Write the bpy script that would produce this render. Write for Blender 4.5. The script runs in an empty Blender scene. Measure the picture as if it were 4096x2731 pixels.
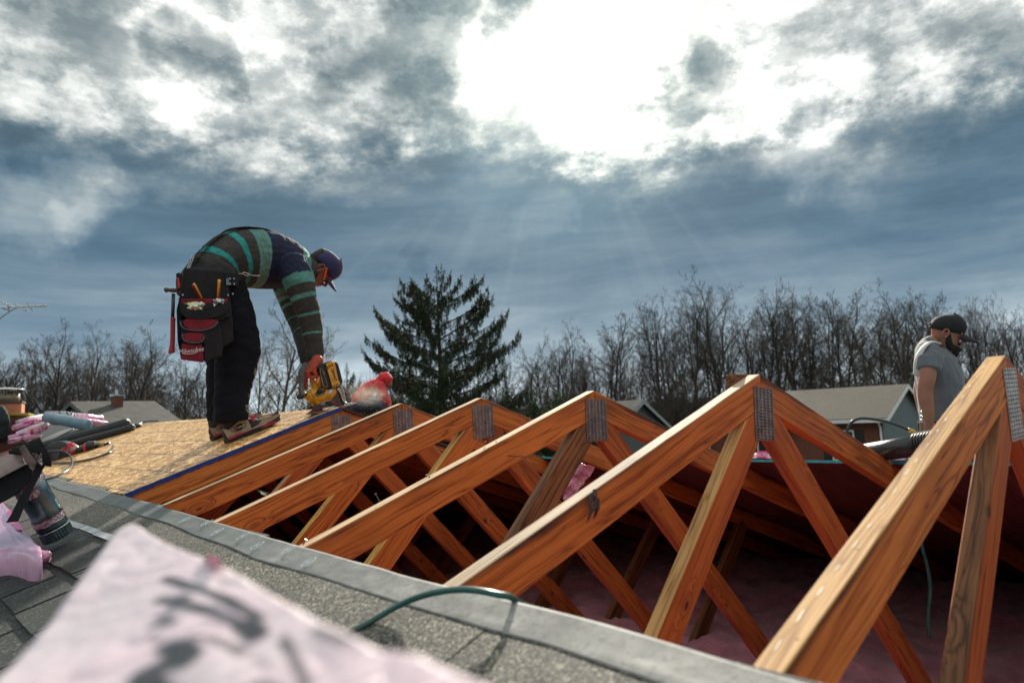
import bpy, bmesh, math, random
import numpy as np
from mathutils import Vector, Matrix, noise as mnoise
random.seed(7); np.random.seed(7)
SC = bpy.context.scene
COL = SC.collection
R = math.radians
# ------------------------------------------------------------------ camera
M = 0.3403                       # roof pitch (rise over run)
CAM = Vector((-1.91308, -0.40820, -0.09769))
YAW, PIT, ROL = R(42.94466), R(6.37843), R(-2.47169)
FPX = 2801.0                     # focal length in pixels of the 4096 px wide photograph
FW = Vector((math.sin(YAW)*math.cos(PIT), math.cos(YAW)*math.cos(PIT), math.sin(PIT)))
_r = Vector((math.cos(YAW), -math.sin(YAW), 0)); _u = _r.cross(FW)
RT = math.cos(ROL)*_r + math.sin(ROL)*_u
UP = -math.sin(ROL)*_r + math.cos(ROL)*_u
cam_d = bpy.data.cameras.new("camera"); cam = bpy.data.objects.new("camera", cam_d); COL.objects.link(cam)
mt = Matrix((RT, UP, -FW)).transposed().to_4x4(); mt.translation = CAM
cam.matrix_world = mt
cam_d.sensor_width = 36.0; cam_d.lens = FPX/4096*36.0
cam_d.clip_start = 0.03; cam_d.clip_end = 2000
cam_d.dof.use_dof = True; cam_d.dof.focus_distance = 3.0; cam_d.dof.aperture_fstop = 3.6
SC.camera = cam
# ------------------------------------------------------------------ light
SUN_AZ, SUN_EL = R(47.9), R(27.0)
SUNV = Vector((math.sin(SUN_AZ)*math.cos(SUN_EL), math.cos(SUN_AZ)*math.cos(SUN_EL), math.sin(SUN_EL)))
sd = bpy.data.lights.new("sun", 'SUN'); sd.energy = 5.0; sd.angle = R(1.6); sd.color = (1.0, 0.91, 0.78)
so = bpy.data.objects.new("sun", sd); COL.objects.link(so)
so.rotation_euler = SUNV.to_track_quat('Z', 'Y').to_euler()
SC.view_settings.view_transform = 'Standard'; SC.view_settings.look = 'None'
SC.view_settings.gamma = 1.0; SC.view_settings.use_curve_mapping = False
SC.view_settings.exposure = 0.52
# ------------------------------------------------------------------ node helper
class NT:
    def __init__(s, tree): s.t = tree; s.n = tree.nodes; s.l = tree.links
    def add(s, typ, ins=None, **kw):
        nd = s.n.new(typ)
        for a, b in kw.items(): setattr(nd, a, b)
        if ins:
            for a, b in ins.items():
                sk = nd.inputs[a]
                if isinstance(b, bpy.types.NodeSocket): s.l.new(b, sk)
                elif isinstance(b, bpy.types.Node): s.l.new(b.outputs[0], sk)
                else: sk.default_value = b
        return nd
    def math(s, op, a, b=0.0, c=0.0, clamp=False):
        return s.add('ShaderNodeMath', {0: a, 1: b, 2: c}, operation=op, use_clamp=clamp).outputs[0]
    def vmath(s, op, a, b=(0, 0, 0), out=0):
        return s.add('ShaderNodeVectorMath', {0: a, 1: b}, operation=op).outputs[out]
    def mix(s, f, a, b, mode='MIX'):
        nd = s.add('ShaderNodeMix', data_type='RGBA', blend_type=mode)
        for k, v in ((0, f), (6, a), (7, b)):
            if isinstance(v, bpy.types.NodeSocket): s.l.new(v, nd.inputs[k])
            else: nd.inputs[k].default_value = v if k == 0 else (tuple(v) + (1,))[:4]
        return nd.outputs[2]
    def ramp(s, f, pts, interp='LINEAR'):
        nd = s.add('ShaderNodeValToRGB', {0: f}); cr = nd.color_ramp; cr.interpolation = interp
        while len(cr.elements) < len(pts): cr.elements.new(0.5)
        for e, (p, c) in zip(cr.elements, pts):
            e.position = p; e.color = (tuple(c) + (1,))[:4] if isinstance(c, (tuple, list)) else (c, c, c, 1)
        return nd.outputs[0]
    def mr(s, v, a, b, c=0.0, d=1.0, smooth=False):
        return s.add('ShaderNodeMapRange', {0: v, 1: a, 2: b, 3: c, 4: d}, interpolation_type='SMOOTHSTEP' if smooth else 'LINEAR').outputs[0]
    def noise(s, vec, scale, detail=3, rough=0.5, dist=0.0):
        return s.add('ShaderNodeTexNoise', {'Vector': vec, 'Scale': scale, 'Detail': detail, 'Roughness': rough, 'Distortion': dist}).outputs[0]
# ------------------------------------------------------------------ sky
world = bpy.data.worlds.new("World"); SC.world = world; world.use_nodes = True
W = NT(world.node_tree); W.n.clear()
wout = W.add('ShaderNodeOutputWorld'); bg = W.add('ShaderNodeBackground'); W.l.new(bg.outputs[0], wout.inputs[0])
sky = W.add('ShaderNodeTexSky', sky_type='NISHITA', sun_disc=False, sun_elevation=SUN_EL, sun_rotation=SUN_AZ, altitude=200, air_density=1.0, dust_density=1.5)
bg.inputs[1].default_value = 0.1
dirv = W.add('ShaderNodeTexCoord').outputs['Generated']
sep = W.add('ShaderNodeSeparateXYZ', {0: dirv}); dz = sep.outputs[2]
zz = W.math('ADD', W.math('MAXIMUM', dz, 0.0), 0.32)
px_ = W.math('DIVIDE', sep.outputs[0], zz); py_ = W.math('DIVIDE', sep.outputs[1], zz)
cp = W.add('ShaderNodeCombineXYZ', {0: px_, 1: py_, 2: 0.0}).outputs[0]           # cloud-layer coordinates
warp = W.add('ShaderNodeTexNoise', {'Vector': cp, 'Scale': 0.7, 'Detail': 2.0}).outputs[1]
cpw = W.vmath('ADD', cp, W.vmath('MULTIPLY', W.vmath('SUBTRACT', warp, (.5, .5, .5)), (1.1, 1.1, 0)))
n1 = W.noise(cpw, 1.5, 7, .62)
dst = W.vmath('MULTIPLY', W.vmath('ADD', dirv, W.vmath('MULTIPLY', W.vmath('SUBTRACT', warp, (.5, .5, .5)), (.12, .12, .08))), (1, 1, 1.7))
n2 = W.noise(W.vmath('ADD', dst, (7.3, 2.1, 0)), 7.0, 8, .64)
n3 = W.noise(W.vmath('ADD', dst, (3.3, 9.1, 0)), 17.0, 6, .62)
def dirp(px, py):                                                                   # direction seen at a photo pixel
    d = FW + RT*((px-2048)/FPX) - UP*((py-1365.5)/FPX); return d.normalized()
def lobe(px, py, rad, amp, soft=1.0):                                                # a cloud mass centred on a direction
    d = dirp(px, py)
    dt = W.vmath('DOT_PRODUCT', dvw, tuple(d), out=1)
    return W.math('MULTIPLY', W.mr(dt, math.cos(R(rad)), math.cos(R(rad*0.12)), 0, 1, True), amp)
wd = W.add('ShaderNodeTexNoise', {'Vector': dirv, 'Scale': 5.0, 'Detail': 5.0, 'Roughness': .62}).outputs[1]
dvw = W.vmath('NORMALIZE', W.vmath('ADD', dirv, W.vmath('MULTIPLY', W.vmath('SUBTRACT', wd, (.5, .5, .5)), (.30, .30, .22))))
# brightness field: bright broken deck above a ragged edge, smooth rain-grey veil below it, paler at the horizon
el0 = W.math('ARCSINE', sep.outputs[2])
rag = W.math('ADD', W.math('MULTIPLY', W.math('SUBTRACT', n1, .5), .17), W.math('MULTIPLY', W.math('SUBTRACT', n2, .5), .15))
rag = W.math('ADD', rag, W.math('MULTIPLY', W.math('SUBTRACT', n3, .5), .045))
el = W.math('ADD', el0, W.math('MULTIPLY', rag, W.mr(el0, .12, .28)))
lev = W.ramp(W.mr(el, 0.0, 0.62), [(0.0, .66), (.08, .60), (.20, .44), (.34, .31), (.48, .25), (.545, .30), (.60, .60), (.68, .75), (1, .76)])
lobes = [(2150, 230, 9.5, .24), (2750, 20, 9, .15), (2450, 500, 6, .18), (3150, 470, 6, .14), (1250, 560, 5, .10), (700, 480, 5, .10),
         (1640, 190, 5.8, -.42), (1480, 400, 3.6, -.20), (1820, 420, 3.0, -.22), (2080, 80, 3.4, -.50), (2880, 300, 2.8, -.22), (2740, 330, 2.8, -.24), (2600, 365, 2.4, -.20), (2480, 400, 1.8, -.16), (150, 130, 9, -.17), (850, 260, 2.6, -.30), (3750, 200, 6, -.08), (3300, 440, 6, .14), (3500, 520, 6, .06),
         (2270, 890, 2.6, .09), (2050, 700, 5.0, .05), (130, 790, 4.5, .20), (330, 850, 2.6, .12), (1700, 985, 2.2, -.07), (3650, 860, 9, -.07), (1000, 800, 7, -.03), (2230, 330, 1.6, -.1)]
acc = lev
for a_, b_, c_, d_ in lobes: acc = W.math('ADD', acc, lobe(a_, b_, c_, d_))
hi = W.mr(el, .30, .38)
cov = W.mr(n2, .44, .56, 0, 1, True)
cov2 = W.mr(n3, .40, .62, 0, 1, True)
tex = W.math('ADD', W.math('MULTIPLY', W.math('SUBTRACT', cov, .55), .20), W.math('MULTIPLY', W.math('SUBTRACT', cov2, .5), .17))
tex = W.math('ADD', tex, W.math('MULTIPLY', W.math('SUBTRACT', n1, .5), .26))
tex = W.math('ADD', tex, W.math('MULTIPLY', W.math('SUBTRACT', n2, .5), .42))
lowt = W.math('MULTIPLY', W.math('SUBTRACT', W.noise(W.vmath('MULTIPLY', dst, (1, 1, 4.0)), 3.6, 6, .6), .5), .42)
acc = W.math('ADD', acc, W.math('ADD', W.math('MULTIPLY', tex, W.mr(hi, 0, 1, .07, .9)), lowt))
cloudc = W.ramp(acc, [(0.0, (.040, .072, .095)), (.15, (.052, .094, .128)), (.26, (.080, .135, .178)), (.38, (.140, .195, .230)), (.50, (.250, .300, .315)), (.62, (.44, .475, .47)), (.76, (.70, .73, .71)), (.90, (1.0, 1.01, .98)), (1.0, (1.35, 1.35, 1.3))])
upc = W.ramp(acc, [(0.0, (.070, .105, .120)), (.20, (.105, .145, .160)), (.36, (.170, .210, .220)), (.52, (.290, .325, .325)), (.66, (.450, .480, .465)), (.80, (.66, .68, .655)), (.92, (.90, .91, .88)), (1.0, (1.2, 1.2, 1.16))])
cloudc = W.mix(W.mr(el, .30, .40), cloudc, upc)
bluer = W.mr(el, .34, .06)
cloudc = W.mix(W.math('MULTIPLY', bluer, .62), cloudc, W.mix(1.0, cloudc, (.84, 1.0, 1.22), 'MULTIPLY'))
glow = W.mr(W.vmath('DOT_PRODUCT', dirv, tuple(SUNV), out=1), math.cos(R(16)), 1.0, 0, 1.0, True)
cloudc = W.mix(1.0, cloudc, W.mix(glow, (1, 1, 1), (1.55, 1.53, 1.45)), 'MULTIPLY')
# rays: slanting shafts below the sun where the cloud edge lets light through
sr = SUNV.cross(Vector((0, 0, 1))).normalized(); su = sr.cross(SUNV).normalized()
ra = W.math('DIVIDE', W.vmath('DOT_PRODUCT', dirv, tuple(sr), out=1), W.math('SUBTRACT', .02, W.vmath('DOT_PRODUCT', dirv, tuple(su), out=1)))
rn = W.noise(W.add('ShaderNodeCombineXYZ', {0: ra, 1: 0.0, 2: 0.0}).outputs[0], 4.0, 3, .6)
shaft = W.math('MULTIPLY', W.math('MULTIPLY', W.mr(rn, .46, .66, 0, 1, True), W.mr(el0, .34, .26, 0, 1, True)), W.math('MULTIPLY', W.mr(el0, .05, .20, 0, 1, True), W.mr(W.math('ABSOLUTE', ra), 1.9, .5, 0, 1, True)))
cloudc = W.mix(W.math('MULTIPLY', shaft, .04), cloudc, (.62, .70, .74))
clear = W.mix(1.0, sky.outputs[0], (.35, .42, .5), 'MULTIPLY')
c10 = W.mix(1.0, cloudc, (10, 10, 10), 'MULTIPLY')
W.l.new(W.mix(.95, clear, c10), bg.inputs[0])
# ------------------------------------------------------------------ placing helpers
K = 4096/2352
def ray(px, py): return FW + RT*((px-2048)/FPX) - UP*((py-1365.5)/FPX)
def at(px, py, Z): return CAM + ray(px, py)*Z                         # depth along the view axis
def atY(px, py, y): d = ray(px, py); return CAM + d*((y-CAM.y)/d.y)
def atX(px, py, x): d = ray(px, py); return CAM + d*((x-CAM.x)/d.x)
def onroof(px, py, off=0.0):
    d = ray(px, py); t = (off + M*CAM.x - CAM.z)/(d.z - M*d.x); return CAM + d*t
def L(x, y, off=0.0): return Vector((x, y, M*x+off))                    # point on the left slope
def Rr(x, y, off=0.0): return Vector((x, y, -M*x+off))                  # point on the right slope
def tag(o, label=None, cat=None, group=None, kind=None):
    if label: o['label'] = label
    if cat: o['category'] = cat
    if group: o['group'] = group
    if kind: o['kind'] = kind
    return o
def empty(name, loc=(0, 0, 0), label=None, cat=None, group=None, kind=None):
    o = bpy.data.objects.new(name, None); COL.objects.link(o); o.location = loc; o.empty_display_size = .1
    return tag(o, label, cat, group, kind)
def link(name, me, parent=None, mats=None, mw=None):
    o = bpy.data.objects.new(name, me); COL.objects.link(o)
    if mats is not None and len(me.materials) == 0:
        for m in (mats if isinstance(mats, (list, tuple)) else [mats]): me.materials.append(m)
    if mw is not None: o.matrix_world = mw
    if parent is not None:
        o.parent = parent
        o.matrix_parent_inverse = parent_inv(parent)
    return o
def parent_inv(p):
    return p.matrix_basis.inverted()
def mesh(name, verts, faces, smooth=False):
    me = bpy.data.meshes.new(name); me.from_pydata([tuple(v) for v in verts], [], faces); me.update()
    if smooth: me.polygons.foreach_set('use_smooth', [True]*len(me.polygons))
    return me
def frame(o, x, z=None, y=None):
    x = Vector(x).normalized()
    if y is not None: y = Vector(y); y = (y - x*y.dot(x)).normalized(); z = x.cross(y)
    else: z = Vector(z); z = (z - x*z.dot(x)).normalized(); y = z.cross(x)
    m = Matrix((x, y, z)).transposed().to_4x4(); m.translation = Vector(o); return m
def box_v(x0, x1, y0, y1, z0, z1):
    return [(x0,y0,z0),(x1,y0,z0),(x1,y1,z0),(x0,y1,z0),(x0,y0,z1),(x1,y0,z1),(x1,y1,z1),(x0,y1,z1)]
BF = [(0,3,2,1),(4,5,6,7),(0,1,5,4),(1,2,6,5),(2,3,7,6),(3,0,4,7)]
class MB:
    def __init__(s): s.v = []; s.f = []; s.mi = []
    def add(s, v, f, mi=0, mw=None):
        b = len(s.v); s.v += [tuple(mw @ Vector(p)) if mw else tuple(p) for p in v]
        s.f += [tuple(i+b for i in q) for q in f]; s.mi += [mi]*len(f); return s
    def box(s, x0, x1, y0, y1, z0, z1, mi=0, mw=None): return s.add(box_v(x0,x1,y0,y1,z0,z1), BF, mi, mw)
    def tube(s, pts, r, n=8, mi=0, cap=True, flat=None):
        pts = [Vector(p) for p in pts]; rs = r if isinstance(r, (list, tuple)) else [r]*len(pts); b = len(s.v)
        T = [(pts[min(i+1, len(pts)-1)]-pts[max(i-1, 0)]).normalized() for i in range(len(pts))]
        nrm = T[0].orthogonal().normalized() if flat is None else Vector(flat)
        for i, p in enumerate(pts):
            nrm = (nrm - T[i]*nrm.dot(T[i])).normalized(); bi = T[i].cross(nrm)
            rr = rs[i] if isinstance(rs[i], (tuple, list)) else (rs[i], rs[i])
            for k in range(n):
                a = 2*math.pi*k/n; s.v.append(tuple(p + nrm*math.cos(a)*rr[0] + bi*math.sin(a)*rr[1]))
        for i in range(len(pts)-1):
            for k in range(n): s.f.append((b+i*n+k, b+i*n+(k+1) % n, b+(i+1)*n+(k+1) % n, b+(i+1)*n+k)); s.mi.append(mi)
        if cap:
            s.f.append(tuple(b+k for k in reversed(range(n)))); s.mi.append(mi)
            e = b+(len(pts)-1)*n; s.f.append(tuple(e+k for k in range(n))); s.mi.append(mi)
        return s
    def prism(s, poly, z0, z1, mi=0, mw=None):
        n = len(poly); v = [(x, y, z0) for x, y in poly] + [(x, y, z1) for x, y in poly]
        f = [tuple(reversed(range(n))), tuple(range(n, 2*n))] + [(i, (i+1) % n, n+(i+1) % n, n+i) for i in range(n)]
        return s.add(v, f, mi, mw)
    def sphere(s, c, r, nu=12, nv=8, mi=0, mw=None):
        rx, ry, rz = r if isinstance(r, (tuple, list)) else (r, r, r); v = []; f = []
        for j in range(1, nv):
            t = math.pi*j/nv
            for i in range(nu):
                a = 2*math.pi*i/nu; v.append((c[0]+rx*math.sin(t)*math.cos(a), c[1]+ry*math.sin(t)*math.sin(a), c[2]+rz*math.cos(t)))
        v += [(c[0], c[1], c[2]+rz), (c[0], c[1], c[2]-rz)]; tp = len(v)-2
        for j in range(nv-2):
            for i in range(nu): f.append((j*nu+i, (j+1)*nu+i, (j+1)*nu+(i+1) % nu, j*nu+(i+1) % nu))
        for i in range(nu): f.append((tp, i, (i+1) % nu)); f.append((tp+1, (nv-2)*nu+(i+1) % nu, (nv-2)*nu+i))
        return s.add(v, f, mi, mw)
    def me(s, name, smooth=False):
        m = mesh(name, s.v, s.f, smooth); return m
    def build(s, name, mats, parent=None, smooth=False, bevel=0, mw=None, seg=1):
        me = s.me(name, smooth)
        mats = mats if isinstance(mats, (list, tuple)) else [mats]
        for m in mats: me.materials.append(m)
        me.polygons.foreach_set('material_index', s.mi)
        o = link(name, me, parent, None, mw)
        if bevel:
            b = o.modifiers.new('bevel', 'BEVEL'); b.width = bevel; b.segments = seg; b.limit_method = 'ANGLE'; b.angle_limit = R(40)
        return o
def spline(pts, n=8):
    pts = [Vector(p) for p in pts]; P = [pts[0]*2-pts[1]] + pts + [pts[-1]*2-pts[-2]]; out = []
    for i in range(1, len(P)-2):
        a, b, c, d = P[i-1], P[i], P[i+1], P[i+2]
        for k in range(n):
            t = k/n; out.append(.5*((2*b)+(c-a)*t+(2*a-5*b+4*c-d)*t*t+(3*b-a-3*c+d)*t**3))
    return out + [pts[-1]]
def text(name, s, size, mat, mw, parent=None, ext=0.0004, shear=0.0, bold=False, sx=1.0):
    cu = bpy.data.curves.new(name, 'FONT'); cu.body = s; cu.size = size; cu.extrude = ext; cu.shear = shear
    cu.align_x = 'CENTER'; cu.align_y = 'CENTER'; cu.resolution_u = 3
    if bold: cu.offset = size*.018
    t = bpy.data.objects.new(name, cu); COL.objects.link(t)
    dg = bpy.context.evaluated_depsgraph_get(); me = bpy.data.meshes.new_from_object(t.evaluated_get(dg))
    bpy.data.objects.remove(t); bpy.data.curves.remove(cu)
    if sx != 1.0:
        for v in me.vertices: v.co.x *= sx
    me.materials.clear(); me.materials.append(mat)
    return link(name, me, parent, None, mw)
def copy_tree(o, parent=None):
    c = o.copy(); COL.objects.link(c)
    if parent is not None: c.parent = parent
    for ch in list(o.children): copy_tree(ch, c)
    return c
# ------------------------------------------------------------------ materials
def newmat(name):
    m = bpy.data.materials.new(name); m.use_nodes = True; t = NT(m.node_tree); t.n.clear()
    out = t.add('ShaderNodeOutputMaterial'); b = t.add('ShaderNodeBsdfPrincipled'); t.l.new(b.outputs[0], out.inputs[0]); return m, t, b
def pm(name, col, rough=.6, var=.18, scale=8, bump=.0, bscale=60, metal=0.0, col2=None, spec=.5, coat=0.0, detail=4, sheen=0.0, stretch=None, thresh=None):
    m, t, b = newmat(name); oc = t.add('ShaderNodeTexCoord').outputs['Object']
    rnd = t.add('ShaderNodeObjectInfo').outputs['Random']
    off = t.add('ShaderNodeCombineXYZ', {0: t.math('MULTIPLY', rnd, 37.0), 1: t.math('MULTIPLY', rnd, 11.0), 2: 0.0}).outputs[0]
    v = t.vmath('ADD', oc, off)
    if stretch: v = t.vmath('MULTIPLY', v, stretch)
    n = t.noise(v, scale, detail, .62)
    c2 = col2 if col2 else tuple(max(0, c*(1-var)) for c in col); c1 = col if col2 else tuple(min(1, c*(1+var)) for c in col)
    lo, hi = thresh if thresh else (.3, .7)
    t.l.new(t.mix(t.mr(n, lo, hi), c1, c2), b.inputs['Base Color'])
    b.inputs['Roughness'].default_value = rough; b.inputs['Metallic'].default_value = metal
    b.inputs['Specular IOR Level'].default_value = spec; b.inputs['Coat Weight'].default_value = coat
    b.inputs['Sheen Weight'].default_value = sheen
    if bump:
        nb = t.noise(v, bscale, 3, .6); bp = t.add('ShaderNodeBump', {'Height': nb, 'Strength': bump, 'Distance': .01}); t.l.new(bp.outputs[0], b.inputs['Normal'])
    return m
def wood_mat(name, c_lo, c_hi, dark=(.10, .035, .012), rough=.62, grain=1.0, stain=.5, topdark=0.0, seed=0.0, edge=.0445):
    m, t, b = newmat(name); oc = t.add('ShaderNodeTexCoord').outputs['Object']; rnd = t.add('ShaderNodeObjectInfo').outputs['Random']
    off = t.add('ShaderNodeCombineXYZ', {0: t.math('MULTIPLY', rnd, 13.0), 1: t.math('MULTIPLY', rnd, 5.0), 2: t.math('MULTIPLY', rnd, 3.0)}).outputs[0]
    v = t.vmath('ADD', oc, off)
    # knots: sparse cells that bend the grain round them
    vk = t.vmath('MULTIPLY', v, (3.6, 9.0, 9.0))
    vo = t.add('ShaderNodeTexVoronoi', {'Vector': vk, 'Scale': 1.0, 'Randomness': 1.0}, feature='F1')
    kd = vo.outputs['Distance']; kr = t.add('ShaderNodeSeparateColor', {0: vo.outputs['Color']}).outputs[0]
    has = t.mr(kr, .55, .60); near = t.math('MULTIPLY', t.mr(kd, .34, .0, 0, 1, True), has)
    vw = t.vmath('MULTIPLY', v, (.75, 46.0, 46.0))
    wob = t.add('ShaderNodeTexNoise', {'Vector': t.vmath('MULTIPLY', v, (2.2, 9, 9)), 'Scale': 1.0, 'Detail': 2.0}).outputs[1]
    vw = t.vmath('ADD', vw, t.vmath('MULTIPLY', wob, (0, 2.2, 2.2)))
    vw = t.vmath('ADD', vw, t.add('ShaderNodeCombineXYZ', {0: 0.0, 1: t.math('MULTIPLY', near, 1.3), 2: t.math('MULTIPLY', near, 1.6)}).outputs[0])
    g = t.noise(vw, .62, 3, .5); fine = t.noise(t.vmath('MULTIPLY', v, (6, 260, 260)), 1.0, 2, .5)
    band = t.math('PINGPONG', t.math('MULTIPLY', g, 15.0), 1.0)
    col = t.mix(t.math('POWER', band, 1.6), c_hi, c_lo)
    lines = t.math('MULTIPLY', t.mr(band, .80, 1.0, 0, 1, True), t.mr(t.noise(v, 3.0, 2), .35, .6, .10, .62*grain))
    col = t.mix(lines, col, dark)
    col = t.mix(t.mr(fine, .45, .75, 0, .22), col, dark)
    big = t.noise(t.vmath('MULTIPLY', v, (2.0, 7, 7)), 1.0, 4, .6)
    col = t.mix(t.mr(big, .5, .78, 0, stain), col, tuple(c*.32 for c in c_lo))
    light = t.noise(t.vmath('ADD', t.vmath('MULTIPLY', v, (1.3, 4, 4)), (9, 9, 9)), 1.0, 3, .6)
    col = t.mix(t.mr(light, .52, .75, 0, .45), col, tuple(min(1, c*1.45) for c in c_hi))
    col = t.mix(t.math('MULTIPLY', t.mr(kd, .095, .055, 0, 1, True), has), col, (.035, .014, .008))
    ring = t.math('MULTIPLY', t.mr(t.math('ABSOLUTE', t.math('SUBTRACT', kd, .13)), .03, .0, 0, .5, True), has)
    col = t.mix(ring, col, (.13, .045, .015))
    k2 = t.add('ShaderNodeTexVoronoi', {'Vector': t.vmath('MULTIPLY', v, (7.0, 11.0, 11.0)), 'Scale': 1.0}, feature='F1'); h2 = t.mr(t.add('ShaderNodeSeparateColor', {0: k2.outputs['Color']}).outputs[1], .70, .72)
    col = t.mix(t.math('MULTIPLY', t.mr(k2.outputs['Distance'], .16, .06, 0, .9, True), h2), col, (.05, .018, .008))
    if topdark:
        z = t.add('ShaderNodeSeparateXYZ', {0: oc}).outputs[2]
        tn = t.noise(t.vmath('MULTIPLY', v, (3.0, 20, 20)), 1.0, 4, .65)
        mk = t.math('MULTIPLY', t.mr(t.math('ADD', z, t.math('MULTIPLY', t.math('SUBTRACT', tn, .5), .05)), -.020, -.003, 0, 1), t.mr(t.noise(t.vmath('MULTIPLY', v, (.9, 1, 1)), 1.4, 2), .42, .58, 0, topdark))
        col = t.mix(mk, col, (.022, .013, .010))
    t.l.new(col, b.inputs['Base Color']); b.inputs['Roughness'].default_value = rough; b.inputs['Specular IOR Level'].default_value = .35
    h = t.math('ADD', t.math('MULTIPLY', band, -.5), t.math('MULTIPLY', fine, .5))
    bp = t.add('ShaderNodeBump', {'Height': h, 'Strength': .35, 'Distance': .0015}); t.l.new(bp.outputs[0], b.inputs['Normal'])
    return m
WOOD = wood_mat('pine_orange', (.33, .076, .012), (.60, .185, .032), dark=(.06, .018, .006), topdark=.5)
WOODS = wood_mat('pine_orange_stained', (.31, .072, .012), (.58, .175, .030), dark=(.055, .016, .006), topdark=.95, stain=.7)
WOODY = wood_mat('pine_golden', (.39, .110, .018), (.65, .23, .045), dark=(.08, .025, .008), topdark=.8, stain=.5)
WOODR = wood_mat('pine_red_web', (.27, .055, .011), (.47, .130, .025), dark=(.05, .012, .005), stain=.7)
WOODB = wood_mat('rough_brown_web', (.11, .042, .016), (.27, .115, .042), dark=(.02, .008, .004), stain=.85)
EDGE = wood_mat('pine_top_edge', (.42, .25, .12), (.70, .50, .29), dark=(.12, .07, .04), stain=.85, rough=.75)  # top-edge pines: rough pale timber, with sunlight on the tops also put into the colour
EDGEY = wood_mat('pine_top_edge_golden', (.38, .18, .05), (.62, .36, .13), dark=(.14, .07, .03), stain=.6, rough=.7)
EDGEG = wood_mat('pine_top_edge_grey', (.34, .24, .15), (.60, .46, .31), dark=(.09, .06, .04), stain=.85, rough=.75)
YELB = wood_mat('yellow_web_edge', (.46, .24, .045), (.68, .42, .10), dark=(.12, .06, .02), stain=.5)
GALV = pm('galvanised_plate', (.30, .31, .31), .45, bump=.3, bscale=90, metal=.75, col2=(.11, .11, .11), scale=35)
GALVB = pm('galvanised_plate_bright', (.62, .62, .60), .38, bump=.3, bscale=90, metal=.7, col2=(.30, .30, .29), scale=35)
NAILM = pm('rusty_nail', (.16, .12, .10), .5, metal=.8, scale=80)
STAPLE = pm('staple_scar_paper', (.66, .56, .42), .6, scale=120, var=.15)
RUB = pm('green_rubber_hose', (.010, .085, .075), .28, scale=20, var=.3, coat=.3)
RUBD = pm('dark_rubber_hose', (.015, .025, .025), .3, scale=20, var=.3, coat=.2)
BLACK = pm('black_plastic', (.012, .012, .013), .35, scale=30)
BLACKR = pm('black_rough', (.014, .015, .017), .8, scale=30, bump=.4, bscale=200)
YEL = pm('yellow_plastic', (.75, .36, .012), .38, scale=22, col2=(.45, .18, .01), bump=.15, bscale=50, coat=.2, thresh=(.5, .75))
REDP = pm('red_plastic', (.55, .02, .02), .35, scale=22)
WHITE = pm('white_paint', (.78, .79, .78), .5, scale=6, var=.06)
SILV = pm('bright_steel', (.60, .60, .60), .25, metal=.95, scale=40, var=.2)
# oriented strand board: overlapping pale and brown flakes
def osb_mat():
    m, t, b = newmat('osb_board'); oc = t.add('ShaderNodeTexCoord').outputs['Object']
    a = t.add('ShaderNodeVectorRotate', {0: oc, 3: .35}, rotation_type='Z_AXIS').outputs[0]
    c1 = t.add('ShaderNodeTexVoronoi', {'Vector': t.vmath('MULTIPLY', t.vmath('ADD', a, t.vmath('MULTIPLY', t.add('ShaderNodeTexNoise', {'Vector': oc, 'Scale': 12.0}).outputs[1], (.03, .03, 0))), (70, 17, 1)), 'Scale': 1.0})
    a2 = t.add('ShaderNodeVectorRotate', {0: oc, 3: -.5}, rotation_type='Z_AXIS').outputs[0]
    c2 = t.add('ShaderNodeTexVoronoi', {'Vector': t.vmath('MULTIPLY', a2, (52, 15, 1)), 'Scale': 1.0})
    r1 = t.add('ShaderNodeSeparateColor', {0: c1.outputs['Color']}); r2 = t.add('ShaderNodeSeparateColor', {0: c2.outputs['Color']})
    col = t.ramp(r1.outputs[0], [(0, (.26, .11, .03)), (.35, (.48, .25, .075)), (.7, (.66, .39, .13)), (1, (.88, .62, .30))])
    colb = t.ramp(r2.outputs[0], [(0, (.32, .15, .045)), (.5, (.56, .32, .10)), (1, (.92, .68, .34))])
    col = t.mix(t.mr(r2.outputs[1], .62, .64), col, colb)
    col = t.mix(t.mr(t.noise(oc, 2.0, 4), .5, .78, 0, .3), col, (.34, .19, .08))
    col = t.mix(1.0, col, (1.12, 1.10, 1.05), 'MULTIPLY')
    # printed guide lines along the length of the board
    x = t.add('ShaderNodeSeparateXYZ', {0: oc}).outputs[0]
    wv = t.math('ABSOLUTE', t.math('SUBTRACT', t.math('FRACT', t.math('DIVIDE', t.math('ADD', x, 10.02), .203)), .5))
    ln = t.math('MULTIPLY', t.mr(wv, .036, .016), t.mr(t.noise(oc, 60, 2), .40, .5, .2, .85))
    col = t.mix(ln, col, (.02, .05, .05))
    t.l.new(col, b.inputs['Base Color']); b.inputs['Roughness'].default_value = .42; b.inputs['Specular IOR Level'].default_value = .6
    bp = t.add('ShaderNodeBump', {'Height': r1.outputs[0], 'Strength': .35, 'Distance': .001}); t.l.new(bp.outputs[0], b.inputs['Normal']); return m
OSB = osb_mat()
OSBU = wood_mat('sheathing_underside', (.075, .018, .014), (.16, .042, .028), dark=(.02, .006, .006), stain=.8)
BLUE = pm('blue_edge_paint', (.004, .055, .30), .6, scale=60, col2=(.008, .02, .10))
TEAL = pm('teal_edge_paint', (.01, .32, .36), .5, scale=40, col2=(.02, .17, .2))
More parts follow.
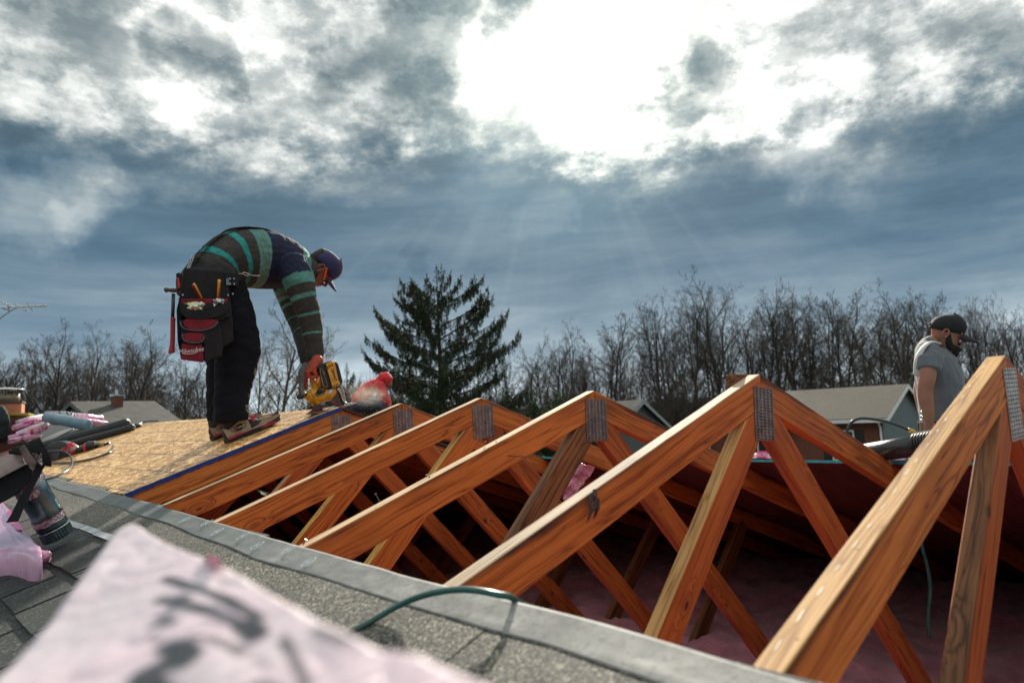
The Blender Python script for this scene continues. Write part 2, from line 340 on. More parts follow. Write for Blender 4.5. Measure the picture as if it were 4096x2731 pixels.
def granule(name, cols, scale=420, rough=.75, big=.3):
    m, t, b = newmat(name); oc = t.add('ShaderNodeTexCoord').outputs['Object']; rnd = t.add('ShaderNodeObjectInfo').outputs['Random']
    vo = t.add('ShaderNodeTexVoronoi', {'Vector': oc, 'Scale': scale}); r = t.add('ShaderNodeSeparateColor', {0: vo.outputs['Color']}).outputs[0]
    col = t.ramp(r, cols, 'CONSTANT')
    col = t.mix(t.mr(t.noise(oc, 5, 4), .4, .75, 0, big), col, (.012, .018, .018))
    col = t.mix(t.math('MULTIPLY', rnd, .35), col, (.02, .028, .028))
    t.l.new(col, b.inputs['Base Color']); b.inputs['Roughness'].default_value = rough; b.inputs['Specular IOR Level'].default_value = .55
    bp = t.add('ShaderNodeBump', {'Height': r, 'Strength': .7, 'Distance': .0015}); t.l.new(bp.outputs[0], b.inputs['Normal']); return m
SHD = granule('shingle_granules_dark', [(0, (.006, .010, .011)), (.32, (.008, .014, .014)), (.66, (.018, .027, .026)), (.88, (.06, .07, .055)), (.955, (.24, .23, .18))], 300)
SHL = granule('shingle_granules_light', [(0, (.010, .014, .014)), (.30, (.06, .065, .055)), (.52, (.13, .125, .10)), (.76, (.27, .25, .19)), (.93, (.52, .49, .38))], 340, big=.5)
TAPE = pm('white_release_tape', (.52, .55, .56), .45, scale=14, col2=(.30, .33, .34))
def felt_mat():
    m, t, b = newmat('grey_underlayment'); oc = t.add('ShaderNodeTexCoord').outputs['Object']
    n = t.noise(t.vmath('MULTIPLY', oc, (1, .7, 1)), 22, 5, .6); big = t.noise(oc, 3.2, 4, .6)
    col = t.mix(t.mr(n, .35, .7), (.32, .325, .31), (.14, .15, .145))
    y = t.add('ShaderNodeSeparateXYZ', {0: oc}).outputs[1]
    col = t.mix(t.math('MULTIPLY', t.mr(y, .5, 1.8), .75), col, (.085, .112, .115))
    col = t.mix(t.mr(big, .5, .7, 0, .4), col, (.10, .11, .11))
    col = t.mix(t.mr(t.noise(oc, 90, 4, .7), .52, .66, 0, .55), col, (.06, .07, .07))
    wv = t.math('PINGPONG', t.math('MULTIPLY', y, 330), 1.0)
    t.l.new(col, b.inputs['Base Color']); b.inputs['Roughness'].default_value = .7; b.inputs['Specular IOR Level'].default_value = .3
    h = t.math('ADD', t.math('MULTIPLY', wv, .12), n)
    bp = t.add('ShaderNodeBump', {'Height': h, 'Strength': .3, 'Distance': .004}); t.l.new(bp.outputs[0], b.inputs['Normal']); return m
FELT = felt_mat()
def plastic_wrap(name, c1, c2, c3, scale=5, prints=0.0, bump=.6, rough=.24):
    m, t, b = newmat(name); oc = t.add('ShaderNodeTexCoord').outputs['Object']
    n = t.noise(oc, scale, 4, .6, .8); n2 = t.noise(t.vmath('ADD', oc, (3, 4, 5)), scale*2.3, 4, .6)
    col = t.mix(t.mr(n, .3, .7), c1, c2); col = t.mix(t.mr(n2, .62, .66, 0, .0 if not c3 else .8), col, c3 or c1)
    if prints:
        s = t.vmath('MULTIPLY', oc, (14, 60, 60)); vo = t.add('ShaderNodeTexVoronoi', {'Vector': s, 'Scale': 1.0}); 
        k = t.add('ShaderNodeSeparateColor', {0: vo.outputs['Color']}).outputs[0]
        ln = t.math('MULTIPLY', t.mr(k, .5, .52), t.mr(t.noise(oc, 7, 1), .5, .54, 0, prints)); col = t.mix(ln, col, (.05, .02, .04))
    t.l.new(col, b.inputs['Base Color']); b.inputs['Roughness'].default_value = rough; b.inputs['Coat Weight'].default_value = .4; b.inputs['Coat Roughness'].default_value = .12
    bp = t.add('ShaderNodeBump', {'Height': t.noise(t.vmath('MULTIPLY', oc, (1, 3, 1)), scale*4, 4, .6, 1.0), 'Strength': bump, 'Distance': .012}); t.l.new(bp.outputs[0], b.inputs['Normal']); return m
PINK = plastic_wrap('pink_wrapper', (.72, .30, .48), (.78, .45, .60), None, 6, .8)
PINKP = plastic_wrap('pale_pink_wrapper', (.80, .62, .70), (.86, .76, .80), None, 9, 0, bump=.5, rough=.3)
MAG = pm('magenta_print', (.62, .03, .22), .35, scale=20, coat=.4)
INS = pm('pink_fibreglass', (.80, .34, .42), .95, scale=7, col2=(.42, .13, .19), bump=1.0, bscale=38, sheen=.3)
BRICK = pm('red_brick', (.22, .075, .045), .85, scale=14, col2=(.12, .045, .03), bump=.5, bscale=50)
MORTAR = pm('grey_mortar', (.16, .14, .12), .9, scale=30, bump=.5)
CLAY = pm('clay_flue', (.52, .20, .11), .8, scale=8, bump=.2)
MOSS = pm('yellow_moss', (.32, .24, .03), .95, scale=20, bump=.8)
GRASS = pm('ground_grass', (.050, .062, .022), .95, scale=.35, col2=(.095, .075, .040), bump=.6, bscale=3)
BARK = pm('bare_bark', (.044, .036, .028), .9, scale=1.2, col2=(.034, .027, .022))
BARKL = pm('bare_bark_pale', (.115, .088, .062), .9, scale=1.2, col2=(.060, .045, .034))
TWIG = pm('bare_twigs', (.050, .040, .030), .9, scale=.8, col2=(.045, .034, .027))
TWIGL = pm('budding_twigs', (.16, .115, .065), .9, scale=.8, col2=(.09, .065, .04))
TWIGG = pm('greening_twigs', (.10, .11, .045), .9, scale=.8, col2=(.06, .06, .03))
# ------------------------------------------------------------------ ground
mb = MB(); mb.add([(-700,-700,-4.0),(700,-700,-4.0),(700,700,-4.0),(-700,700,-4.0)], [(0,1,2,3)])
tag(mb.build('ground', GRASS), kind='structure')
# ------------------------------------------------------------------ roof trusses
def board(name, poly, y0, th, parent, mats, bevel=.0018, lab=None):
    a, b = poly[0], poly[1]; X = Vector((b[0]-a[0], 0, b[1]-a[1])).normalized(); Z = Vector((-X.z, 0, X.x))
    if Z.z < 0: Z = -Z
    mw = frame((a[0], y0, a[1]), X, z=Z); inv = mw.inverted(); n = len(poly)
    v = [inv @ Vector((p[0], y0, p[1])) for p in poly] + [inv @ Vector((p[0], y0+th, p[1])) for p in poly]
    f = [tuple(range(n)), tuple(reversed(range(n, 2*n)))] + [(i, n+i, n+(i+1) % n, (i+1) % n) for i in range(n)]
    me = mesh(name, v, f); bm = bmesh.new(); bm.from_mesh(me)
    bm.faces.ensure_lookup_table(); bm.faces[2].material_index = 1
    bmesh.ops.recalc_face_normals(bm, faces=bm.faces); bm.to_mesh(me); bm.free()
    for m in mats: me.materials.append(m)
    o = link(name, me, parent, None, mw)
    if bevel:
        bv = o.modifiers.new('bevel', 'BEVEL'); bv.width = bevel; bv.segments = 1; bv.limit_method = 'ANGLE'
    if lab: o['label'] = lab
    return o
def plate_mesh(w, h, nx, ny):
    xs = [0]; ys = [0]
    for i in range(nx): a = w*(i+.5)/nx; xs += [a-w*.29/nx, a+w*.29/nx]
    for j in range(ny): a = h*(j+.5)/ny; ys += [a-h*.27/ny, a+h*.27/ny]
    xs.append(w); ys.append(h); v = []; f = []
    for k in (0, 1):
        for y in ys:
            for x in xs: v.append((x-w/2, (k-1)*.0016, y-h))
    NX = len(xs); NY = len(ys); o2 = NX*NY
    hole = lambda i, j: i % 2 == 1 and j % 2 == 1
    for j in range(NY-1):
        for i in range(NX-1):
            if hole(i, j):                                          # slot walls
                q = (j*NX+i, j*NX+i+1, (j+1)*NX+i+1, (j+1)*NX+i)
                for a, b in ((0,1),(1,2),(2,3),(3,0)): f.append((q[a], q[b], o2+q[b], o2+q[a]))
            else:
                f.append((j*NX+i, j*NX+i+1, (j+1)*NX+i+1, (j+1)*NX+i))
    for j in range(NY-1): f.append((j*NX, (j+1)*NX, o2+(j+1)*NX, o2+j*NX)); f.append((j*NX+NX-1, (j+1)*NX+NX-1, o2+(j+1)*NX+NX-1, o2+j*NX+NX-1))
    for i in range(NX-1): f.append((i, i+1, o2+i+1, o2+i)); f.append(((NY-1)*NX+i, (NY-1)*NX+i+1, o2+(NY-1)*NX+i+1, o2+(NY-1)*NX+i))
    return mesh('gusset_plate', v, f)
JY = {6: -.0053, 5: -.0154, 4: .0072, 3: .0172, 2: .0060, 1: -.0098}
JZ = {6: .0006, 5: .0039, 4: -.0065, 3: .0004, 2: .0046, 1: -.003}
def ty(n): return (6-n)*.6096 + JY.get(n, 0)
D = .089*math.sqrt(1+M*M); TH = .038; HS = 4.0; ZB = -1.46
PLATE = {6: (.108, .162, 5, 17, -.030, .004, R(1.5), GALVB), 5: (.108, .152, 5, 17, -.040, .006, R(-5), GALV), 4: (.112, .146, 6, 17, -.032, .000, R(-1), GALV),
         3: (.112, .138, 6, 15, -.032, -.002, R(1), GALV), 2: (.112, .135, 6, 14, -.030, .002, R(2), GALV), 1: (.112, .135, 6, 14, -.030, .0, 0, GALV)}
TLAB = {6: 'nearest roof truss, golden pine, its top edge dotted with pale staple scars', 5: 'second nearest roof truss with a splintered black gouge in its left chord',
        4: 'roof truss third from the right, its square plate in front of the distant grey siding', 3: 'roof truss peaking before the dark spruce, a bent nail in its top edge',
        2: 'roof truss whose peak stands just right of the red jacketed worker', 1: 'roof truss directly under the circular saw, carrying the blue edged board'}
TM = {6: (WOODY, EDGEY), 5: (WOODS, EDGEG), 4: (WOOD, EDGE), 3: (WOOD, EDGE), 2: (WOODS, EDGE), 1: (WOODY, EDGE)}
def web(y0, xa, za, xb, zb, w, parent, mats, name='web', cut=True):
    d = Vector((xb-xa, 0, zb-za)).normalized(); nrm = Vector((d.z, 0, -d.x)); s = 1 if nrm.z > 0 else -1; nrm *= s*w/2
    a, b = Vector((xa, 0, za)), Vector((xb, 0, zb))
    p = [a+nrm, b+nrm, b-nrm, a-nrm]
    return board(name, [(q.x, q.z) for q in p], y0, TH, parent, mats)
for n in range(6, -5, -1):
    y0 = ty(n); z0 = JZ.get(n, 0)
    lab = TLAB.get(n, 'roof truss hidden in the dark attic beyond the sheathed part of the roof')
    T = empty('roof_truss', (0, y0, z0), lab, 'roof truss', 'roof trusses in a row along the ridge')
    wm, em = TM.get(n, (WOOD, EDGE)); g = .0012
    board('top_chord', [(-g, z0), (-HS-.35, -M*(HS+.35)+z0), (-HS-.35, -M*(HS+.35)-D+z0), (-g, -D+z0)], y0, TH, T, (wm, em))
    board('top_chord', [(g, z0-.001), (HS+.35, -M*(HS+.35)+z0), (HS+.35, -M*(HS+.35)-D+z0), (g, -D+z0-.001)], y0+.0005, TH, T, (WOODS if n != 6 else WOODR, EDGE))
    board('bottom_chord', [(-3.7, ZB), (3.7, ZB), (3.7, ZB-.089), (-3.7, ZB-.089)], y0, TH, T, (WOOD, EDGE))
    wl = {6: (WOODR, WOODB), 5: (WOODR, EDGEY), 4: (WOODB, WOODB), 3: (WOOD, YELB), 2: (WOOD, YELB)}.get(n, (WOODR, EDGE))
    # webs meet the chord underside beside the peak and run down to the bottom chord
    sl = (1.30-.055)/(abs(ZB)-.12)
    def webpoly(sgn, w=.089):
        k = (1.33-.02)/(abs(ZB)-D-.06); ln = math.hypot(1, k); nx = w*ln; z1_ = -D-.062+z0              # inner edge meets the centre line just under the chords
        zo = -D+z0-.002; xo = (nx+(z1_-zo)*k)
        for _ in range(20): xo = nx+(z1_-zo)*k; zo = -M*xo-D-.002+z0
        g_ = .0008
        return [(xo*sgn, zo), ((nx+(z1_-ZB)*k)*sgn, ZB), ((z1_-ZB)*k*sgn, ZB), (g_*sgn, z1_), (g_*sgn, -D-.002+z0)]
    if n == 6:
        # the nearest truss: a broad face of incised brown timber falls almost straight from the plate
        board('web', webpoly(-1), y0, TH, T, wl)
        board('web', webpoly(1), y0, TH, T, (WOODR, EDGE))
    else:
        board('web', webpoly(-1), y0, TH, T, wl)
        board('web', webpoly(1), y0, TH, T, (WOODR, WOODR))
    for s in (-1, 1):
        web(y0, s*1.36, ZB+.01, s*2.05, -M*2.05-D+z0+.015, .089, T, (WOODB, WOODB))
    if n in PLATE:
        w, h, nx, ny, dz, dx, rot, pmat = PLATE[n]; pmx = plate_mesh(w, h, nx, ny); pmx.materials.append(pmat)
        mw = Matrix.Translation((dx, y0-.0016, z0+dz)) @ Matrix.Rotation(-rot, 4, 'Y')
        link('gusset_plate', pmx, T, None, mw)
# a brown block nailed behind the second peak, and splinters in its gouge
blk = empty('wood_block', (0, ty(5)+.05, .0), 'small rough brown wood block behind the peak of the second truss', 'wood block')
mb = MB(); mb.box(-.045, .045, 0, .036, -.09, .012); mb.build('block', WOODB, blk, bevel=.003, mw=Matrix.Translation((-.012, ty(5)+.044, -.005)))
t5 = [o for o in COL.objects if o.name.startswith('roof_truss') and abs(o.location.y-ty(5)) < .01][0]
t6 = [o for o in COL.objects if o.name.startswith('roof_truss') and abs(o.location.y-ty(6)) < .01][0]
t3 = [o for o in COL.objects if o.name.startswith('roof_truss') and abs(o.location.y-ty(3)) < .01][0]
t4 = [o for o in COL.objects if o.name.startswith('roof_truss') and abs(o.location.y-ty(4)) < .01][0]
SPL = pm('charred_splinter', (.05, .035, .028), .8, scale=60, bump=.5)
c0 = atY(2368, 1985, ty(5)-.004); mb = MB()
for i in range(9):
    a = c0 + Vector((random.uniform(-.018, .012), -.004-random.random()*.010, random.uniform(-.01, .014))); l = random.uniform(.02, .055)
    mb.tube([a, a+Vector((-.004-random.random()*.006, -.006, -l*.5)), a+Vector((-.010-random.random()*.01, -.002, -l))], [.004, .003, .0006], 5)
o = mb.build('splinters', SPL, t5); o['label'] = 'black splintered gouge'
def nails(trs, pts, y, up=True):
    for (px, py, l, ax) in pts:
        p = onroof(px, py, .0) ; mb = MB(); d = Vector(ax).normalized()
        mb.tube([p, p+d*l], .0016, 6); mb.tube([p+d*l, p+d*(l+.0012)], .0038, 8)
        mb.build('nail', NAILM, trs)
nails(t3, [(1517, 2003, .022, (-.5, 0, .9)), (1707, 1908, .006, (0, 0, 1)), (1717, 1911, .006, (0, 0, 1)), (1985, 1770, .004, (0, 0, 1))], 0)
nails(t4, [(1212, 2178, .014, (.3, -.4, .8)), (1942, 1771, .003, (0, 0, 1))], 0)
p = atY(2028, 1821, ty(4)); MBn = MB().tube([p+Vector((0, .01, 0)), p+Vector((.035, -.052, -.006))], .0019, 6); MBn.build('nail', NAILM, t4)
# staple scars and gouges along the top edge of the nearest truss
sp = [(3600+x/3.135, 1350+y/3.135) for x, y in [(1120,270),(1050,370),(965,495),(875,615),(785,745),(685,880),(580,1030),(475,1170),(345,1350)]]
sp += [(3300+x/2.24, 1700+y/2.24) for x, y in [(820,320),(735,430),(630,590),(515,740),(395,910),(270,1075),(115,1280)]]
sp += [(2900+x/3.638, 2300+y/3.638) for x, y in [(1390,240),(1100,600),(770,1030)]]
rf = random.Random(3)
for x, y in sp:
    p = onroof(x, y, .0); l = rf.uniform(.007, .017); w = rf.uniform(.0011, .0019); a = rf.uniform(-.25, .1)
    X = Vector((-math.cos(a), -math.sin(a)*.6, -M*math.cos(a))).normalized(); fr = frame(p, X, z=(-M, 0, 1))
    mb = MB(); mb.prism([(-l, -w*.2), (-l*.4, -w), (l*.7, -w*.7), (l, w*.2), (l*.3, w), (-l*.8, w*.6)], -.001, .0012, mw=Matrix.Identity(4))
    mb.build('staple_scar', STAPLE, t6, mw=fr)
for x, y, s in [(3600+1070/3.135, 1350+403/3.135, .004), (3600+880/3.135, 1350+665/3.135, .005), (3600+980/3.135, 1350+668/3.135, .005), (3600+690/3.135, 1350+1095/3.135, .005), (3600+275/3.135, 1350+1505/3.135, .007), (3300+665/2.24, 1700+632/2.24, .007), (3300+265/2.24, 1700+1125/2.24, .008), (2900+1010/3.638, 2300+950/3.638, .007)]:
    p = onroof(x, y, .0); fr = frame(p, (-.5, .7, -.2), z=(-M, 0, 1)); mb = MB()
    mb.prism([(-s, 0), (-s*.3, -s*.35), (s, -s*.1), (s*.4, s*.4)], -.0005, .0008); mb.build('gouge', SPL, t6, mw=fr)
# ------------------------------------------------------------------ decks
def slope_mw(x, y, off, side=-1):                                      # local x up the slope (left) or down (right), local y along the ridge
    if side < 0: return frame((x, y, M*x+off), (1, 0, M), z=(-M, 0, 1))
    return frame((x, y, -M*x+off), (1, 0, -M), z=(M, 0, 1))
CS = math.sqrt(1+M*M)
deck = empty('new_roof_deck', (0, 3.05, 0), 'golden strand board sheathing on the far part of the left slope', 'roof deck', kind='structure')
def panel(name, x0, x1, y0, y1, off, th, parent, mats, side=-1, edge_face=None):
    mw = slope_mw(x0, y0, off, side); w = (x1-x0)*CS; h = y1-y0; mb = MB(); nx, ny = 10, 20; v = []; f = []
    mb.box(0, w, 0, h, 0, th); me_i = {3: 5, 'y0': 2, 'x0': 5}
    o = mb.build(name, mats, parent, mw=mw)
    if edge_face is not None:
        for k in edge_face: o.data.polygons[k].material_index = 1
    return o
for i, ya in enumerate((3.034, 5.474)):
    panel('osb_panel', -1.052, .004+.01*(i == 1), ya, min(ya+2.436, 12.3), .0005, .0112, deck, (OSB, BLUE), edge_face=[2])
# sloppy blue spray along the cut edge
mb = MB(); rs = random.Random(5); mwp = slope_mw(-1.052, 3.034, .0005)
N = 90; wl_ = 1.056*CS; v = []; f = []
for i in range(N+1):
    x = wl_*i/N; up = .003+rs.random()*.006; dn = -.004-rs.random()*.006
    v += [(x, -.0012, dn), (x, -.0012, .0128), (x, up, .0128)]
for i in range(N):
    a = 3*i; f += [(a, a+3, a+4, a+1), (a+1, a+4, a+5, a+2)]
mb.add(v, f); mb.build('blue_edge', BLUE, deck, mw=mwp)
darkfelt = MB(); darkfelt.add([(0,0,0),(1.05*CS,0,0),(1.05*CS,4.38,0),(0,4.38,0)], [(0,1,2,3)])
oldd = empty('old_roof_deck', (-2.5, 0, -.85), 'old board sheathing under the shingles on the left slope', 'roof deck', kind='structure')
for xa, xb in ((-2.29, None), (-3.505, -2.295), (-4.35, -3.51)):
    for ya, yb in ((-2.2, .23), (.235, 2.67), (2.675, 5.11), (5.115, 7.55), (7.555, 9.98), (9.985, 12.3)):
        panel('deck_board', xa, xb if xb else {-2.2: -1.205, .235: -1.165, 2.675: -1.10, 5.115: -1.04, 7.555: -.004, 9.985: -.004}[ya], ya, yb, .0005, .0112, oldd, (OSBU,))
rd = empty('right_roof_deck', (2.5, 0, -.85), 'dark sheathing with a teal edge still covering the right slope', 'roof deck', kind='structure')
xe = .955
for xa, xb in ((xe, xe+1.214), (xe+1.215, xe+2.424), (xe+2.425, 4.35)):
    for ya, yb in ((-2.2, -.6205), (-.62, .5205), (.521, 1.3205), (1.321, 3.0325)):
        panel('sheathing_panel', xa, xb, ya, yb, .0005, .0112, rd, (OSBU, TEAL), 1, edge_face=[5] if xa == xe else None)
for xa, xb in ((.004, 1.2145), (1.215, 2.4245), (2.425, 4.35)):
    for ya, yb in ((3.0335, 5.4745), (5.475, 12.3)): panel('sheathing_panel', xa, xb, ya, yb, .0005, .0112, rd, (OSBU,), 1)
# felt over the right deck
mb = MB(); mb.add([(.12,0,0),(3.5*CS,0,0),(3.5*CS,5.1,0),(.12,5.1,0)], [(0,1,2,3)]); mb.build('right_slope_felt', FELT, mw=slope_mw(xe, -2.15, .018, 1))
tag(bpy.data.objects['right_slope_felt'], 'grey felt covering the sheathing of the right slope', 'felt', kind='structure')
# ------------------------------------------------------------------ attic, walls
NXI, NYI = 200, 230; xs = np.linspace(-4.2, 4.2, NXI); ys = np.linspace(-2.2, 12.2, NYI); v = []
for y in ys:
    for x in xs:
        q = Vector((x, y, 0)); n = mnoise.noise(q*2.1)*.06 + mnoise.noise(q*6.3)*.05 + abs(mnoise.noise(q*13))*.05
        v.append((x, y, min(-1.34+n, -M*abs(x)-.02)))
f = [(j*NXI+i, j*NXI+i+1, (j+1)*NXI+i+1, (j+1)*NXI+i) for j in range(NYI-1) for i in range(NXI-1)]
o = link('insulation', mesh('insulation', v, f, True), None, INS)
tag(o, 'fluffy dark pink fibreglass insulation lying over the attic floor', 'insulation', kind='stuff')
wall = empty('house_walls', (0, 3.5, -4), 'brick walls of the house under the opened roof', 'wall', kind='structure')
mb = MB()
for x0, x1, y0, y1 in ((-4.02, -3.9, -2.2, 9.3), (3.9, 4.02, -2.2, 9.3), (-3.9, 3.9, -2.32, -2.2), (-3.9, 3.9, 12.3, 12.42)): mb.box(x0, x1, y0, y1, -4.0, -1.47)
mb.build('wall', BRICK, wall)
mb = MB()
for yy in (-2.26, 12.24):                                                # gable ends
    mb.add([(-4.1, yy, -1.46), (4.1, yy, -1.46), (0, yy, -.03), (-4.1, yy+.05, -1.46), (4.1, yy+.05, -1.46), (0, yy+.05, -.03)], [(0,1,2), (5,4,3), (0,3,4,1), (1,4,5,2), (2,5,3,0)])
for s in (-1, 1): mb.box(min(s*4.3, s*4.36), max(s*4.3, s*4.36), -2.2, 12.3, -1.62, -1.47)
mb.build('gable_end', OSBU, wall)
mb = MB(); mb.box(-4.35, 4.35, -2.2, 12.3, -1.60, -1.585); mb.build('ceiling', OSBU, wall)
# ------------------------------------------------------------------ grey underlayment strip
def edge_px(pts, off):
    out = []
    for x, y in pts: p = onroof(x, y, off); out.append((p.y, p.x))
    return sorted(out)
tpx_ = [(100,1090),(190,1112),(290,1137),(500,1195),(700,1253),(1030,1338),(1190,1380),(1740,1525),(1900,1568)]
TOPX = edge_px([(x*K, y*K) for x, y in tpx_], .0235); TOPX = [(-2.2, TOPX[0][1]-.06)]+TOPX+[(6.6, -.93)]
BOTX = edge_px([(500,2040),(738,2119),(1010,2234),(1300,2315),(1657,2431),(1955,2520),(2193,2580),(2610,2729)], .017); BOTX = [(-2.2, BOTX[0][1]-.07), (-.6, BOTX[0][1]-.02)]+BOTX+[(4.0,-1.12),(5.4,-1.075),(6.6,-1.03)]
def interp(t, y):
    for (a, xa), (b, xb) in zip(t, t[1:]):
        if y <= b: return xa+(xb-xa)*(y-a)/(b-a)
    return t[-1][1]
v = []; f = []; NY, NX = 520, 14; rr = random.Random(2)
for j in range(NY+1):
    y = -2.2+8.6*j/NY; a = interp(TOPX, y); b = interp(BOTX, y)
    a += mnoise.noise(Vector((y*2.3, 1, 0)))*.008; b += mnoise.noise(Vector((y*3.1, 7, 0)))*.008
    for i in range(NX+1):
        t = i/NX; x = b+(a-b)*t
        w = mnoise.noise(Vector((x*14, y*3.2, 0)))*.006+mnoise.noise(Vector((x*30, y*9, 3)))*.0025
        lift = .0165+max(0, w)*.6 + max(0, mnoise.noise(Vector((y*1.3, 5, 0))))*.008*t
        if t < .12: lift = .0165+abs(w)*.3
        v.append(L(x, y, lift))
f = [(j*(NX+1)+i, j*(NX+1)+i+1, (j+1)*(NX+1)+i+1, (j+1)*(NX+1)+i) for j in range(NY) for i in range(NX)]
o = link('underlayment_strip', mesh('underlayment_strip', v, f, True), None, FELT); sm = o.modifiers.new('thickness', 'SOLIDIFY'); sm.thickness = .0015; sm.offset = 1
tag(o, 'wrinkled grey underlayment strip running along the edge of the roof opening', 'underlayment')
US = o
PRN = pm('faint_print', (.55, .62, .64), .5)
for q in [(700,670),(960,705),(1085,810),(1385,860),(1555,970),(1920,1020),(2160,1165)]+[(q0,q1) for q0, q1 in ((2*1300-2600+2352+160, 1210),)][:0]:
    c = onroof(500+q[0]/2.94, 1850+q[1]/2.94, .0255); fr = frame(c, (1, .55, M), z=(-M, 0, 1)); mb = MB()
    for s in (-1, 1):                                                   # an oval of two strokes round a leaf-like mark
        pts = [(.020*math.cos(a), s*(.004+.006*math.sin(a)), 0) for a in [math.pi*k/8 for k in range(9)]]
        mb.tube(pts, .0010, 4)
    mb.tube([(-.008, -.003, 0), (0, .004, 0), (.008, -.002, 0), (-.003, -.001, 0)], .0010, 4)
    mb.build('printed_mark', PRN, US, mw=fr)
# ------------------------------------------------------------------ shingles
sh = empty('shingle_field', (-2, 2, -.68), 'old asphalt shingles on the left slope below the underlayment', 'shingles', kind='structure')
def shingle_me(name, seed, light=False, HL=.165):
    r = random.Random(seed); mb = MB(); Wd = .976; H = .30*CS; E = .148*CS
    th = .004
    if light: mb.add(*([(0,0,0),(HL,0,0),(HL,Wd,0),(0,Wd,0),(0,0,th),(HL,0,th),(HL,Wd,th),(0,Wd,th)], BF)); return mb.me(name)
    mb.add([(E,0,0),(H,0,-.006),(H,Wd,-.006),(E,Wd,0),(E,0,th),(H,0,th-.006),(H,Wd,th-.006),(E,Wd,th)], BF)
    n = 4; y = 0
    for k in range(n):
        w = Wd/n; a = y+.0022; b = y+w-.0022; l = r.uniform(-.002, .002); z = r.uniform(0, .0015); s = E if k % 1 == 0 else E
        mb.add([(l,a,.006+z),(s,a,0),(s,b,0),(l,b,.006+z),(l,a,.006+z+th),(s,a,th),(s,b,th),(l,b,.006+z+th)], BF); y += w
        if r.random() < .55:                                             # laminated double layer
            aa, bb = a+r.uniform(0, .03), b-r.uniform(0, .05)
            mb.add([(l+.001,aa,.0062+z+th),(s-.02,aa,th),(s-.02,bb,th),(l+.001,bb,.0062+z+th),(l+.001,aa,.009+z+th),(s-.02,aa,.003+th),(s-.02,bb,.003+th),(l+.001,bb,.009+z+th)], BF)
    return mb.me(name)
sms = [shingle_me('shingle', 10+i) for i in range(4)]
for m_ in sms: m_.materials.append(SHD)
sls = [shingle_me('starter_shingle', 1, True, h_) for h_ in (.165, .225, .245, .29, .33)]
for sl_ in sls: sl_.materials.append(SHL)
mb = MB(); Wd = .976
for k in range(9):                                                       # light strip right under the underlayment
    ya = -2.18+ (.41+.9*0) % .976*0 + k*.98 - ( -2.18 - (.412-3*.98)) ; 
    o = link('shingle', sls[max(0, min(4, k-3))], sh, None, slope_mw(-1.336+(.02 if k > 4 else 0), .412+(k-3)*.98, .0125+.0004*(k % 2)))
row = 0
x = -1.462
while x > -3.2:
    for k in range(13):
        ya = 2.139+(k-5)*.98+(row % 2)*.244+.12*((row*7) % 3)
        if ya > 11.2: continue
        link('shingle', sms[(row*3+k*5) % 4], sh, None, slope_mw(x, ya, .0125))
    x -= .148; row += 1
mb = MB(); rr = random.Random(8)
while x > -4.3:
    for k in range(12): ya = -2.2+k*.98; mb.add([(0,ya,.0),(.30*CS,ya,-.006),(.30*CS,ya+.97,-.006),(0,ya+.97,.0),(0,ya,.010),(.30*CS,ya,-.002),(.30*CS,ya+.97,-.002),(0,ya+.97,.010)], BF, mw=slope_mw(x, 0, .0125))
    x -= .148
o = mb.build('lower_shingles', SHD, sh); o['kind'] = 'stuff'
# white release tape along the top row of dark shingles
tp = MB(); rr = random.Random(4)
ya = 2.12
while ya < 2.95:
    l = rr.uniform(.22, .36); a = L(-1.314+rr.uniform(-.002, .002), ya, .0235); 
    tp.add([a, a+Vector((.024, 0, .028*M)), a+Vector((.024+rr.uniform(-.003,.003), l, .024*M)), a+Vector((rr.uniform(-.003,.003), l, 0))], [(0,1,2,3)]); ya += l+.003
o = tp.build('release_tape', TAPE); sm = o.modifiers.new('t', 'SOLIDIFY'); sm.thickness = .0008
tag(o, 'white release tape strip stuck along the top row of dark shingles', 'tape')
# ------------------------------------------------------------------ trees
def segs_mesh(name, P0, P1, R0, R1, n):
    P0 = np.array(P0); P1 = np.array(P1); R0 = np.array(R0)[:, None]; R1 = np.array(R1)[:, None]
    d = P1-P0; d /= np.linalg.norm(d, axis=1)[:, None]+1e-9
    h = np.where(np.abs(d[:, 2:3]) < .9, np.array([[0, 0, 1.]]), np.array([[1., 0, 0]]))
    a = np.cross(d, h); a /= np.linalg.norm(a, axis=1)[:, None]; b = np.cross(d, a)
    V = []
    for k in range(n):
        t = 2*math.pi*k/n; o = a*math.cos(t)+b*math.sin(t); V.append(P0+o*R0); V.append(P1+o*R1)
    V = np.stack(V, 1); S = len(P0); V = V.reshape(-1, 3)
    base = (np.arange(S)*2*n)[:, None]; F = []
    for k in range(n):
        k2 = (k+1) % n; F.append(base+np.array([[2*k, 2*k2, 2*k2+1, 2*k+1]]))
    F = np.stack(F, 1).reshape(-1, 4)
    return np_mesh(name, V, F)
def np_mesh(name, V, F, smooth=False):
    me = bpy.data.meshes.new(name); nv, nf, k = len(V), len(F), F.shape[1]
    me.vertices.add(nv); me.vertices.foreach_set('co', V.astype(np.float32).ravel())
    me.loops.add(nf*k); me.loops.foreach_set('vertex_index', F.astype(np.int32).ravel())
    me.polygons.add(nf); me.polygons.foreach_set('loop_start', (np.arange(nf)*k).astype(np.int32)); me.polygons.foreach_set('loop_total', np.full(nf, k, np.int32))
    if smooth: me.polygons.foreach_set('use_smooth', np.ones(nf, bool))
    me.update(); me.validate(); return me
